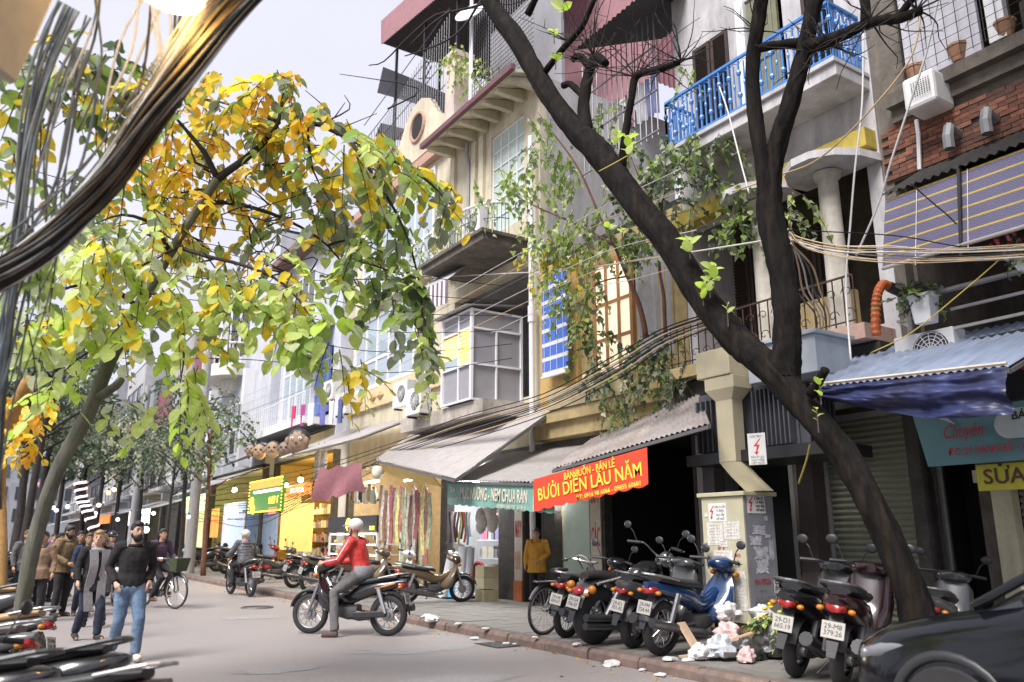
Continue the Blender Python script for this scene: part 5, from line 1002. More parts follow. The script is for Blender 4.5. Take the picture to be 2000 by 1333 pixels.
w1 = thing('warning_sign', 'white warning sign with red lightning below the transformer', 'sign', (8.6,7.1,2.5))
Mw = basis((8.56,7.2,2.73),(.35,-.93,0),(0,0,1)); sheet_on(Mw,0,0,.24,.42,M_PLATE,w1,'plate',0,.01,0)
bolt(Mw,.0,.03,.2,w1,.011)
for s_,z,w_ in (('CẤM TRÈO !',.165,.17),('ĐIỆN ÁP CAO',-.11,.18),('NGUY HIỂM',-.15,.17),('CHẾT NGƯỜI',-.19,.18)): Tx(Mw,s_,0,z,.04,M_GREYT,w1,w=w_,off=.0115)
dm = thing('cable_trunking', 'dark steel trunking leaning on the pavement behind the scooters', 'duct', (10.2,7.9,.15)); 
MB().loft([[(9.5,7.3,.15),(9.8,7.3,.15),(9.8,7.7,.15),(9.5,7.7,.15)],[(10.05,7.5,1.1),(10.33,7.5,1.1),(10.33,7.8,1.1),(10.05,7.8,1.1)],[(10.07,7.5,3.3),(10.35,7.5,3.3),(10.35,7.76,3.3),(10.07,7.76,3.3)]]).build('trunking', mat('brown_trunking', (.075,.06,.055), .5, .3, var=.2), dm)
# ================================================================ goods in the shops
def roll(label, px, py0, py1, X, r, col, lean=0):
    a_ = PX(px,py1,X); z0 = .18; t = thing('fabric_roll', label, 'fabric roll', (X,a_.y,z0), 'fabric rolls at the shop front'); zt = PX(px,py0,X).z; b_ = V(X,a_.y,z0); e = V(X+.1,a_.y+lean,zt)
    MB().cyl(b_,e,r,r,16).build('roll', mat('roll_'+col[0], col[1], .55, var=.08, scale=10, bump=.05, stretch=(4,4,.3)), t, smooth=.8); d = (e-b_).normalized(); MB().cyl(e,e+d*.03,r*.3,r*.3,10).build('core', mat('cardboard', (.3,.22,.14), .8), t)
    MB().cyl(e-d*.001,e+d*.002,r*.98,r*.98,16).build('roll_end', mat('roll_'+col[0], None), t)
wh = ('white',(.62,.63,.65)); bu = ('sky',(.10,.42,.72)); pg = ('pale',(.5,.52,.56))
roll('leaning white fabric roll, leftmost at the fabric shop', 866,1078,1166,9.6,.13,wh,-.28); roll('sky blue fabric roll among the white rolls', 883,1082,1164,9.75,.12,bu); roll('tall white fabric roll right of the blue roll', 897,1068,1164,9.8,.12,wh); roll('pale wrapped roll at the right end', 910,1070,1162,9.95,.12,pg); roll('short pale roll behind the blue roll', 888,1062,1160,10.15,.12,pg)
MB_ = MB().box((9.5,17.5,.152),(10.4,19.3,.2)); tag(MB_.build('pallet', M_BLACK), 'low dark pallet under the fabric rolls', 'pallet')
for i in range(9):
    p = PX(880+i*4.6, 1000, 10.2); L_ = rnd.uniform(.55,.9); k = [(.03,.03,.04),(.3,.3,.33),(.1,.02,.03),(.05,.05,.06),(.4,.42,.1),(.03,.03,.03),(.5,.05,.05),(.1,.3,.35),(.6,.6,.62)][i]
    tag(MB().slab(2,6,lambda u,v: (p.x+.03*sin(v*5+i), p.y+(u-.5)*.1, p.z-L_*(1-v)), .012).build('hanging_strap', mat('strap_%d'%i, k, .7)), '%s strap hanging in the fabric shop doorway'%(['black','grey','maroon','charcoal','olive yellow','jet black','red','teal','white'][i]), 'strap', 'straps hanging at the fabric shop')
t = thing('fleece_bundle', 'bundle of fluffy white fleece hanging under the green banner', 'fleece', PX(955,1010,9.6)); mb = MB()
for i in range(16): q = PX(950+rnd.uniform(-14,18), 1010+rnd.uniform(-22,22), 9.6+rnd.uniform(-.1,.1)); mb.ell(q, (.12,.12,.16), 8, 6)
mb.build('fleece', mat('fleece', (.58,.53,.48), .95, var=.2, scale=25, bump=1), t, smooth=3); 
t = thing('shop_shelf', 'white shelf stacked with small packets in the fabric shop', 'shelf', (11.1,17.5,.16))
for z in (.16,.6,1.05,1.5,1.95,2.4,2.8): MB().box((10.95,17.2,z),(11.4,18.6,z+.03)).build('shelf_board', M_WHITE, t)
pk = [MB().box((0,0,0),(.3,.13,.22+.02*(k%4))).mesh('packet', mat('packet_%d'%k, [(.6,.62,.66),(.5,.55,.62),(.35,.3,.5),(.65,.6,.5),(.25,.27,.3),(.6,.2,.25)][k], .4, var=.3, scale=30)) for k in range(6)]
for iz,z in enumerate((.19,.63,1.08,1.53,1.98,2.43)):
    for iy in range(9): o = link('packet', pk[rnd.randrange(6)]); o.location = (10.97+rnd.uniform(0,.04),17.22+iy*.15,z); adopt(o, t)
for k,(z,c_) in enumerate(((.15,(.4,.36,.22)),(.42,(.5,.45,.3)),(.68,(.45,.4,.25)))):
    p = PX(947,1168,10.1); b_ = MB().box((9.95,p.y-.2,z),(10.35,p.y+.2,z+.25)).build('carton', mat('carton_%d'%k, c_, .8)); tag(b_, ('bottom','middle','top')[k]+' tan carton of the stack beside the grey pillar', 'carton', 'cartons by the pillar')
tag(MB().ring((10.3,PX(935,1120,10.3).y,PX(935,1120,10.3).z), .25, .05, 18, 8, 'x').build('red_hoop', mat('strap_6', None)), 'round red hoop among the shop goods', 'hoop')
# hanging clothes and bead strings of the clothes shop
cc = [(.36,.28,.2),(.55,.5,.45),(.2,.12,.1),(.5,.35,.2),(.62,.6,.6),(.3,.1,.1),(.12,.12,.14),(.45,.42,.3),(.6,.5,.2),(.2,.25,.3),(.5,.2,.2),(.35,.4,.25)]
nm = ['tan','cream','brown','ochre','white','maroon','black','khaki','gold','slate','rose','sage']
for i in range(24):
    px_ = 744+i*4.1; p = PX(px_, 948+ (i%5)*5, 9.7-.25*(i%3)); L_ = rnd.uniform(1.2,2.1); k = i%12
    tag(MB().slab(3,9,lambda u,v: (p.x+.02*sin(v*7+i)+.03*sin(u*9), p.y+(u-.5)*(.2+.03*(1-v)), p.z-L_*(1-v)), .02).build('hanging_garment', mat('cloth_%d'%k, cc[k], .8, var=.6, scale=11, bump=.2)),
        '%s %s hanging in the clothes shop, %s'%(nm[k], 'scarf' if L_ > 1.6 else 'blouse', 'left end' if i < 8 else 'middle' if i < 16 else 'right end'), 'clothing', 'clothes hanging in the shop')
# food cart
fc0 = PX(688,1135,8.7); ft = thing('food_cart', 'glass food cart with lit shelves and black sign with green ring', 'food cart', (8.7,fc0.y,.15))
y0,y1 = PX(737,1040,8.5).y, PX(643,1040,8.5).y; zb_,zt_ = .55, PX(690,1040,8.5).z
MB().box((8.5,y0,.2),(9.2,y1,zb_)).build('base', mat('cart_steel', (.4,.4,.42), .35, .6), ft)
for (x,y) in ((8.5,y0),(8.5,y1-.05),(9.15,y0),(9.15,y1-.05)): MB().box((x,y,zb_+.001),(x+.05,y+.05,zt_)).build('post', M_ACW, ft)
for i in range(4):
    z = zb_+.05+i*(zt_-zb_-.1)/4; MB().box((8.52,y0+.06,z),(9.14,y1-.06,z+.02)).build('shelf', M_ACW, ft)
    MB().cyl((8.54,y0+.1,z+.30*(zt_-zb_)/1.3),(8.54,y1-.1,z+.30*(zt_-zb_)/1.3),.016,n=8).build('tube_light', mat('cart_glow', (1,.93,.8), .4, var=0, bump=0, emit=4, ecol=(1,.92,.78)), ft)
    for k in range(8): MB().ell((8.7+rnd.uniform(-.08,.1),y0+.18+k*(y1-y0-.36)/7,z+.07),(.07,.06,.06),8,6).build('snack', mat('snack_%d'%(k%3), [(.55,.3,.08),(.6,.45,.15),(.4,.2,.05)][k%3], .6), ft)
MB().box((8.505,y0+.05,zb_+.01),(8.51,y1-.05,zt_-.01)).build('glass_pane', mat('cart_glass', (.95,.97,.97), .02, var=0, bump=0, glass=1), ft)
sg = MB().box((8.46,y0-.02,zt_+.002),(8.52,y1+.02,zt_+.42)).build('sign_panel', M_BLACK, ft); M_LIME = mat('lime_glow', (.55,.8,.05), .4, var=0, bump=0, emit=1.6, ecol=(.6,.85,.08))
ym = (y0+y1)/2+.15; MB().ring((8.455,ym,zt_+.21), .15, .02, 24, 5, 'x').build('ring_logo', M_LIME, sg); MB().ring((8.455,ym+.02,zt_+.22), .07, .012, 16, 5, 'x').build('ring_logo', M_LIME, sg); MB().box((8.45,ym-.03,zt_+.08),(8.458,ym-.01,zt_+.2)).build('ring_stem', M_LIME, sg)
for k in range(2): MB().ring((8.455,ym-.28-.12*k,zt_+.3), .05, .008, 14, 4, 'x').build('small_ring', M_LIME, sg)
for z in (.13,.07): strokes(basis((8.452,y0+.25,zt_+z),(0,-1,0),(0,0,1)), .36, .035, 12, M_LIME, sg)
l = bpy.data.lights.new('cart_light','POINT'); l.energy = 18; l.color = (1,.9,.7); l.shadow_soft_size = .2; o = bpy.data.objects.new('cart_light', l); COL.objects.link(o); o.location = (8.25,ym,1.5)
for i in range(6):
    p = PX(690+i*8,965+(i%2)*6,9.6); t = thing('jar', '%s on the lit shelf behind the food cart'%(['tall brown jar','steel kettle','dark thermos','pale tin','squat jar','glass bottle'][i]), 'jar', p); MB().lathe([(.08,-.2),(.1,-.1),(.1,.1),(.05,.18),(.05,.24)], 12, p).build('body', mat('jar_%d'%i, [(.2,.1,.05),(.5,.5,.5),(.05,.05,.06),(.5,.48,.4),(.3,.25,.15),(.3,.35,.3)][i], .3), t, smooth=.8); MB().cyl(p+V(0,0,.24),p+V(0,0,.28),.055).build('lid', M_BLACK, t)
tag(MB().box((9.75,PX(740,1000,9.6).y,PX(690,978,9.6).z-.04),(10.0,PX(680,1000,9.6).y,PX(690,978,9.6).z)).build('wall_shelf', M_GRIMY), 'wooden shelf of jars behind the food cart', 'shelf')
# neon sign, glowing disc, more lit panels
nx = 8.0
p0,p1 = PX(489,942,nx),PX(549,998,nx); ns = thing('neon_sign', 'yellow framed neon sign on dark green panel hanging at left', 'sign', (nx,(p0.y+p1.y)/2,p1.z))
MB().box((nx,p1.y,p1.z),(nx+.08,p0.y,p0.z)).build('panel', mat('neon_panel', (.03,.10,.02), .5, emit=.25, ecol=(.1,.35,.02)), ns)
M_NY = mat('neon_yellow', (1,.72,.05), .4, var=0, bump=0, emit=1.6, ecol=(1,.62,.05)); M_NR = mat('neon_red', (1,.1,.05), .4, var=0, bump=0, emit=1.4, ecol=(1,.1,.04)); M_NW = mat('neon_white', (1,1,.95), .4, var=0, bump=0, emit=1.6, ecol=(1,1,.95)); M_NRP = mat('neon_orange_panel', (.9,.25,.05), .5, var=.3, bump=0, emit=.6, ecol=(1,.22,.04))
for k in range(30):
    t_ = k/30*2; yy_ = p1.y+(p0.y-p1.y)*((t_*2)%1); 
    for z in (p0.z-.03,p1.z+.03): MB().ell((nx-.01,p1.y+(p0.y-p1.y)*(k+.5)/30,z),.022,6,4).build('led', M_NY, ns)
for k in range(10):
    for y in (p0.y-.03,p1.y+.03): MB().ell((nx-.01,y,p1.z+(p0.z-p1.z)*(k+.5)/10),.022,6,4).build('led', M_NY, ns)
MB().box((nx-.012,p1.y+.1,p0.z-.3),(nx-.002,p0.y-.1,p0.z-.06)).build('lit_header', M_NRP, ns); MB().cyl((nx-.03,p1.y+.2,p0.z-.42),(nx-.03,p0.y-.75,p0.z-.42),.04).build('tube_light', M_NW, ns)
MB().ring((nx-.01,p0.y-.45,p0.z-.75),.16,.03,16,5,'x').ring((nx-.01,p0.y-.65,p0.z-1.0),.14,.03,16,5,'x').build('neon_loop', M_NY, ns)
strokes(basis((nx-.008,p1.y+.85,p0.z-.75),(0,-1,0),(0,0,1)), 1.1, .22, 6, M_NY, ns); strokes(basis((nx-.008,p1.y+.85,p0.z-1.1),(0,-1,0),(0,0,1)), .9, .2, 5, M_NR, ns)
gd = thing('round_light_sign', 'glowing white round sign on a bracket at far left shops', 'sign', PX(452,998,7.6)); p = PX(452,998,7.6); MB().lathe([(.02,-.06),(.24,-.05),(.25,0),(.24,.05),(.02,.06)], 22, p, 'y').build('disc', mat('disc_glow', (1,1,1), .4, var=0, bump=0, emit=1.2, ecol=(.95,.98,1)), gd, smooth=.8); MB().cyl(p+V(.4,0,0),p+V(2.2,0,0),.03).build('bracket', M_BLACK, gd)
def lit(label, px0, py0, px1, py1, X, m, wr=None, wm=None, cat='sign'):
    a_,b_ = PX(px0,py0,X),PX(px1,py1,X); t = thing('lit_panel', label, cat, (X,(a_.y+b_.y)/2,b_.z)); MB().box((X,b_.y,b_.z),(X+.08,a_.y,a_.z)).build('panel', m, t)
    if wr: strokes(basis((X-.006,(a_.y+b_.y)/2,(a_.z+b_.z)/2),(0,-1,0),(0,0,1)), (a_.y-b_.y)*.6, (a_.z-b_.z)*.35, wr, wm, t)
lit('tall yellow lit door panel in the ochre shop', 552,965,578,1075,9.4, mat('lit_yellow_door', (.9,.65,.2), .5, var=.2, bump=0, emit=.35, ecol=(1,.58,.12)), None); lit('narrow yellow lit panel beside the neon sign', 583,985,604,1078,9.4, mat('lit_yellow_door', None))  # door panels glow in place of the lit shop behind
lit('orange lit header over the yellow door', 560,950,604,966,9.3, M_NRP, 5, M_NW); lit('orange vertical neon strip far left', 414,995,421,1050,9.2, M_NRP)
lit('green and red neon header over the far left shop', 362,972,400,998,8.6, mat('neon_green', (.1,.6,.2), .4, var=.4, bump=0, emit=1.5, ecol=(.5,.9,.3)), 5, M_NR); lit('white lit shop sign beyond the utility pole', 253,998,288,1024,8.4, M_NW, 5, mat('neon_blue', (.1,.1,.8), .4, var=0, bump=0, emit=1.5, ecol=(.2,.2,.9)))
lit('pale yellow lit shopfront under the white awning', 362,1000,398,1070,9.4, mat('lit_pale_door', (.85,.75,.45), .5, var=.2, bump=0, emit=.2, ecol=(1,.8,.4))); lit('blue white lit shopfront beside the round sign', 438,985,470,1075,9.5, mat('lit_blue_door', (.6,.7,.9), .5, var=.2, bump=0, emit=.3, ecol=(.6,.72,1))); lit('maroon lit shop sign far down the street', 195,1008,212,1022,8, M_NRP)  # shopfront panels glow to stand for the lit shops
tag(corr('roller_door', (9.9,PX(545,1000,9.9).y,.16),(9.9,PX(484,1000,9.9).y,.16),(9.9,PX(484,1000,9.9).y,3.9),(9.9,PX(545,1000,9.9).y,3.9), 22, mat('blue_corrugate', (.25,.32,.42), .5, .2), .03), 'blue grey corrugated door below the neon sign', 'door')
# papier mache masks
def MK(p): m_ = MB(); m_.M = Matrix.Translation(p) @ Matrix.Rotation(R60,4,'Z'); return m_
R60 = math.radians(52)
for i,(px_,py_,s_) in enumerate(((507,883,.3),(533,879,.3),(582,864,.42),(556,878,.26),(489,880,.22))):
    p = PX(px_,py_,8.35); t = thing('festival_mask', ('smiling tan papier mache mask','frowning tan papier mache mask','big brown papier mache mask with white eyes','half hidden round mask','small pale mask')[i]+' under the black awning', 'mask', p, 'papier mache masks'); ck = [(.30,.20,.12),(.28,.19,.12),(.24,.16,.10),(.2,.14,.1),(.26,.2,.14)][i]
    mb = MK(p); mb.ell((0,0,0),(.16*s_/.3,.9*s_,s_),16,10); mb.build('face', mat('mask_%d'%i, ck, .6, var=.15), t, smooth=3)
    for s2 in (-1,1): MK(p).ell(V(-.15*s_/.3,s2*.32*s_,.25*s_),(.03,.15*s_,.13*s_),8,6).build('eye', M_WHITE if i == 2 else M_BLACK, t); MK(p).ell(V(-.1*s_/.3,s2*.75*s_,.1*s_),(.05,.2*s_,.3*s_),8,6).build('ear', mat('mask_%d'%i,None), t)
    if i == 2: [MK(p).ell(V(-.17*s_/.3-.02,s2*.32*s_,.25*s_),(.02,.06*s_,.06*s_),8,6).build('pupil', M_BLACK, t) for s2 in (-1,1)]
    MK(p).tube([V(-.165*s_/.3,.4*s_*q,-.35*s_-.15*s_*(1-q*q)*(1 if i != 1 else -1)) for q in (-1,-.5,0,.5,1)],.012,5).build('mouth', mat('mask_line', (.09,.04,.03), .7), t); MK(p).ell(V(-.18*s_/.3,0,-.02),(.05,.1*s_,.12*s_),8,6).build('nose', mat('mask_%d'%i,None), t); MK(p).ell(V(.05,0,.35*s_),(.17*s_/.3,.92*s_,.75*s_),14,8).build('hair', M_BLACK, t)
# pink cloth flap, lanterns, trousers
a_ = [PX(622,918,8.2),PX(708,905,8.15)]
tag(MB().grid(20,8,lambda u,v: a_[0]*(1-u)+a_[1]*u+V(-.12*sin(u*8+v*3)*v,.3*v*(1-u),-.95*v*(1-.25*u)+.05*sin(u*17))).build('pink_cloth', mat('pink_cloth', (.25,.10,.115), .85, var=.2, scale=9, bump=.3), None, 3), 'dusty pink cloth draped under the large tin awning', 'cloth')
for i,(px_,py_) in enumerate(((622,884),(633,882))):
    p = PX(px_,py_,8.8); t = thing('hanging_trousers', ('left','right')[i]+' pair of cream trousers under the thin awning', 'clothing', p, 'trousers'); mb = MB(); mb.tube([p,p+V(0,.1,-.4),p+V(0,.14,-.85)],[.1,.085,.07],8); mb.tube([p,p+V(0,-.1,-.4),p+V(0,-.12,-.85)],[.1,.085,.07],8); mb.build('trousers', mat('cloth_1',None), t, smooth=3); MB().cyl(p,p+V(0,0,.3),.01,n=5).build('hook', M_BLACK, t)
p = PX(738,922,8.1); t = thing('paper_lantern', 'small white paper lantern under the large awning', 'lantern', p); MB().lathe([(.08,-.16),(.14,-.1),(.15,.05),(.1,.14)], 12, p).build('shade', mat('lantern_paper', (.62,.56,.48), .8), t, smooth=1); MB().cyl(p+V(0,0,.14),p+V(0,0,.35),.008,n=4).build('cord', M_BLACK, t)
yb0 = PX(738,905,8.25); yb1 = PX(840,926,8.05); tag(MB().add([yb0,yb1,yb1+V(.3,0,-.28),yb0+V(.3,0,-.28),yb0+V(.03,0,0),yb1+V(.03,0,0),yb1+V(.33,0,-.28),yb0+V(.33,0,-.28)],[(0,1,2,3),(7,6,5,4),(0,4,5,1),(1,5,6,2),(2,6,7,3),(3,7,4,0)]).build('yellow_lit_board', mat('lit_amber_board', (.6,.42,.12), .6, var=.2)), 'notice board with painted yellow light under the front of the large awning', 'board')  # amber colour carries the yellow light on the board
# planters on the balcony rail
def planter(label, p, size, m):
    t = thing('planter', label, 'planter', p); mb = MB(); mb.loft([[(p.x-size[0]*k,p.y-size[1]*k,z),(p.x+size[0]*k,p.y-size[1]*k,z),(p.x+size[0]*k,p.y+size[1]*k,z),(p.x-size[0]*k,p.y+size[1]*k,z)] for k,z in ((.75,p.z),(1,p.z+size[2]),(1.1,p.z+size[2]),(1.1,p.z+size[2]+.04))]); mb.build('pot', m, t, bevel=.02); return t
p = PX(1922,582,9.85); t = planter('white trough planter with red flowers on the pale rail', V(9.85,3.95,4.6), (.1,.36,.16), M_WHITE)
c = Crown('oval'); c.blob(V(9.8,4.1,4.9), .28, .16, .14, 34, 6, .06, [GR,DK,LI], .5, .2); c.finish(t, 0)
for k in range(46): q = V(9.78+rnd.uniform(-.16,.12),4.15+rnd.uniform(-.3,.28),4.99+rnd.uniform(-.18,.14)); mb = MB(); [mb.ell(q+V(cos(j*1.26)*.018,0,sin(j*1.26)*.018),(.012,.018,.018),6,4) for j in range(5)]; mb.build('flower', mat('petal_%d'%(k%3), [(.55,.03,.06),(.62,.12,.14),(.6,.25,.28)][k%3], .6, var=.1), t)
t = planter('white flared pot with green plant at the rail corner', V(9.85,5.42,4.25), (.12,.14,.34), M_WHITE); c = Crown('heart'); c.blob(V(9.85,5.5,4.72), .3, .2, .2, 22, 7, .1, [DK,GG,GR], .4, .25); c.finish(t, 10)
hs = thing('corrugated_hose', 'orange ribbed hose curving over the loggia railing', 'hose', PX(1712,655,9.7)); hp = smooth_path([PX(1712,655,9.7),PX(1710,610,9.7),PX(1714,575,9.7),PX(1724,556,9.8),PX(1736,560,9.95)],8); MB().tube(hp, [.055+.012*(i%2) for i in range(len(hp))], 10).build('hose', mat('hose_orange', (.45,.11,.03), .6, var=.15), hs); MB().cyl(hp[-1],hp[-1]+V(.2,-.1,-.1),.075).build('end_cuff', M_BLACK, hs)
for i in range(5): p = V(10.52,3.0+i*.62,8.02); t = thing('roof_pot', 'terracotta pot on the brick house ledge, number %s from the cage corner'%('one','two','three','four','five')[4-i], 'pot', p, 'pots on the ledge'); MB().lathe([(.08,-.05),(.12,.1),(.13,.16)],10,p).build('pot', mat('terracotta', (.3,.16,.1), .9, var=.3), t, smooth=.8); MB().lathe([(.125,.161),(.14,.165),(.14,.2),(.125,.2)],10,p).build('rim', mat('terracotta',None), t)
# utility poles with loudspeaker
for i,(px_,yy_,X_) in enumerate(((345,36,7.4),(262,52,7.4))):
    t = thing('utility_pole', ('near','far')[i]+' grey concrete utility pole on the far pavement', 'utility pole', (X_,yy_,.15)); MB().cyl((X_,yy_,.1),(X_,yy_,10.5 if i else 9.5),.24,.17,12).build('shaft', mat('pole_concrete', (.33,.33,.34), .9, var=.15, dirt=.3), t, smooth=.8)
    for z in (6.2,7.0): MB().bar((X_-.9,yy_,z),(X_+.9,yy_,z),.1).build('crossarm', M_GRIMY, t)
ls = thing('loudspeaker', 'grey horn loudspeaker on the far utility pole', 'loudspeaker', PX(250,865,7.2)); p = PX(250,865,7.2); mb = MB(); mb.M = Matrix.Translation(p) @ (CAM-p).to_track_quat('Z','Y').to_matrix().to_4x4(); mb.lathe([(.05,-.5),(.08,-.3),(.2,-.1),(.45,.02),(.47,.02),(.2,-.06),(.1,-.1)],18); mb.build('horn', mat('horn_grey', (.5,.5,.5), .5), ls, smooth=1); mb = MB(); mb.M = Matrix.Translation(p) @ (CAM-p).to_track_quat('Z','Y').to_matrix().to_4x4(); mb.ell((0,0,-.05),(.13,.13,.1),10,6); mb.build('driver', M_BLACK, ls)
# lit spiral trunk and string lamps far left
sp_ = thing('lit_tree_trunk', 'leaning trunk wound with a glowing white light rope', 'tree', PG(195,1105,.0)); pts = smooth_path([PD(196,1085,26),PD(188,1045,26),PD(172,1000,26),PD(160,975,26),PD(157,940,26)],8); MB().tube(pts,.16,10).build('trunk', MATS['branch_bark'], sp_)
mb = MB(); P2 = smooth_path(pts,4); mb.tube([q+V(cos(i*.55)*.17,sin(i*.55)*.17,0) for i,q in enumerate(P2)],.04,6); mb.build('light_rope', mat('rope_glow', (1,.9,.95), .4, var=0, bump=0, emit=.5, ecol=(1,.8,.85)), sp_)
for i,(px_,py_,c_) in enumerate(((223,957,(1,.6,.2)),(193,987,(1,.75,.5)),(212,963,(1,.5,.15)),(186,1003,(.8,.8,1)),(132,990,(.75,.75,1)),(104,992,(.5,.5,1)),(110,997,(.6,.5,1)),(70,925,(1,.1,.1)),(72,945,(1,.1,.1)),(285,1035,(.9,.95,1)),(368,1010,(.8,.85,1)),(440,1012,(.9,.95,1)),(300,1003,(.95,1,.9)),(160,975,(1,.6,.3)),(230,1015,(.6,1,.6)))):
    lamp('small %s lamp, %s of the far street string'%('warm' if c_[2] < .6 else 'cool', ('first','second','third','fourth','fifth','sixth','seventh','eighth','ninth','tenth','eleventh','twelfth','thirteenth','fourteenth','fifteenth')[i]), PD(px_,py_,27+i*.3), 0, c_, r=.07 if i != 9 else .12, em=2.5, group='far street lamps')
# stocked shelves in the yellow lit shops
for i,(X_,y_) in enumerate(((10.6,28.2),(10.7,31.5),(10.4,36.5),(10.4,40.5))):
    t = thing('display_shelf', '%s in the yellow lit shops at left'%('low shelf of boxes nearest the food cart','tall shelf of boxes under the neon sign','shelf of boxes behind the dark scooters','last shelf of boxes')[i], 'shelf', (X_,y_,.16))
    for z in (.4,.9,1.4,1.9,2.4): MB().box((X_,y_,z),(X_+.4,y_+2.2,z+.03)).build('shelf_board', M_GRIMY, t)
    for z in (.43,.93,1.43,1.93,2.43):
        for k in range(11): o = link('packet', pk[rnd.randrange(6)]); o.location = (X_+.03,y_+.05+k*.195,z); o.scale = (1,rnd.uniform(.8,1.3),rnd.uniform(.8,1.5)); adopt(o, t)
# iron covers in the road
for i,(x,y) in ((1,(5.6,19.5)),):
    g = thing('manhole_cover', 'round iron manhole cover in the road', 'manhole cover', (x,y,.0)); MB().lathe([(.3,.002),(.3,.006),(.01,.006)],28,(x,y,0)).build('lid', mat('cast_iron', (.12,.115,.11), .6, .4, var=.3, scale=20), g); MB().ring((x,y,.003),.34,.03,28,5).build('rim', mat('cast_iron', None), g)
g = thing('drain_grate', 'rusty drain grate in the gutter beside the kerb', 'drain', (6.8,10.9,0)); [MB().box((6.62+.06*k,10.6,.002),(6.65+.06*k,11.2,.012)).build('grate_bar', mat('cast_iron', None), g) for k in range(7)]; MB().box((6.58,10.56,.001),(7.02,11.24,.004)).build('pit', M_PITCH, g)
sv = thing('striped_awning', 'small striped awning with hanging valance between the cream houses', 'awning', PX(850,560,9.2))
e0,e1 = PX(824,566,9.1),PX(874,546,9.1); corr('awning_sheet', e0, e1, PX(940,497,10.5), PX(880,520,10.6), 10, M_TIN, .012, sv)
for k in range(12): a_,b_ = e0*(1-k/12)+e1*(k/12), e0*(1-(k+1)/12)+e1*((k+1)/12); MB().add([a_,b_,b_-V(0,0,.62),a_-V(0,0,.62),a_+V(.01,0,0),b_+V(.01,0,0),b_-V(-.01,0,.62),a_-V(-.01,0,.62)],[(0,1,2,3),(7,6,5,4),(0,4,5,1),(1,5,6,2),(2,6,7,3),(3,7,4,0)]).build('valance_stripe', (M_WHITE, mat('stripe_maroon', (.16,.1,.13), .8))[k%2], sv)
# ================================================================ motorbikes
M_TYRE = mat('tyre_rubber', (.022,.022,.024), .75, var=.2, scale=30, bump=.2); M_CHROME = mat('chrome', (.6,.6,.62), .18, .9, var=.05, bump=0); M_ALU = mat('dull_alloy', (.32,.32,.33), .4, .7, var=.15); M_ENG = mat('engine_metal', (.09,.09,.095), .5, .5, var=.3)
M_SEAT = mat('seat_vinyl', (.018,.018,.02), .5, var=.2, scale=20); M_PLAST2 = mat('black_plastic', (.025,.025,.028), .45, var=.1); M_TAIL = mat('tail_red', (.3,.01,.01), .2, var=.1, bump=0, spec=.8); M_AMB = mat('indicator_amber', (.45,.16,.015), .25, var=.1, bump=0); M_LENS = mat('headlamp_lens', (.6,.62,.65), .1, var=.05, bump=0, spec=1); M_NPL = mat('plate_white', (.38,.36,.33), .5, var=.1, scale=30)
PAINT = {k: mat('paint_'+k, c, .25, var=.05, bump=0, coat=.8, dirt=.12, dcol=(.1,.09,.08), dscale=4) for k,c in dict(black=(.012,.012,.014), blue=(.01,.035,.11), red=(.28,.015,.015), white=(.6,.6,.6), maroon=(.02,.005,.007), silver=(.14,.145,.15), teal=(.02,.09,.12), olive=(.09,.09,.06), gold=(.11,.075,.04), grey=(.055,.057,.06)).items()}
def sec(x, cz, hw, hh, n=10, cy=0, p=.75):
    r = []
    for k in range(n):
        t = 2*PI*k/n; c_,s_ = cos(t),sin(t); r.append((x, cy+hw*math.copysign(abs(c_)**p,c_), cz+hh*math.copysign(abs(s_)**p,s_)))
    return r
def wheel(par, x, R, w, spoked=True, solid=False):
    t = MB(); t.lathe([(R-w*.9,-w*.42),(R-w*.45,-w*.5),(R-.01,-w*.3),(R,-w*.1),(R,w*.1),(R-.01,w*.3),(R-w*.45,w*.5),(R-w*.9,w*.42)], 26, (x,0,R), 'y'); vs = len(t.f); t.f = t.f[:-2]; t.mi = t.mi[:-2]
    o = t.build('wheel', M_TYRE, par, smooth=.9)
    r = MB(); r.ring((x,0,R), R-w*.92, .018, 26, 6, 'y'); r.build('rim', M_ALU, o, smooth=3)
    h = MB(); h.lathe([(.02,-.09),(.05,-.085),(.055,-.04),(.09,-.03),(.09,.03),(.055,.04),(.05,.085),(.02,.09)], 14, (x,0,R), 'y'); h.build('hub', M_ALU, o, smooth=.8)
    s_ = MB(); k = 24 if spoked else 5
    for i in range(k):
        a_ = 2*PI*i/k; b_ = a_+(.35 if i%2 else -.35)*(1 if spoked else 0); y = .035*(1 if i%2 else -1)
        p_ = V(x+.085*cos(b_),y,R+.085*sin(b_)); q_ = V(x+(R-w*.95)*cos(a_),0,R+(R-w*.95)*sin(a_))
        if spoked: s_.tube([p_,q_],.004,4,False)
        else: s_.bar(p_,q_,.04,.03)
    tag(s_.build('spokes' if spoked else 'rim_spokes', M_CHROME if spoked else M_ALU, o), kind='stuff'); return o
def fender(par, x, R, a0, a1, w, m, name):
    def fn(u,v):
        t = a0+(a1-a0)*u; c_ = (v-.5)*2; return (x+(R-.03*c_*c_)*cos(t), w*c_, R*.93+(R-.03*c_*c_)*sin(t))
    return MB().slab(14,6,fn,.008).build(name, m, par, smooth=1.2)
def mirrors(r, x, z, y=.3):
    for s_ in (-1,1): MB().tube([(x,s_*y*.8,z),(x-.02,s_*y*.95,z+.12),(x-.02,s_*y*1.1,z+.17)],.007,5).build('mirror_stem', M_PLAST2, r); MB().ell((x-.03,s_*y*1.18,z+.2),(.015,.065,.05),10,7).build('mirror', M_PLAST2, r, smooth=3)
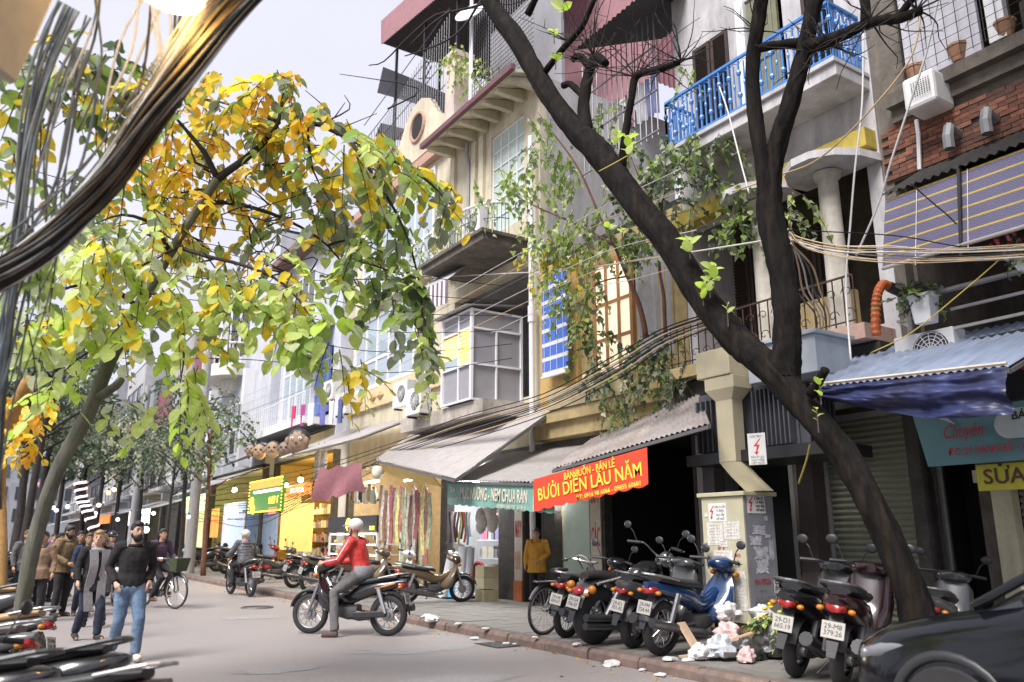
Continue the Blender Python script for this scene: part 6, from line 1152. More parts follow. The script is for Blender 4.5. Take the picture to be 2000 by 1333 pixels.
def bars(r, x, z, w=.33, drop=.04, rise=0):
    o = MB().tube(smooth_path([(x-.1,-w,z),(x-.04,-w*.55,z+.01),(x+.04,-.08,z-drop),(x+.04,.08,z-drop),(x-.04,w*.55,z+.01),(x-.1,w,z)],3),.012,6).build('handlebar', M_PLAST2, r)
    for s_ in (-1,1): MB().cyl((x-.06,s_*(w*.62),z+.008),(x-.11,s_*(w+.02),z),.02,n=8).build('grip', M_SEAT, r); MB().bar((x-.02,s_*w*.55,z),(x-.03,s_*w*1.0,z-.01),.012).build('brake_lever', M_ALU, r)
PLATE = {}
def plate_text(pl, x, zp): text('29-%s%d\n'%(rnd.choice('BCDEFGHKLMN'),rnd.randrange(1,9))+'%03d.%02d'%(rnd.randrange(100,999),rnd.randrange(10,99)), basis((x-.0545,0,zp),(0,-1,0),(.25,0,1)), .06, M_BLKT, pl, w=.15, depth=.0006)
def rear_bits(r, x, z, zp, lm=M_TAIL):
    MB().loft([sec(x+.07,z,.09,.05),sec(x,z,.085,.045),sec(x-.035,z-.005,.055,.03)]).build('tail_light', lm, r, smooth=1)
    for s_ in (-1,1): MB().ell((x+.02,s_*.13,z-.02),(.035,.035,.025),8,6).build('indicator', M_AMB, r, smooth=3)
    pl = MB().obox((x-.05,0,zp),(.006,.19,.14),(0,.25,0)).build('number_plate', M_NPL, r); PLATE[r.name] = (x,zp); r['pl'] = r.name
    MB().add([(x+.08,-.06,z-.06),(x+.08,.06,z-.06),(x-.05,.05,zp-.1),(x-.05,-.05,zp-.1),(x-.09,.035,zp-.22),(x-.09,-.035,zp-.22)],[(0,1,2,3),(3,2,4,5)]).build('mudflap', M_PLAST2, r)
def exhaust(r, y, pts, rad, m):
    m = mat('dark_chrome', (.16,.16,.165), .3, .8, var=.2, scale=9)
    MB().tube(smooth_path([(a_,y,b_) for a_,b_ in pts],3), [rad*(.4 if i < 5 else 1) for i in range(3*(len(pts)-1)+1)], 10).build('exhaust', m, r, smooth=1); a_,b_ = pts[-1]; a0_,b0_ = pts[-2]; dd = V(a_-a0_,0,b_-b0_).normalized(); MB().cyl(V(a_,y,b_)+dd*.001,V(a_,y,b_)+dd*.004,rad*.97,rad*.97,12).build('exhaust_tip', M_BLACK, r)
def make_underbone():
    r = thing('motorbike', '', 'motorbike'); wheel(r,.62,.29,.085); wheel(r,-.62,.29,.095); P_ = PAINT['black']
    for s_ in (-1,1): MB().tube([(.62,s_*.085,.29),(.5,s_*.085,.62),(.42,s_*.06,.85)],[.024,.026,.026],8).build('fork', M_ALU, r); MB().tube([(-.62,s_*.12,.32),(-.5,s_*.12,.66)],[.028,.034],8).build('shock_absorber', M_CHROME, r); MB().tube([(-.62,s_*.1,.29),(-.1,s_*.08,.33)],.02,6).build('swingarm', M_ENG, r); MB().cyl((.12,s_*.1,.26),(.12,s_*.27,.26),.016).build('footpeg', M_SEAT, r)
    fender(r,.62,.335,.2,2.75,.07,P_,'front_fender'); fender(r,-.62,.335,.9,2.9,.075,M_PLAST2,'rear_fender')
    MB().loft([sec(.47,.80,.1,.13,12),sec(.41,.62,.2,.17,12),sec(.33,.5,.24,.17,12),sec(.22,.42,.2,.13,12),sec(.12,.38,.09,.07,12)]).build('leg_shield', P_, r, smooth=1)
    MB().loft([sec(.54,.9,.05,.05),sec(.5,.92,.12,.09),sec(.4,.95,.17,.09),sec(.3,.96,.12,.06),sec(.24,.97,.06,.03)]).build('headlight_cowl', P_, r, smooth=1); MB().ell((.515,0,.91),(.05,.1,.068),12,8).build('headlight', M_LENS, r, smooth=3)
    for s_ in (-1,1): MB().ell((.48,s_*.16,.84),(.05,.04,.035),8,6).build('indicator', M_AMB, r, smooth=3)
    bars(r,.38,.99); mirrors(r,.32,1.0)
    MB().loft([sec(.3,.62,.06,.07),sec(.12,.52,.075,.08),sec(-.05,.52,.1,.1),sec(-.2,.6,.12,.12),sec(-.5,.67,.13,.09),sec(-.78,.73,.09,.06),sec(-.9,.76,.04,.03)]).build('body_panel', P_, r, smooth=1)
    MB().loft([sec(-.02,.7,.08,.03),sec(-.1,.735,.115,.04),sec(-.3,.75,.13,.045),sec(-.55,.79,.125,.045),sec(-.76,.815,.09,.03)]).build('seat', M_SEAT, r, smooth=1.2)
    MB().loft([sec(.22,.34,.06,.06),sec(.12,.33,.1,.09),sec(-.02,.32,.13,.11),sec(-.16,.33,.1,.1)]).cyl((.1,0,.34),(.3,0,.36),.075,.065,12).build('engine', M_ENG, r, smooth=.7)
    exhaust(r,-.15,[(.24,.3),(.1,.22),(-.2,.24),(-.5,.3),(-.95,.39)],.05,M_CHROME); MB().obox((-.38,.13,.3),(.5,.03,.09),(0,.06,0)).build('chain_case', M_PLAST2, r, bevel=.02)
    MB().tube(smooth_path([(-.5,-.13,.8),(-.8,-.12,.86),(-.92,0,.87),(-.8,.12,.86),(-.5,.13,.8)],3),.013,6).build('grab_rail', M_ALU, r); MB().tube([(-.05,.12,.25),(-.12,.26,.02)],.012,6).build('side_stand', M_ENG, r); rear_bits(r,-.86,.7,.52); return r
def make_scooter():
    r = thing('scooter', '', 'scooter'); wheel(r,.62,.245,.1,False); wheel(r,-.6,.25,.12,False); P_ = PAINT['black']
    for s_ in (-1,1): MB().tube([(.62,s_*.085,.25),(.5,s_*.08,.66)],.026,8).build('fork', M_ENG, r); MB().tube([(-.62,s_*.14,.28),(-.5,s_*.14,.6)],[.03,.036],8).build('shock_absorber', M_ENG, r)
    fender(r,.62,.3,.1,2.8,.085,P_,'front_fender'); fender(r,-.6,.3,1.2,2.9,.09,M_PLAST2,'rear_fender')
    MB().loft([sec(.56,.62,.08,.1,12),sec(.5,.7,.19,.22,12),sec(.4,.68,.23,.3,12),sec(.3,.5,.2,.2,12),sec(.22,.36,.16,.08,12),sec(-.05,.31,.17,.05,12),sec(-.2,.36,.16,.1,12)]).build('leg_shield', P_, r, smooth=1)
    MB().loft([sec(.54,.93,.06,.05),sec(.48,.96,.16,.08),sec(.38,.99,.2,.07),sec(.28,1.0,.1,.04)]).build('headlight_cowl', P_, r, smooth=1); MB().loft([sec(.6,.74,.03,.02),sec(.575,.75,.13,.05),sec(.5,.77,.15,.06)]).build('headlight', M_LENS, r, smooth=1)
    bars(r,.38,1.02,.34); mirrors(r,.34,1.03)
    MB().loft([sec(-.08,.42,.13,.12),sec(-.2,.54,.17,.18),sec(-.4,.6,.2,.17),sec(-.65,.68,.19,.13),sec(-.88,.75,.12,.08),sec(-.98,.78,.05,.03)]).build('body_panel', P_, r, smooth=1)
    MB().loft([sec(-.05,.72,.1,.03),sec(-.15,.765,.15,.045),sec(-.4,.79,.165,.05),sec(-.65,.83,.15,.045),sec(-.82,.845,.1,.03)]).build('seat', M_SEAT, r, smooth=1.2)
    MB().loft([sec(-.1,.25,.1,.08),sec(-.35,.26,.14,.11),sec(-.6,.27,.1,.08)]).build('engine', M_ENG, r, smooth=1); exhaust(r,-.2,[(-.2,.2),(-.35,.22),(-.6,.3),(-.92,.42)],.065,M_ENG)
    MB().tube(smooth_path([(-.6,-.17,.84),(-.88,-.14,.9),(-.96,0,.91),(-.88,.14,.9),(-.6,.17,.84)],3),.018,6).build('grab_rail', M_ENG, r); MB().tube([(-.2,.12,.25),(-.3,.28,.02)],.012,6).build('side_stand', M_ENG, r); rear_bits(r,-.92,.7,.52); return r
def make_cruiser():
    r = thing('motorbike', '', 'motorbike'); wheel(r,.8,.33,.1); wheel(r,-.68,.335,.17,False); P_ = PAINT['black']
    for s_ in (-1,1): MB().tube([(.8,s_*.1,.33),(.52,s_*.1,.95)],[.028,.032],8).build('fork', M_CHROME, r); MB().tube([(-.66,s_*.15,.36),(-.44,s_*.15,.68)],[.034,.04],10).build('shock_absorber', M_CHROME, r); MB().tube([(-.68,s_*.13,.335),(-.1,s_*.12,.34)],.025,6).build('swingarm', M_ENG, r)
    fender(r,.8,.39,.6,2.5,.08,P_,'front_fender'); fender(r,-.68,.41,.75,2.95,.12,P_,'rear_fender')
    MB().loft([sec(.44,.82,.04,.05),sec(.36,.83,.11,.11),sec(.18,.82,.15,.12),sec(-.02,.78,.11,.09),sec(-.1,.76,.06,.05)]).build('tank', P_, r, smooth=1)
    MB().loft([sec(-.02,.7,.09,.04),sec(-.15,.69,.15,.06),sec(-.35,.7,.17,.06),sec(-.5,.77,.13,.06),sec(-.8,.8,.11,.045),sec(-.92,.79,.07,.03)]).build('seat', M_SEAT, r, smooth=1.2)
    MB().tube([(.42,0,.85),(.35,0,.3),(-.2,0,.27),(-.3,0,.6),(.4,0,.72)],.022,8).build('frame', M_ENG, r)
    for d_ in (.25,-.3): MB().tube([(.05,0,.36),(.05+d_*.6,0,.64)],[.1,.11],12).build('cylinder', M_ALU, r)
    MB().loft([sec(.28,.34,.08,.08),sec(.1,.34,.14,.13),sec(-.18,.34,.13,.11)]).build('engine', M_ENG, r, smooth=.8)
    for z in (.24,.33): exhaust(r,-.2,[(.3,.5),(.22,z),(-.2,z),(-.6,z),(-1.05,z+.03)],.045,M_CHROME)
    MB().ell((.58,0,.95),(.1,.1,.1),14,10).build('headlight', M_CHROME, r, smooth=3); bars(r,.42,1.12,.42,.12); mirrors(r,.36,1.13,.4)
    for s_ in (-1,1): MB().tube([(-.45,s_*.14,.78),(-.85,s_*.14,.72)],.014,6).build('fender_strut', M_CHROME, r); MB().ell((-.95,s_*.17,.66),(.05,.05,.05),10,7).build('indicator', M_AMB, r, smooth=3)
    MB().tube(smooth_path([(-.85,-.1,.85),(-.98,-.08,1.0),(-.98,.08,1.0),(-.85,.1,.85)],3),.012,6).build('sissy_bar', M_CHROME, r); MB().tube([(0,.14,.25),(-.06,.3,.02)],.014,6).build('side_stand', M_ENG, r); rear_bits(r,-1.02,.62,.5); return r
PROTO = {}
def bike(kind, paint, label, loc, head, s=1.12, lean=.14, group='parked motorbikes', seat=None, flip=0):
    if kind not in PROTO: r = PROTO[kind] = globals()['make_'+kind](); [own_slots(c_) for c_ in r.children_recursive]
    else:
        r = copy_tree(PROTO[kind])
        for c_ in list(r.children_recursive):
            if c_.name.startswith('lettering'): bpy.data.objects.remove(c_)
    tag(r, label, r['category'], group)
    for c_ in r.children:
        if c_.name.split('.')[0] == 'number_plate': plate_text(c_, *PLATE[r['pl']])
    for c_ in r.children:
        n = c_.name.split('.')[0]
        if n in ('leg_shield','headlight_cowl','body_panel','tank','front_fender') and isinstance(paint,str): c_.material_slots[0].material = PAINT[paint]
        if n == 'seat' and seat: c_.material_slots[0].material = seat
    r.matrix_basis = Matrix.Translation(Vector(loc)) @ Matrix.Rotation(head,4,'Z') @ Matrix.Rotation(lean,4,'X') @ Matrix.Scale(s,4)
    return r
def mid(rear, head, s=1.12, back=.62): return Vector(rear)+V(cos(head),sin(head),0)*back*s
def park(kind, paint, label, px, py, head, dx=.3, s=1.12, **k):
    g = PG(px,py,.15); return bike(kind, paint, label, mid(V(g.x+dx,g.y,.15), head, s), head, s, **k)
R_d = math.radians
park('cruiser','black','big black cruiser with fat rear tyre and chrome exhaust before the dark shop',1115,1262,R_d(8),.45,1.18)
park('underbone','black','black motorbike with red tail light left of the big cruiser',1068,1250,R_d(14),.35,1.1)
park('scooter','grey','grey scooter squeezed between cruiser and blue motorbike',1200,1270,R_d(12),.3,1.1)
park('underbone','blue','blue motorbike parked against the electrical cabinet',1255,1285,R_d(6),.3,1.15,lean=.1)
g = PG(1560,1318,.15); bike('scooter','black','black scooter with mirror up, right of the cabinet', mid(V(7.4,5.95,.15),R_d(16),1.12),R_d(16)); bike('scooter','maroon','black and maroon scooter beside the parked car', mid(V(7.25,5.3,.15),R_d(22),1.12),R_d(22))
bike('scooter','grey','dim scooter half hidden behind the big tree trunk', mid(V(8.9,5.3,.15),R_d(20),1.0),R_d(20),1.0)
park('underbone','gold','bronze motorbike with front wheel out before the bright fabric shop',780,1180,R_d(-14),.15,1.04,lean=.18)
park('underbone','gold','bronze motorbike left of the red jacket rider, nearer one',622,1172,R_d(-6),.35,1.15); park('underbone','olive','olive motorbike left of the bronze pair',580,1160,R_d(4),.35,1.15)
park('underbone','black','dark motorbike behind the puffer jacket rider',545,1150,R_d(10),.4,1.12); park('underbone','white','silver motorbike beside the food cart',655,1170,R_d(-4),.7,1.1)
park('underbone','red','small red and white motorbike left of the puffer jacket rider',452,1134,R_d(-5),.2,1.15); park('underbone','grey','grey motorbike behind the red and white one',478,1140,R_d(0),.3,1.1)
park('scooter','black','black scooter right of the thin street tree',408,1122,R_d(-8),.6,1.2); park('scooter','black','black scooter left of the thin street tree',366,1118,R_d(170),1.2,1.2)
park('scooter','grey','dark scooter at the far pavement beyond the pole',340,1110,R_d(5),.8,1.15)
# bikes on the left pavement, close to the camera
def tail(kind, paint, label, px, py, dep, head, s, back, z=.03, **k):
    p = PD(px,py,dep); c_ = V(p.x,p.y,0)+V(cos(head),sin(head),0)*back*s; return bike(kind, paint, label, V(c_.x,c_.y,z), head, s, **k)
hL = math.atan2(.543,-.84)
M_SEATB = mat('dusty_seat', (.16,.13,.12), .5, var=.2); M_SEATO = mat('orange_lit_seat', (.38,.24,.12), .45, var=.15)  # tan seat colour carries the orange light on a beige seat
tail('scooter','black','blurred black scooter tail reaching in at the bottom left',238,1262,5.3,hL+.1,.98,.95, group='bikes on the left pavement')
tail('underbone','maroon','blurred seat and tail of the nearest bike at the bottom edge',325,1308,4.5,hL-.05,.98,.92, group='bikes on the left pavement')
tail('underbone','grey','blurred bike with orange light painted on its seat behind the left tree trunk',100,1190,8.0,hL+.05,1.0,.9, seat=M_SEATO, group='bikes on the left pavement'); tail('underbone','silver','chrome racked bike at the left edge below the headlight',60,1222,6.6,hL,1.0,.9, seat=M_SEATB, group='bikes on the left pavement')
tail('scooter','grey','grey scooter furthest back on the left pavement',40,1150,10.5,hL,1.05,.9, seat=M_SEATO, group='bikes on the left pavement'); tail('scooter','black','black scooter low in the bottom left corner',40,1300,4.7,hL+.1,.98,.8, group='bikes on the left pavement')
for i in range(7): bike(('scooter','underbone')[i%2], ('grey','black','silver')[i%3], 'dim bike in the crowded row far left, %s from the front'%('first','second','third','fourth','fifth','sixth','seventh')[i], V(.35+.02*i,24+i*2.2,.13), R_d(165), 1.12, group='crowded row far left')
# ================================================================ ridden bikes
rf,rr_ = PG(604,1238),PG(757,1243); hd = math.atan2(rf.y-rr_.y, rf.x-rr_.x); RED_BIKE = bike('underbone','black','black motorbike ridden by the person in the red jacket', (rf+rr_)/2, hd, (rf-rr_).length/1.24, 0, 'ridden motorbikes')
HB = hd; SB = (rf-rr_).length/1.24; CB = (rf+rr_)/2
c_ = [k for k in RED_BIKE.children if k.name.startswith('headlight') and 'cowl' not in k.name][0]; c_.material_slots[0].material = mat('headlight_on', (1,1,.95), .3, var=0, bump=0, emit=9, ecol=(1,.95,.85))
st_ = MB().loft([sec(-.45,.66,.135,.025),sec(-.6,.69,.125,.03),sec(-.75,.73,.1,.02)]).build('orange_stripe', mat('decal_orange', (.7,.25,.05), .4, var=.1, bump=0)); st_.parent = RED_BIKE
g = PG(497,1166); PUF_BIKE = bike('underbone','maroon','motorbike seen from behind under the grey puffer jacket rider', (6.35,g.y+.7,0), R_d(97), 1.15, 0, 'ridden motorbikes'); PB = V(6.35,g.y+.7,0)
SC_BIKE = bike('scooter','black','scooter ridden by the helmeted person behind the bearded man', (2.75,22.2,0), R_d(-80), 1.1, 0, 'ridden motorbikes')
for r_ in (RED_BIKE,PUF_BIKE,SC_BIKE):
    for k in list(r_.children):
        if k.name.startswith('side_stand'): bpy.data.objects.remove(k)
# ================================================================ bicycles
def bicycle(label, loc, head, s=1., paint=None, basket=None, lean=0):
    r = thing('bicycle', label, 'bicycle', group='bicycles'); P_ = paint or M_PLAST2; R = .34
    for x in (.52,-.52):
        o = MB().ring((x,0,R),R-.018,.02,32,7,'y').build('wheel', M_TYRE, r, smooth=3); MB().ring((x,0,R),R-.045,.012,28,5,'y').build('rim', M_CHROME, o, smooth=3); m_ = MB(); [m_.tube([(x+.02*cos(a_+.5),.02*(-1)**i,R+.02*sin(a_+.5)),(x+(R-.05)*cos(a_),0,R+(R-.05)*sin(a_))],.0025,4,False) for i,a_ in enumerate([2*PI*i/24 for i in range(24)])]; tag(m_.build('spokes', M_CHROME, o), kind='stuff'); MB().cyl((x,-.04,R),(x,.04,R),.025).build('hub', M_ALU, o)
        fender(r,x,R+.035,.5 if x > 0 else .3,2.7,.03,P_,'mudguard')
    fm = MB(); [fm.tube(q,.016,7) for q in ([(.36,0,.82),(.0,0,.3)],[(.33,0,.7),(-.12,0,.42)],[(.0,0,.3),(-.2,0,.78)],[(-.52,.05,R),(.0,.02,.3)],[(-.52,-.05,R),(-.17,-.02,.72)],[(-.52,.05,R),(-.17,.02,.72)],[(.52,.05,R),(.4,.04,.74),(.36,0,.9)],[(.52,-.05,R),(.4,-.04,.74)])]; fm.build('frame', P_, r, smooth=1)
    MB().loft([sec(-.36,.87,.09,.03),sec(-.25,.88,.09,.03),sec(-.1,.88,.03,.02)]).build('saddle', M_SEAT, r, smooth=1); MB().cyl((-.2,0,.78),(-.22,0,.86),.013).build('seat_post', M_CHROME, r); MB().tube(smooth_path([(.12,-.28,.98),(.3,-.24,1.0),(.36,0,.98),(.3,.24,1.0),(.12,.28,.98)],4),.012,6).build('handlebar', M_CHROME, r)
    MB().obox((-.22,-.04,.33),(.5,.02,.1),(0,.03,0)).build('chain_guard', P_, r, bevel=.01); MB().cyl((0,-.05,.3),(0,.05,.3),.08,n=14).build('crank', M_ALU, r)
    for s_ in (-1,1): MB().bar((0,s_*.06,.3),(s_*.12,s_*.08,.3-s_*.08),.018).build('crank_arm', M_ALU, r); MB().obox((s_*.12,s_*.13,.3-s_*.08),(.08,.09,.02)).build('pedal', M_SEAT, r); MB().cyl((.12,s_*.2,.985),(.05 if 0 else .12,s_*.29,.98),.018).build('grip', M_SEAT, r)
    if basket: m_ = MB(); m_.loft([[(.42+a_*k,b_*k*1.3,z) for a_,b_ in ((-.0,-.12),(.22,-.12),(.22,.12),(0,.12))] for k,z in ((.85,.74),(1.1,1.0))]); m_.build('basket', basket, r)
    MB().bar((-.25,0,.72),(-.75,0,.73),.1,.015).build('rack', P_, r)
    r.matrix_basis = Matrix.Translation(Vector(loc)) @ Matrix.Rotation(head,4,'Z') @ Matrix.Rotation(lean,4,'X') @ Matrix.Scale(s,4); return r
BC = PG(308,1188); BCH = R_d(-62); bicycle('black bicycle with dark green basket ridden by the woman in purple', V(BC.x,BC.y,0), BCH, 1.12, None, mat('green_basket', (.045,.06,.03), .8, var=.4, scale=40, bump=.5))
g = PG(1030,1246,.15); bicycle('old bicycle leaning left of the row of parked motorbikes', mid(V(g.x+.35,g.y+.1,.15),R_d(12),1.1,.52), R_d(12), 1.08, M_ENG, None, .1)
# ================================================================ parked car
car = thing('parked_car', 'glossy black car nose at the bottom right corner', 'car')
M_CAR = mat('car_black', (.004,.005,.007), .14, var=0, bump=0, coat=.25, spec=.4)
def csec(x, w, z0, zs, zt, tw):     # half-section mirrored: sill, side, shoulder, top
    h = [(w*.9,z0),(w,z0+.14),(w*1.01,(z0+zs)/2),(w*.985,zs-.05),(w*.94,zs),(tw,zt-.02),(tw*.6,zt),(0,zt+.008)]
    return [(x,y,z) for y,z in h]+[(x,-y,z) for y,z in h[-2::-1]]
prof = [(2.12,.35,.42,.6,.64,.3),(2.08,.62,.3,.64,.7,.5),(1.98,.78,.22,.70,.78,.66),(1.75,.84,.2,.78,.86,.72),(1.3,.86,.2,.86,.95,.76),(.95,.87,.2,.92,1.01,.78),(.7,.87,.2,.95,1.05,.8),(0,.87,.2,.97,1.03,.8),(-1.2,.87,.2,.97,1.03,.8),(-1.8,.84,.25,.95,1.02,.76),(-2.1,.7,.4,.9,.96,.6)]
MB().loft([csec(*p) for p in prof]).build('body', M_CAR, car, smooth=1.0)
def gsec(x, w0, z0, w1, z1): return [(x,w0,z0),(x,(w0*.6+w1*.4),(z0*.55+z1*.45)),(x,w1,z1-.04),(x,w1*.9,z1),(x,0,z1+.03),(x,-w1*.9,z1),(x,-w1,z1-.04),(x,-(w0*.6+w1*.4),(z0*.55+z1*.45)),(x,-w0,z0)]
MB().loft([gsec(1.15,.76,.95,.74,.98),gsec(.65,.78,1.0,.64,1.28),gsec(.2,.79,1.0,.6,1.43),gsec(-1.0,.79,1.0,.6,1.45),gsec(-1.9,.72,.98,.58,1.2)]).build('cabin_glass', mat('car_glass', (.012,.014,.016), .04, var=0, bump=0, spec=1), car, smooth=1)
for s_ in (-1,1):
    MB().tube(smooth_path([(1.2,s_*.775,.98),(.66,s_*.665,1.29),(.2,s_*.6,1.44),(-1.0,s_*.6,1.465)],4),.03,6).build('roof_pillar', M_CAR, car, smooth=2); MB().bar((-.35,s_*.785,1.02),(-.38,s_*.62,1.42),.05).build('door_pillar', M_PLAST2, car)
    mm = MB(); mm.loft([sec(.82,1.04,.03,.02,8,s_*.95),sec(.78,1.05,.13,.065,8,s_*.97),sec(.68,1.05,.13,.07,8,s_*.97),sec(.63,1.05,.1,.05,8,s_*.96)]); mo = mm.build('side_mirror', M_CAR, car, smooth=1.2); MB().obox((.628,s_*.97,1.05),(.01,.2,.1)).build('mirror_glass', M_CHROME, mo); MB().bar((.8,s_*.98,1.107),(.64,s_*.98,1.122),.12,.015).build('mirror_trim', M_ALU, mo)
    MB().loft([sec(2.03,.6,.04,.03,8,s_*.62),sec(1.95,.64,.09,.05,8,s_*.7),sec(1.78,.69,.05,.045,8,s_*.79),sec(1.62,.73,.015,.02,8,s_*.82)]).build('headlight', mat('car_lamp', (.16,.17,.19), .08, var=0, bump=0, spec=.9), car, smooth=1.2)
    for x in (1.35,-1.3):
        w_ = MB(); w_.lathe([(.2,.09),(.31,.1),(.325,.05),(.325,-.09),(.2,-.1)],28,(x,s_*.79,.325),'y'); wo = w_.build('wheel', M_TYRE, car, smooth=.8); MB().lathe([(.03,.1),(.2,.085),(.21,.1),(.205,-.05)],20,(x,s_*.79+ (0 if s_ > 0 else -.01),.325),'y').build('rim', M_ALU, wo, smooth=.8); [MB().bar((x,s_*.89,.325),(x+.19*cos(k*1.2566),s_*.885,.325+.19*sin(k*1.2566)),.05,.03).build('rim_spoke', M_ALU, wo) for k in range(5)]
        MB().ring((x,s_*.845,.34),.36,.035,28,6,'y').build('wheel_arch', M_PLAST2, car, smooth=3)
    for x0 in (.72,-.36,-1.3): MB().tube([(x0,s_*.878,.3),(x0-.02,s_*.884,.6),(x0,s_*.875,.92)],.006,4).build('door_seam', M_BLACK, car)
    for x in (-.15,-1.1): MB().tube([(x,s_*.88,.8),(x-.08,s_*.91,.81),(x-.16,s_*.88,.8)],.014,6).build('door_handle', M_CHROME, car)
    MB().ell((2.0,s_*.5,.42),(.05,.07,.06),10,7).build('fog_lamp', M_LENS, car, smooth=3)
MB().box((2.08,-.45,.5),(2.14,.45,.6)).build('grille', M_BLACK, car, bevel=.01); MB().box((2.1,-.3,.36),(2.145,.3,.46)).build('number_plate', M_NPL, car); MB().bar((1.0,0,1.02),(.86,.5,1.03),.02).build('wiper', M_BLACK, car)
place(car, (6.5,1.62,0), R_d(90), 1.16)
# ================================================================ people
M_SKIN = [mat('skin_%d'%i, c, .55, var=.06, scale=20, bump=.03) for i,c in enumerate([(.42,.24,.16),(.36,.20,.13),(.50,.31,.23)])]
M_HAIRB = mat('hair_black', (.012,.01,.01), .5, var=.3, scale=40, bump=.4, stretch=(1,1,.2)); M_HAIRL = mat('hair_blonde', (.34,.19,.08), .5, var=.3, scale=40, bump=.4, stretch=(1,1,.2)); M_HAIRN = mat('hair_brown', (.09,.05,.025), .5, var=.3, scale=40, bump=.4)
TXF = bpy.data.textures.new('cloth_folds','CLOUDS'); TXF.noise_scale = .11; TXF.noise_depth = 3
def folds(o, k=.028):
    d = o.modifiers.new('folds','DISPLACE'); d.texture = TXF; d.strength = k; d.mid_level = .5; d.texture_coords = 'LOCAL'; return o
def remesh(o, vox, sm=4):
    m = o.modifiers.new('remesh','REMESH'); m.mode = 'VOXEL'; m.voxel_size = vox; m.use_smooth_shade = True
    s_ = o.modifiers.new('smooth','SMOOTH'); s_.iterations = sm; s_.factor = .5; return o
J0 = dict(hip=(0,0,.92),waist=(0,0,1.08),chest=(.0,0,1.28),neck=(.01,0,1.44),head=(.035,0,1.585),
  shL=(0,.18,1.4),shR=(0,-.18,1.4),elL=(-.02,.25,1.13),elR=(-.02,-.25,1.13),wrL=(.06,.25,.9),wrR=(.06,-.25,.9),
  hpL=(0,.09,.9),hpR=(0,-.09,.9),knL=(.02,.1,.49),knR=(.02,-.1,.49),anL=(-.02,.1,.09),anR=(-.02,-.1,.09),toeL=(.17,.12,.03),toeR=(.17,-.12,.03))
def person(label, loc, head, J=None, h=1.7, top=None, legs=None, shoe=None, skin=0, hair=M_HAIRB, hairlen=0, beard=False, helmet=None, look=0, extra=None, sleeve=True, puff=0, coat=0, hood=None, frame=1, scarf=None, pitch=0):
    j = {k: Vector(v) for k,v in {**J0, **(J or {})}.items()}; r = thing('person', label, 'person', group='people in the street'); sk = M_SKIN[skin]
    b = MB()
    def chain(mb, names, rs, n=10): mb.tube([j[x] for x in names], rs, n)
    def torso(mb, g):
        c1,c2,c3 = j['hip'],j['waist'],j['chest']; d = (j['neck']-j['hip']).normalized(); lat = (j['shL']-j['shR']).normalized(); fw = lat.cross(d)
        S = [(c1-d*.06,.15,.105),(c1+d*.05,.16,.115),(c2,.142,.1),(c3-d*.04,.168,.115),(c3+d*.07,.165,.1),(j['neck']-d*.05,.09,.07)]
        mb.loft([[p+lat*((a_+g)*cos(t))+fw*((b_+g)*sin(t)) for t in [2*PI*k/14 for k in range(14)]] for p,a_,b_ in S])
    torso(b, 0); hd_ = j['head']; Rl = Matrix.Rotation(look,3,'Z') @ Matrix.Rotation(pitch,3,'Y'); H_ = lambda x,y,z: hd_ + Rl @ V(x,y,z)
    b.tube([j['neck']-V(0,0,.08), hd_-V(.01,0,.05)], [.062,.055], 10)
    for s_ in 'LR':
        sg = 1 if s_ == 'L' else -1
        b.tube([j['sh'+s_]-V(0,sg*.05,0), j['sh'+s_], (j['sh'+s_]+j['el'+s_])/2, j['el'+s_], (j['el'+s_]*.6+j['wr'+s_]*.4), j['wr'+s_]], [.06,.056,.05,.04,.042,.027], 9)
        b.tube([j['hp'+s_], (j['hp'+s_]+j['kn'+s_])/2, j['kn'+s_], j['kn'+s_]*.65+j['an'+s_]*.35, j['an'+s_]], [.088,.078,.056,.056,.038], 10); b.tube([j['an'+s_]+V(-.03,0,-.04), (j['an'+s_]+j['toe'+s_])/2+V(0,0,-.02), j['toe'+s_]], [.036,.036,.026], 8)
        d = (j['wr'+s_]-j['el'+s_]).normalized(); up = V(0,0,1)-d*d.z; up = up.normalized() if up.length > .1 else V(1,0,0); sd_ = d.cross(up); w_ = j['wr'+s_]
        b.tube([w_, w_+d*.04, w_+d*.085], [.026,.036,.032], 8)
        for k,(off,L) in enumerate(((-.027,.065),(-.009,.08),(.009,.075),(.026,.06))): q = w_+d*.08+up*off; b.tube([q, q+d*L*.5+sd_*(.006*sg), q+d*L*.8+sd_*(.03*sg)], [.0095,.009,.0075], 6)
        q = w_+d*.03+up*.03; b.tube([q, q+d*.035+up*.02, q+d*.065+up*.02], [.012,.0105,.009], 6)
    b.ell(H_(0,0,.01), (.092,.076,.115), 14, 10); b.ell(H_(.03,0,-.05), (.062,.058,.068), 12, 8); b.ell(H_(.095,0,-.012),(.02,.014,.026),8,6)
    for s_ in (-1,1): b.ell(H_(-.005,s_*.078,-.005),(.02,.012,.032),8,6)
    remesh(b.build('body', sk, r), .011, 3)
    for s_ in (-1,1): MB().ell(H_(.083,s_*.03,.02),(.01,.014,.008),8,6).build('eye', M_BLACK, r, smooth=3); MB().obox(H_(.088,s_*.032,.045),(.012,.034,.008)).build('eyebrow', hair, r)
    MB().ell(H_(.088,0,-.062),(.01,.024,.007),8,6).build('mouth', mat('lip', (.3,.12,.1), .5), r, smooth=3)
    t_ = top; m = MB(); g = .022+puff
    torso(m, g)
    if coat: m.loft([[j['hip']+V(0,0,z)+V((.125+g)*k*cos(t),(.175+g)*k*sin(t),0) for t in [2*PI*q/14 for q in range(14)]] for z,k in ((.08,1),(-.1,1.05),(-coat,1.1))])
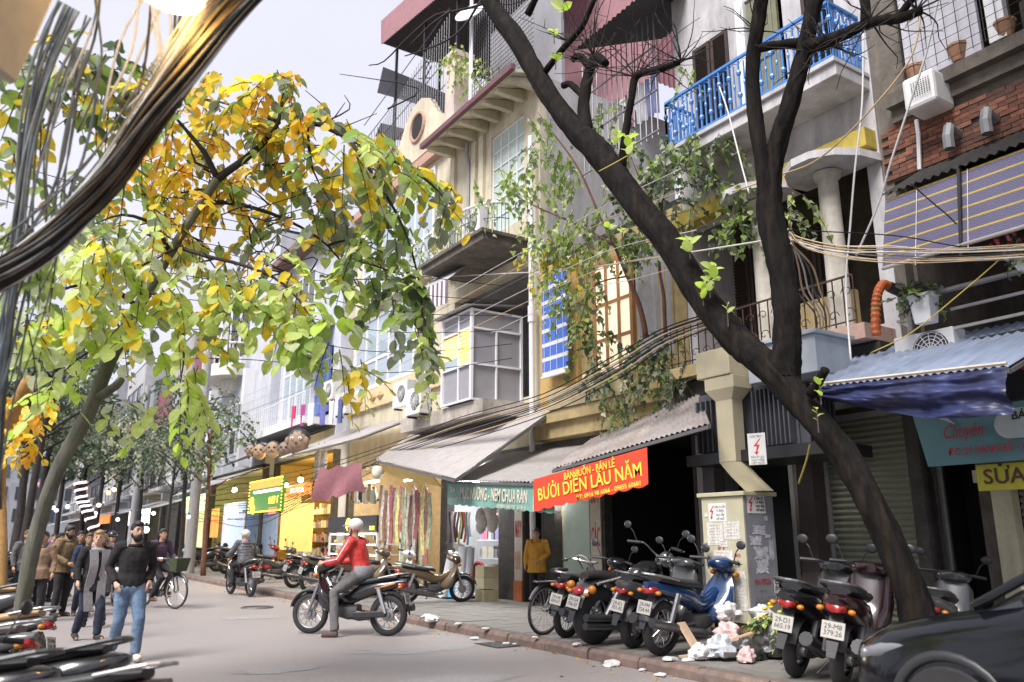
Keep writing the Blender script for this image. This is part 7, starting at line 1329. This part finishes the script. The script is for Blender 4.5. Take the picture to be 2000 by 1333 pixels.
    for s_ in 'LR':
        e = j['wr'+s_] if sleeve else j['el'+s_]; d = (j['wr'+s_]-j['el'+s_]).normalized()
        m.tube([j['sh'+s_]-V(0,(1 if s_ == 'L' else -1)*.07,0), j['sh'+s_], (j['sh'+s_]+j['el'+s_])/2, j['el'+s_], (j['el'+s_]+j['wr'+s_])/2, j['wr'+s_]-d*.012], [.08,.07+g*.6,.058+g*.5,.05+g*.5,.046+g*.5,.038+g*.4], 10)
    folds(remesh(m.build('jacket', t_, r), .013, 4))
    MB().ring(j['neck']-V(.0,0,.03), .072, .02, 16, 7).build('collar', t_, r, smooth=3)
    m = MB(); lat = V(0,1,0); m.ell(j['hip']-V(0,0,.03),(.135,.172,.12),14,8)
    for s_ in 'LR': m.tube([j['hp'+s_]+V(0,0,.02),(j['hp'+s_]+j['kn'+s_])/2,j['kn'+s_],j['kn'+s_]*.5+j['an'+s_]*.5,j['an'+s_]+V(0,0,.0)],[.104,.094,.074,.072,.064],12)
    folds(remesh(m.build('trousers', legs, r), .015, 3), .026)
    for s_ in 'LR':
        m = MB(); a_,t2 = j['an'+s_],j['toe'+s_]; m.tube([a_+V(0,0,.0),a_+V(-.0,0,-.04)],[.048,.05],10); m.tube([a_+V(-.05,0,-.045),(a_+t2)/2+V(0,0,-.02),t2+V(-.01,0,.005)],[.045,.048,.036],10); remesh(m.build('shoe', shoe, r), .012, 2)
    if hair and not helmet:
        m = MB(); m.ell(H_(-.018,0,.035),(.098,.086,.112),14,10); m.ell(H_(.03,0,.095),(.068,.066,.04),12,8)
        if hairlen: m.tube([H_(-.05,0,.05),H_(-.09,0,-.06),H_(-.09,.0,-.06-hairlen)],[.085,.08,.035],12)
        o = m.build('hair', hair, r); remesh(o, .012, 2)
    if beard: m = MB(); m.ell(H_(.042,0,-.075),(.062,.064,.062),12,8); m.ell(H_(.0,.06,-.03),(.035,.02,.05),8,6); m.ell(H_(.0,-.06,-.03),(.035,.02,.05),8,6); m.ell(H_(.08,0,-.042),(.02,.04,.012),8,6); remesh(m.build('beard', hair, r), .01, 2)
    if helmet:
        m = MB(); m.ell(H_(-.022,0,.062),(.12,.106,.102),16,10); hm = remesh(m.build('helmet', helmet, r), .012, 2); MB().loft([[H_(x,y*k,z) for y in (-.09,-.05,0,.05,.09)]+[H_(x+.012,y*k,z+.008) for y in (.09,.05,0,-.05,-.09)] for x,z,k in ((.08,.06,1),(.14,.045,.85),(.165,.035,.5))]).build('helmet_peak', helmet, r); MB().tube([H_(.02,.085,.0),H_(.045,.05,-.1),H_(.05,0,-.115),H_(.045,-.05,-.1),H_(.02,-.085,.0)],.007,5).build('chin_strap', M_BLACK, r)
        if hairlen: m = MB(); m.tube([H_(-.06,0,.0),H_(-.1,0,-.12),H_(-.1,0,-.12-hairlen)],[.06,.06,.025],10); m.build('hair', hair or M_HAIRB, r, smooth=3)
    if scarf:
        o = MB().ring(j['neck']-V(-.01,0,.04), .085, .04, 18, 8).build('scarf', scarf, r, smooth=3)
        for s_ in (-1,1): MB().slab(5,14,lambda u,v: j['chest']+V(.16+.02*sin(v*9+s_)-.05*(v-.5)**2, s_*.09+(u-.5)*.13+.015*sin(v*7), .13-.95*v), .014).build('scarf_end', scarf, o, smooth=1)
    if hood: MB().ring(j['neck']-V(.06,0,.02), .09, .045, 16, 8).build('hood', t_, r, smooth=3)
    if extra: extra(r, j, H_)
    s_ = h/1.7*frame; r.matrix_basis = Matrix.Translation(Vector(loc)) @ Matrix.Rotation(head,4,'Z') @ Matrix.Scale(s_,4); return r
def clothm(n, c, **k): return mat(n, c, k.pop('rough',.9), var=k.pop('var',.18), scale=k.pop('scale',26), bump=k.pop('bump',.25), **k)
JEAN = clothm('light_denim', (.11,.17,.27), dirt=.5, dcol=(.28,.32,.38), dscale=6); JEAND = clothm('dark_denim', (.02,.028,.05)); BLK = clothm('black_knit', (.014,.013,.014)); DARKT = clothm('dark_trousers', (.02,.02,.022)); SHW = clothm('white_canvas', (.55,.53,.5)); SHB = clothm('dark_shoe', (.03,.025,.022)); BRWN = clothm('brown_leather', (.10,.05,.03))
def toward(p, deg=0): return math.atan2(-p.y, -p.x)+R_d(deg)
g = PG(240,1292); walk = dict(hpL=(0,.09,.9),knL=(.16,.1,.5),anL=(.14,.1,.1),toeL=(.33,.12,.05),knR=(.0,-.1,.48),anR=(-.24,-.1,.13),toeR=(-.08,-.12,.03))
person('bearded man in black sweater and light jeans walking with hands in pockets', (g.x,g.y,0), toward(g,12), {**walk,'elL':(-.1,.265,1.14),'elR':(-.1,-.265,1.14),'wrL':(.07,.2,.95),'wrR':(.07,-.2,.95)}, 1.78, BLK, JEAN, SHW, 2, M_HAIRB, 0, True, look=.15)
g = PG(168,1252); bag = None
person('woman with tied blonde hair, black top and long grey scarf walking', (g.x,g.y,0), toward(g,20), {**walk,'wrL':(.14,.16,1.08),'elL':(-.06,.26,1.15),'wrR':(.08,-.26,.92)}, 1.68, BLK, JEAND, SHB, 2, M_HAIRL, .06, look=-.5, scarf=clothm('grey_scarf', (.27,.26,.27), bump=.6), coat=.16)
g = PG(112,1205); person('man in olive brown hooded jacket looking down, left of the scarf woman', (g.x,g.y,0), toward(g,45), {'wrL':(.24,.1,1.0),'elL':(.02,.25,1.14),'wrR':(.22,-.14,1.0),'elR':(.0,-.27,1.14)}, 1.82, clothm('olive_jacket', (.20,.14,.075)), DARKT, SHB, 1, M_HAIRB, 0, True, look=.2, hood=True, coat=.1, puff=.01, pitch=.25)
def shorts(r,j,H_): pass
g = PG(140,1185); person('person in black coat and ripped dark trousers behind the scarf woman', (g.x,g.y,0), toward(g,20), {**walk,'wrR':(.2,-.2,1.1)}, 1.72, BLK, DARKT, BRWN, 1, M_HAIRB, 0, False, coat=.2)
g = PG(150,1165); person('man with trimmed beard and blue collar behind the hooded man', (g.x-.35,g.y,0), toward(g,30), {}, 1.8, clothm('navy_coat', (.02,.035,.08)), DARKT, SHB, 1, M_HAIRB, 0, True)
g = PG(160,1160); person('person in a dark cap behind the scarf woman', (g.x+.25,g.y+.6,0), toward(g,20), {}, 1.74, clothm('tan_coat', (.26,.17,.11)), DARKT, SHB, 1, None, helmet=clothm('cap_black', (.02,.02,.022)))
g = PG(190,1235); person('person with long brown hair and grey fur edged coat beside the bearded man', (g.x,g.y+.9,0), toward(g,200), walk, 1.64, clothm('grey_coat', (.10,.10,.105)), JEAND, SHB, 1, M_HAIRN, .25, coat=.25)
g = PG(72,1185); person('person in blue jacket half hidden by the left tree trunk', (g.x,g.y,0), toward(g,-30), {'wrL':(.2,.15,1.0)}, 1.7, clothm('blue_jacket', (.05,.08,.24)), JEAND, SHB, 1, M_HAIRB)
g = PG(78,1150); person('person in pale jacket far left behind the hooded man', (g.x,g.y+4,0), toward(g,10), {}, 1.68, clothm('pale_jacket', (.4,.3,.25)), DARKT, SHB, 0, M_HAIRB, .1)
for i,(x_,y_,hh_,cl_,hl_) in enumerate(((1.05,18.6,1.7,'tan_coat',0),(1.95,19.4,1.66,'navy_coat',.15),(2.35,20.6,1.72,'pale_jacket',0),(.95,22.6,1.74,'grey_coat',0),(1.75,24.2,1.68,'rust_coat',.12),(2.6,24.6,1.7,'blue_jacket',0))):
    person('%s walking in the crowd behind the scarf woman'%('man in a tan coat','long haired woman in a navy coat','person in a pale jacket','man in a grey coat','woman in a rust coat','person in a blue jacket')[i], (x_,y_,0), R_d(-100+12*i), walk if i%2 else {'wrR':(.2,-.15,1.05)}, hh_, clothm(cl_, (.2,.08,.05)), [DARKT,JEAND][i%2], SHB, i%3, [M_HAIRB,M_HAIRN][i%2], hl_, i == 3, coat=.12)
def seat_pose(hx, hz, gx, gz, gy, ax, az, ay, leanf=.1, foot=None):
    hip = (hx,0,hz); ch = (hx+leanf*.75,0,hz+.35); nk = (hx+leanf,0,hz+.52)
    d = dict(hip=hip, waist=(hx+leanf*.3,0,hz+.16), chest=ch, neck=nk, head=(nk[0]+.035,0,nk[2]+.145), shL=(nk[0]-.01,.18,nk[2]-.04), shR=(nk[0]-.01,-.18,nk[2]-.04), hpL=(hx+.03,.1,hz-.02), hpR=(hx+.03,-.1,hz-.02))
    for s_,sg in (('L',1),('R',-1)):
        d['wr'+s_] = (gx-.07,sg*gy*.92,gz+.04); sh = Vector(d['sh'+s_]); w_ = Vector(d['wr'+s_]); d['el'+s_] = tuple((sh+w_)/2+V(-.06,sg*.09,-.12))
        kn = V(hx+.42, sg*.17, hz-.1); d['an'+s_] = (ax,sg*ay,az); d['toe'+s_] = (ax+.19,sg*(ay+.02),az-.06)
        if foot == s_: d['an'+s_] = (ax-.05,sg*(ay+.14),.09); d['toe'+s_] = (ax+.14,sg*(ay+.2),.03); kn = V(hx+.34,sg*.24,hz-.26)
        d['kn'+s_] = tuple(kn)
    return d
REDJ = clothm('red_jacket', (.52,.035,.03), rough=.6); WHH = mat('helmet_white', (.62,.6,.57), .25, var=.05, bump=0)
def redextra(r,j,H_):
    for s_ in 'LR':
        e,w_,sh = j['el'+s_],j['wr'+s_],j['sh'+s_]; sg = 1 if s_ == 'L' else -1
        MB().tube([sh+V(0,sg*.06,.04),(sh+e)/2+V(.0,sg*.075,.02),e+V(0,sg*.06,.02),(e+w_)/2+V(0,sg*.055,.02),w_+V(0,sg*.03,.02)],.009,6).build('sleeve_piping', M_WHITE, r, smooth=3)
    o = MB(); d = j['hip']; o.loft([[d+V(0,0,z)+V(.15*k*cos(t),.19*k*sin(t),0) for t in [2*PI*q/14 for q in range(14)]] for z,k in ((.12,1.04),(.0,1.06),(-.06,1.03))]); o.build('grey_hem', clothm('hem_grey', (.2,.2,.22)), r, smooth=3)
person('rider in a red jacket and white helmet crossing the road', CB, HB, seat_pose(-.2,.88,.36,1.0,.33,.1,.34,.2,.14,'L'), 1.7, REDJ, clothm('grey_trousers', (.12,.115,.115)), clothm('sneaker', (.09,.06,.06)), 0, M_HAIRB, helmet=WHH, puff=.012, extra=redextra, frame=SB*.97, look=.15)
def quilt(r,j,H_):
    for k in range(7): z = j['hip'].z+.02+k*.075; d = j['hip']+(j['neck']-j['hip'])*((k*.075+.02)/.52); MB().loft([[d+V((.118+.045)*kk*cos(t),(.165+.045)*kk*sin(t),zz) for t in [2*PI*q/16 for q in range(16)]] for zz,kk in ((-.035,.93),(0,1.0),(.035,.93))]).build('quilt_band', PUFM, r, smooth=3)
PUFM = clothm('grey_puffer', (.085,.09,.10), rough=.45)
person('rider in grey puffer jacket and white helmet seen from behind', PB, R_d(97), seat_pose(-.2,.86,.36,.98,.33,.1,.3,.2,.1,'R'), 1.72, PUFM, DARKT, SHB, 0, M_HAIRB, helmet=WHH, puff=.03, extra=quilt, frame=1.06)
person('woman in purple jacket riding the bicycle with a basket', V(BC.x,BC.y,0), BCH, {**seat_pose(-.22,.93,.2,1.03,.27,.12,.42,.12,.12), 'knL':(.2,.12,.78),'anL':(.05,.12,.36),'toeL':(.24,.12,.3),'knR':(.18,-.12,.66),'anR':(-.1,-.12,.24),'toeR':(.09,-.12,.18)}, 1.6, clothm('purple_jacket', (.075,.045,.08)), DARKT, BRWN, 0, M_HAIRB, .08, frame=1.1, scarf=None)
person('helmeted person riding the scooter behind the bearded man', (2.75,22.2,0), R_d(-80), seat_pose(-.2,.84,.34,1.04,.34,.2,.42,.18,.1), 1.65, BLK, DARKT, SHB, 0, M_HAIRB, helmet=mat('helmet_black', (.02,.02,.025), .2, var=0, bump=0), frame=1.08)
person('passenger peering from behind the helmeted scooter rider', (2.85,22.75,0), R_d(-80), seat_pose(-.25,.88,.1,1.1,.2,.1,.42,.2,.02), 1.62, clothm('rust_coat', (.2,.08,.05)), DARKT, SHB, 0, M_HAIRB, .1, frame=1.05)
person('person in maroon jacket and pale helmet behind the cyclist', (3.9,26,0), R_d(80), {}, 1.6, clothm('maroon_jacket', (.12,.02,.035)), DARKT, SHB, 0, M_HAIRB, helmet=WHH, puff=.02)
p = PX(1045,1165,10.35); person('woman in ochre yellow coat standing in the dark doorway', (10.4,15.05,.15), toward(V(10.4,15.05,0),-12), {'wrL':(.12,.1,1.0),'elL':(-.03,.27,1.14),'wrR':(.04,-.26,.88)}, 1.62, clothm('ochre_coat', (.50,.25,.03)), DARKT, SHB, 0, M_HAIRB, .05, coat=.2, puff=.015, hood=True)
for i in range(4): person('distant person in the left crowd, %s from the front'%('first','second','third','fourth')[i], (1.2+.45*i,27+2.4*i,0), R_d(-95+20*i), walk if i%2 else {}, 1.62+.04*i, [BLK,clothm('far_teal', (.03,.08,.1)),clothm('far_red', (.25,.04,.04)),clothm('far_grey', (.2,.2,.21))][i], DARKT, SHB, i%3, M_HAIRB, frame=1.0)
# ================================================================ litter and rubbish
M_BAG = [mat('bag_white', (.6,.58,.57), .35, var=.12, scale=12, bump=.6), mat('bag_pink', (.58,.42,.41), .4, var=.15, scale=12, bump=.6), mat('bag_dark', (.04,.04,.04), .3, var=.2, bump=.5), mat('bag_blue', (.48,.5,.54), .35, var=.15, scale=12, bump=.6)]
def crumple(name, label, cat, p, r, m, flat=.7, group=None, seed=0):
    mb = MB(); mb.ell((0,0,0),(r,r*.9,r*flat),26,16) if r > .1 else mb.ell((0,0,0),(r,r*.9,r*flat),12,8)
    for i,v in enumerate(mb.v):
        d = v.normalized(); k = 1+.45*NZ.fractal(d*1.4+V(seed*3,0,0),.8,2,4)+.22*abs(NZ.noise(d*4.5+V(0,seed,0)))-.1
        mb.v[i] = V(v.x*k, v.y*k, max(v.z*k,-r*flat*.7))+Vector(p)
    return tag(mb.build(name, m, None, .9), label, cat, group)
gb = PG(1385,1305,.0); base_ = V(7.75,7.15,.15)
rub = [('rubbish_bag','tied white plastic bag, topmost of the rubbish heap',(8.3,7.62,.62),.17,0),('rubbish_bag','white crumpled bag before the brick base',(8.5,7.25,.62),.16,0),('rubbish_bag','pink plastic bag in the middle of the rubbish heap',(8.05,7.45,.4),.18,1),('rubbish_bag','dark sack under the wilted greens',(8.35,7.0,.33),.26,2),('rubbish_bag','grey blue bag at the street edge of the heap',(7.65,7.2,.3),.19,3),('rubbish_bag','small white bag at the foot of the heap',(7.45,7.35,.24),.13,0),('rubbish_bag','pink and white bag at the right of the heap',(7.75,6.9,.23),.12,1),('rubbish_bag','black sack lowest in the rubbish heap',(8.0,7.05,.22),.2,2)]
for i,(n,l_,p,rr2,k) in enumerate(rub): crumple(n,l_,'rubbish bag',p,rr2,M_BAG[k],.8,'rubbish heap',i)
for i,(p,q,w_) in enumerate((((7.5,7.7,.55),(7.55,7.45,.2),.16),((7.45,7.55,.2),(8.1,7.1,.45),.05),((7.3,7.55,.18),(7.9,7.3,.24),.06))): tag(MB().bar(p,q,w_,.02).build('wood_scrap', mat('pale_wood', (.5,.36,.25), .8, var=.2)), ('upright pale board','long pale slat','short slat')[i]+' stuck in the rubbish heap', 'wood', 'rubbish heap')
t = thing('wilted_greens', 'wilted greens with yellow flowers on the rubbish heap', 'plant', (8.45,6.95,.5)); c = Crown('oval'); c.blob(V(8.4,6.95,.58),.26,.14,.2,40,8,.07,[GR,DK,LI,GR],.6,.22); c.finish(t, 0)
for k in range(22): q = V(8.4+rnd.uniform(-.25,.3),6.85+rnd.uniform(-.2,.2),.66+rnd.uniform(-.12,.14)); MB().ell(q,(.035,.035,.022),7,5).build('flower', mat('flower_yellow', (.62,.5,.03), .7, var=.2), t, smooth=3)
for i,(px_,py_,s_) in enumerate(((845,1228,.16),(835,1222,.12),(928,1250,.08),(948,1249,.07),(988,1260,.06),(1046,1268,.05),(1128,1283,.07),(1200,1300,.13),(1190,1303,.09),(1005,1261,.04),(895,1238,.06),(1310,1316,.1),(1290,1322,.07),(1345,1318,.09),(1255,1312,.05),(700,1205,.04))):
    g = PG(px_,py_,.0); crumple('paper_scrap','crumpled white paper scrap in the gutter, %s from the left'%('sixth','fifth','eighth','ninth','tenth','twelfth','thirteenth','fifteenth','fourteenth','eleventh','seventh','nineteenth','eighteenth','twentieth','seventeenth','first')[i],'litter',(g.x,g.y,.02 if g.x < 7.0 else .16),s_,M_BAG[0],.35,'paper scraps along the kerb',20+i)
lf = MB()
for _ in range(260):
    x = 7.02-abs(rnd.gauss(0,.35)); y = rnd.uniform(7,30); lf.k = rnd.choice([0,1,5]); lf.M = leaf_mat(V(x,y,.008), V(rnd.uniform(-1,1),rnd.uniform(-1,1),.02), rnd.uniform(.03,.06)); lf.add(*LVS['oval'][2])
lf.M = None; tag(lf.build('fallen_leaves', LM, None, 3), 'small fallen leaves scattered along the gutter', 'leaves', kind='stuff')
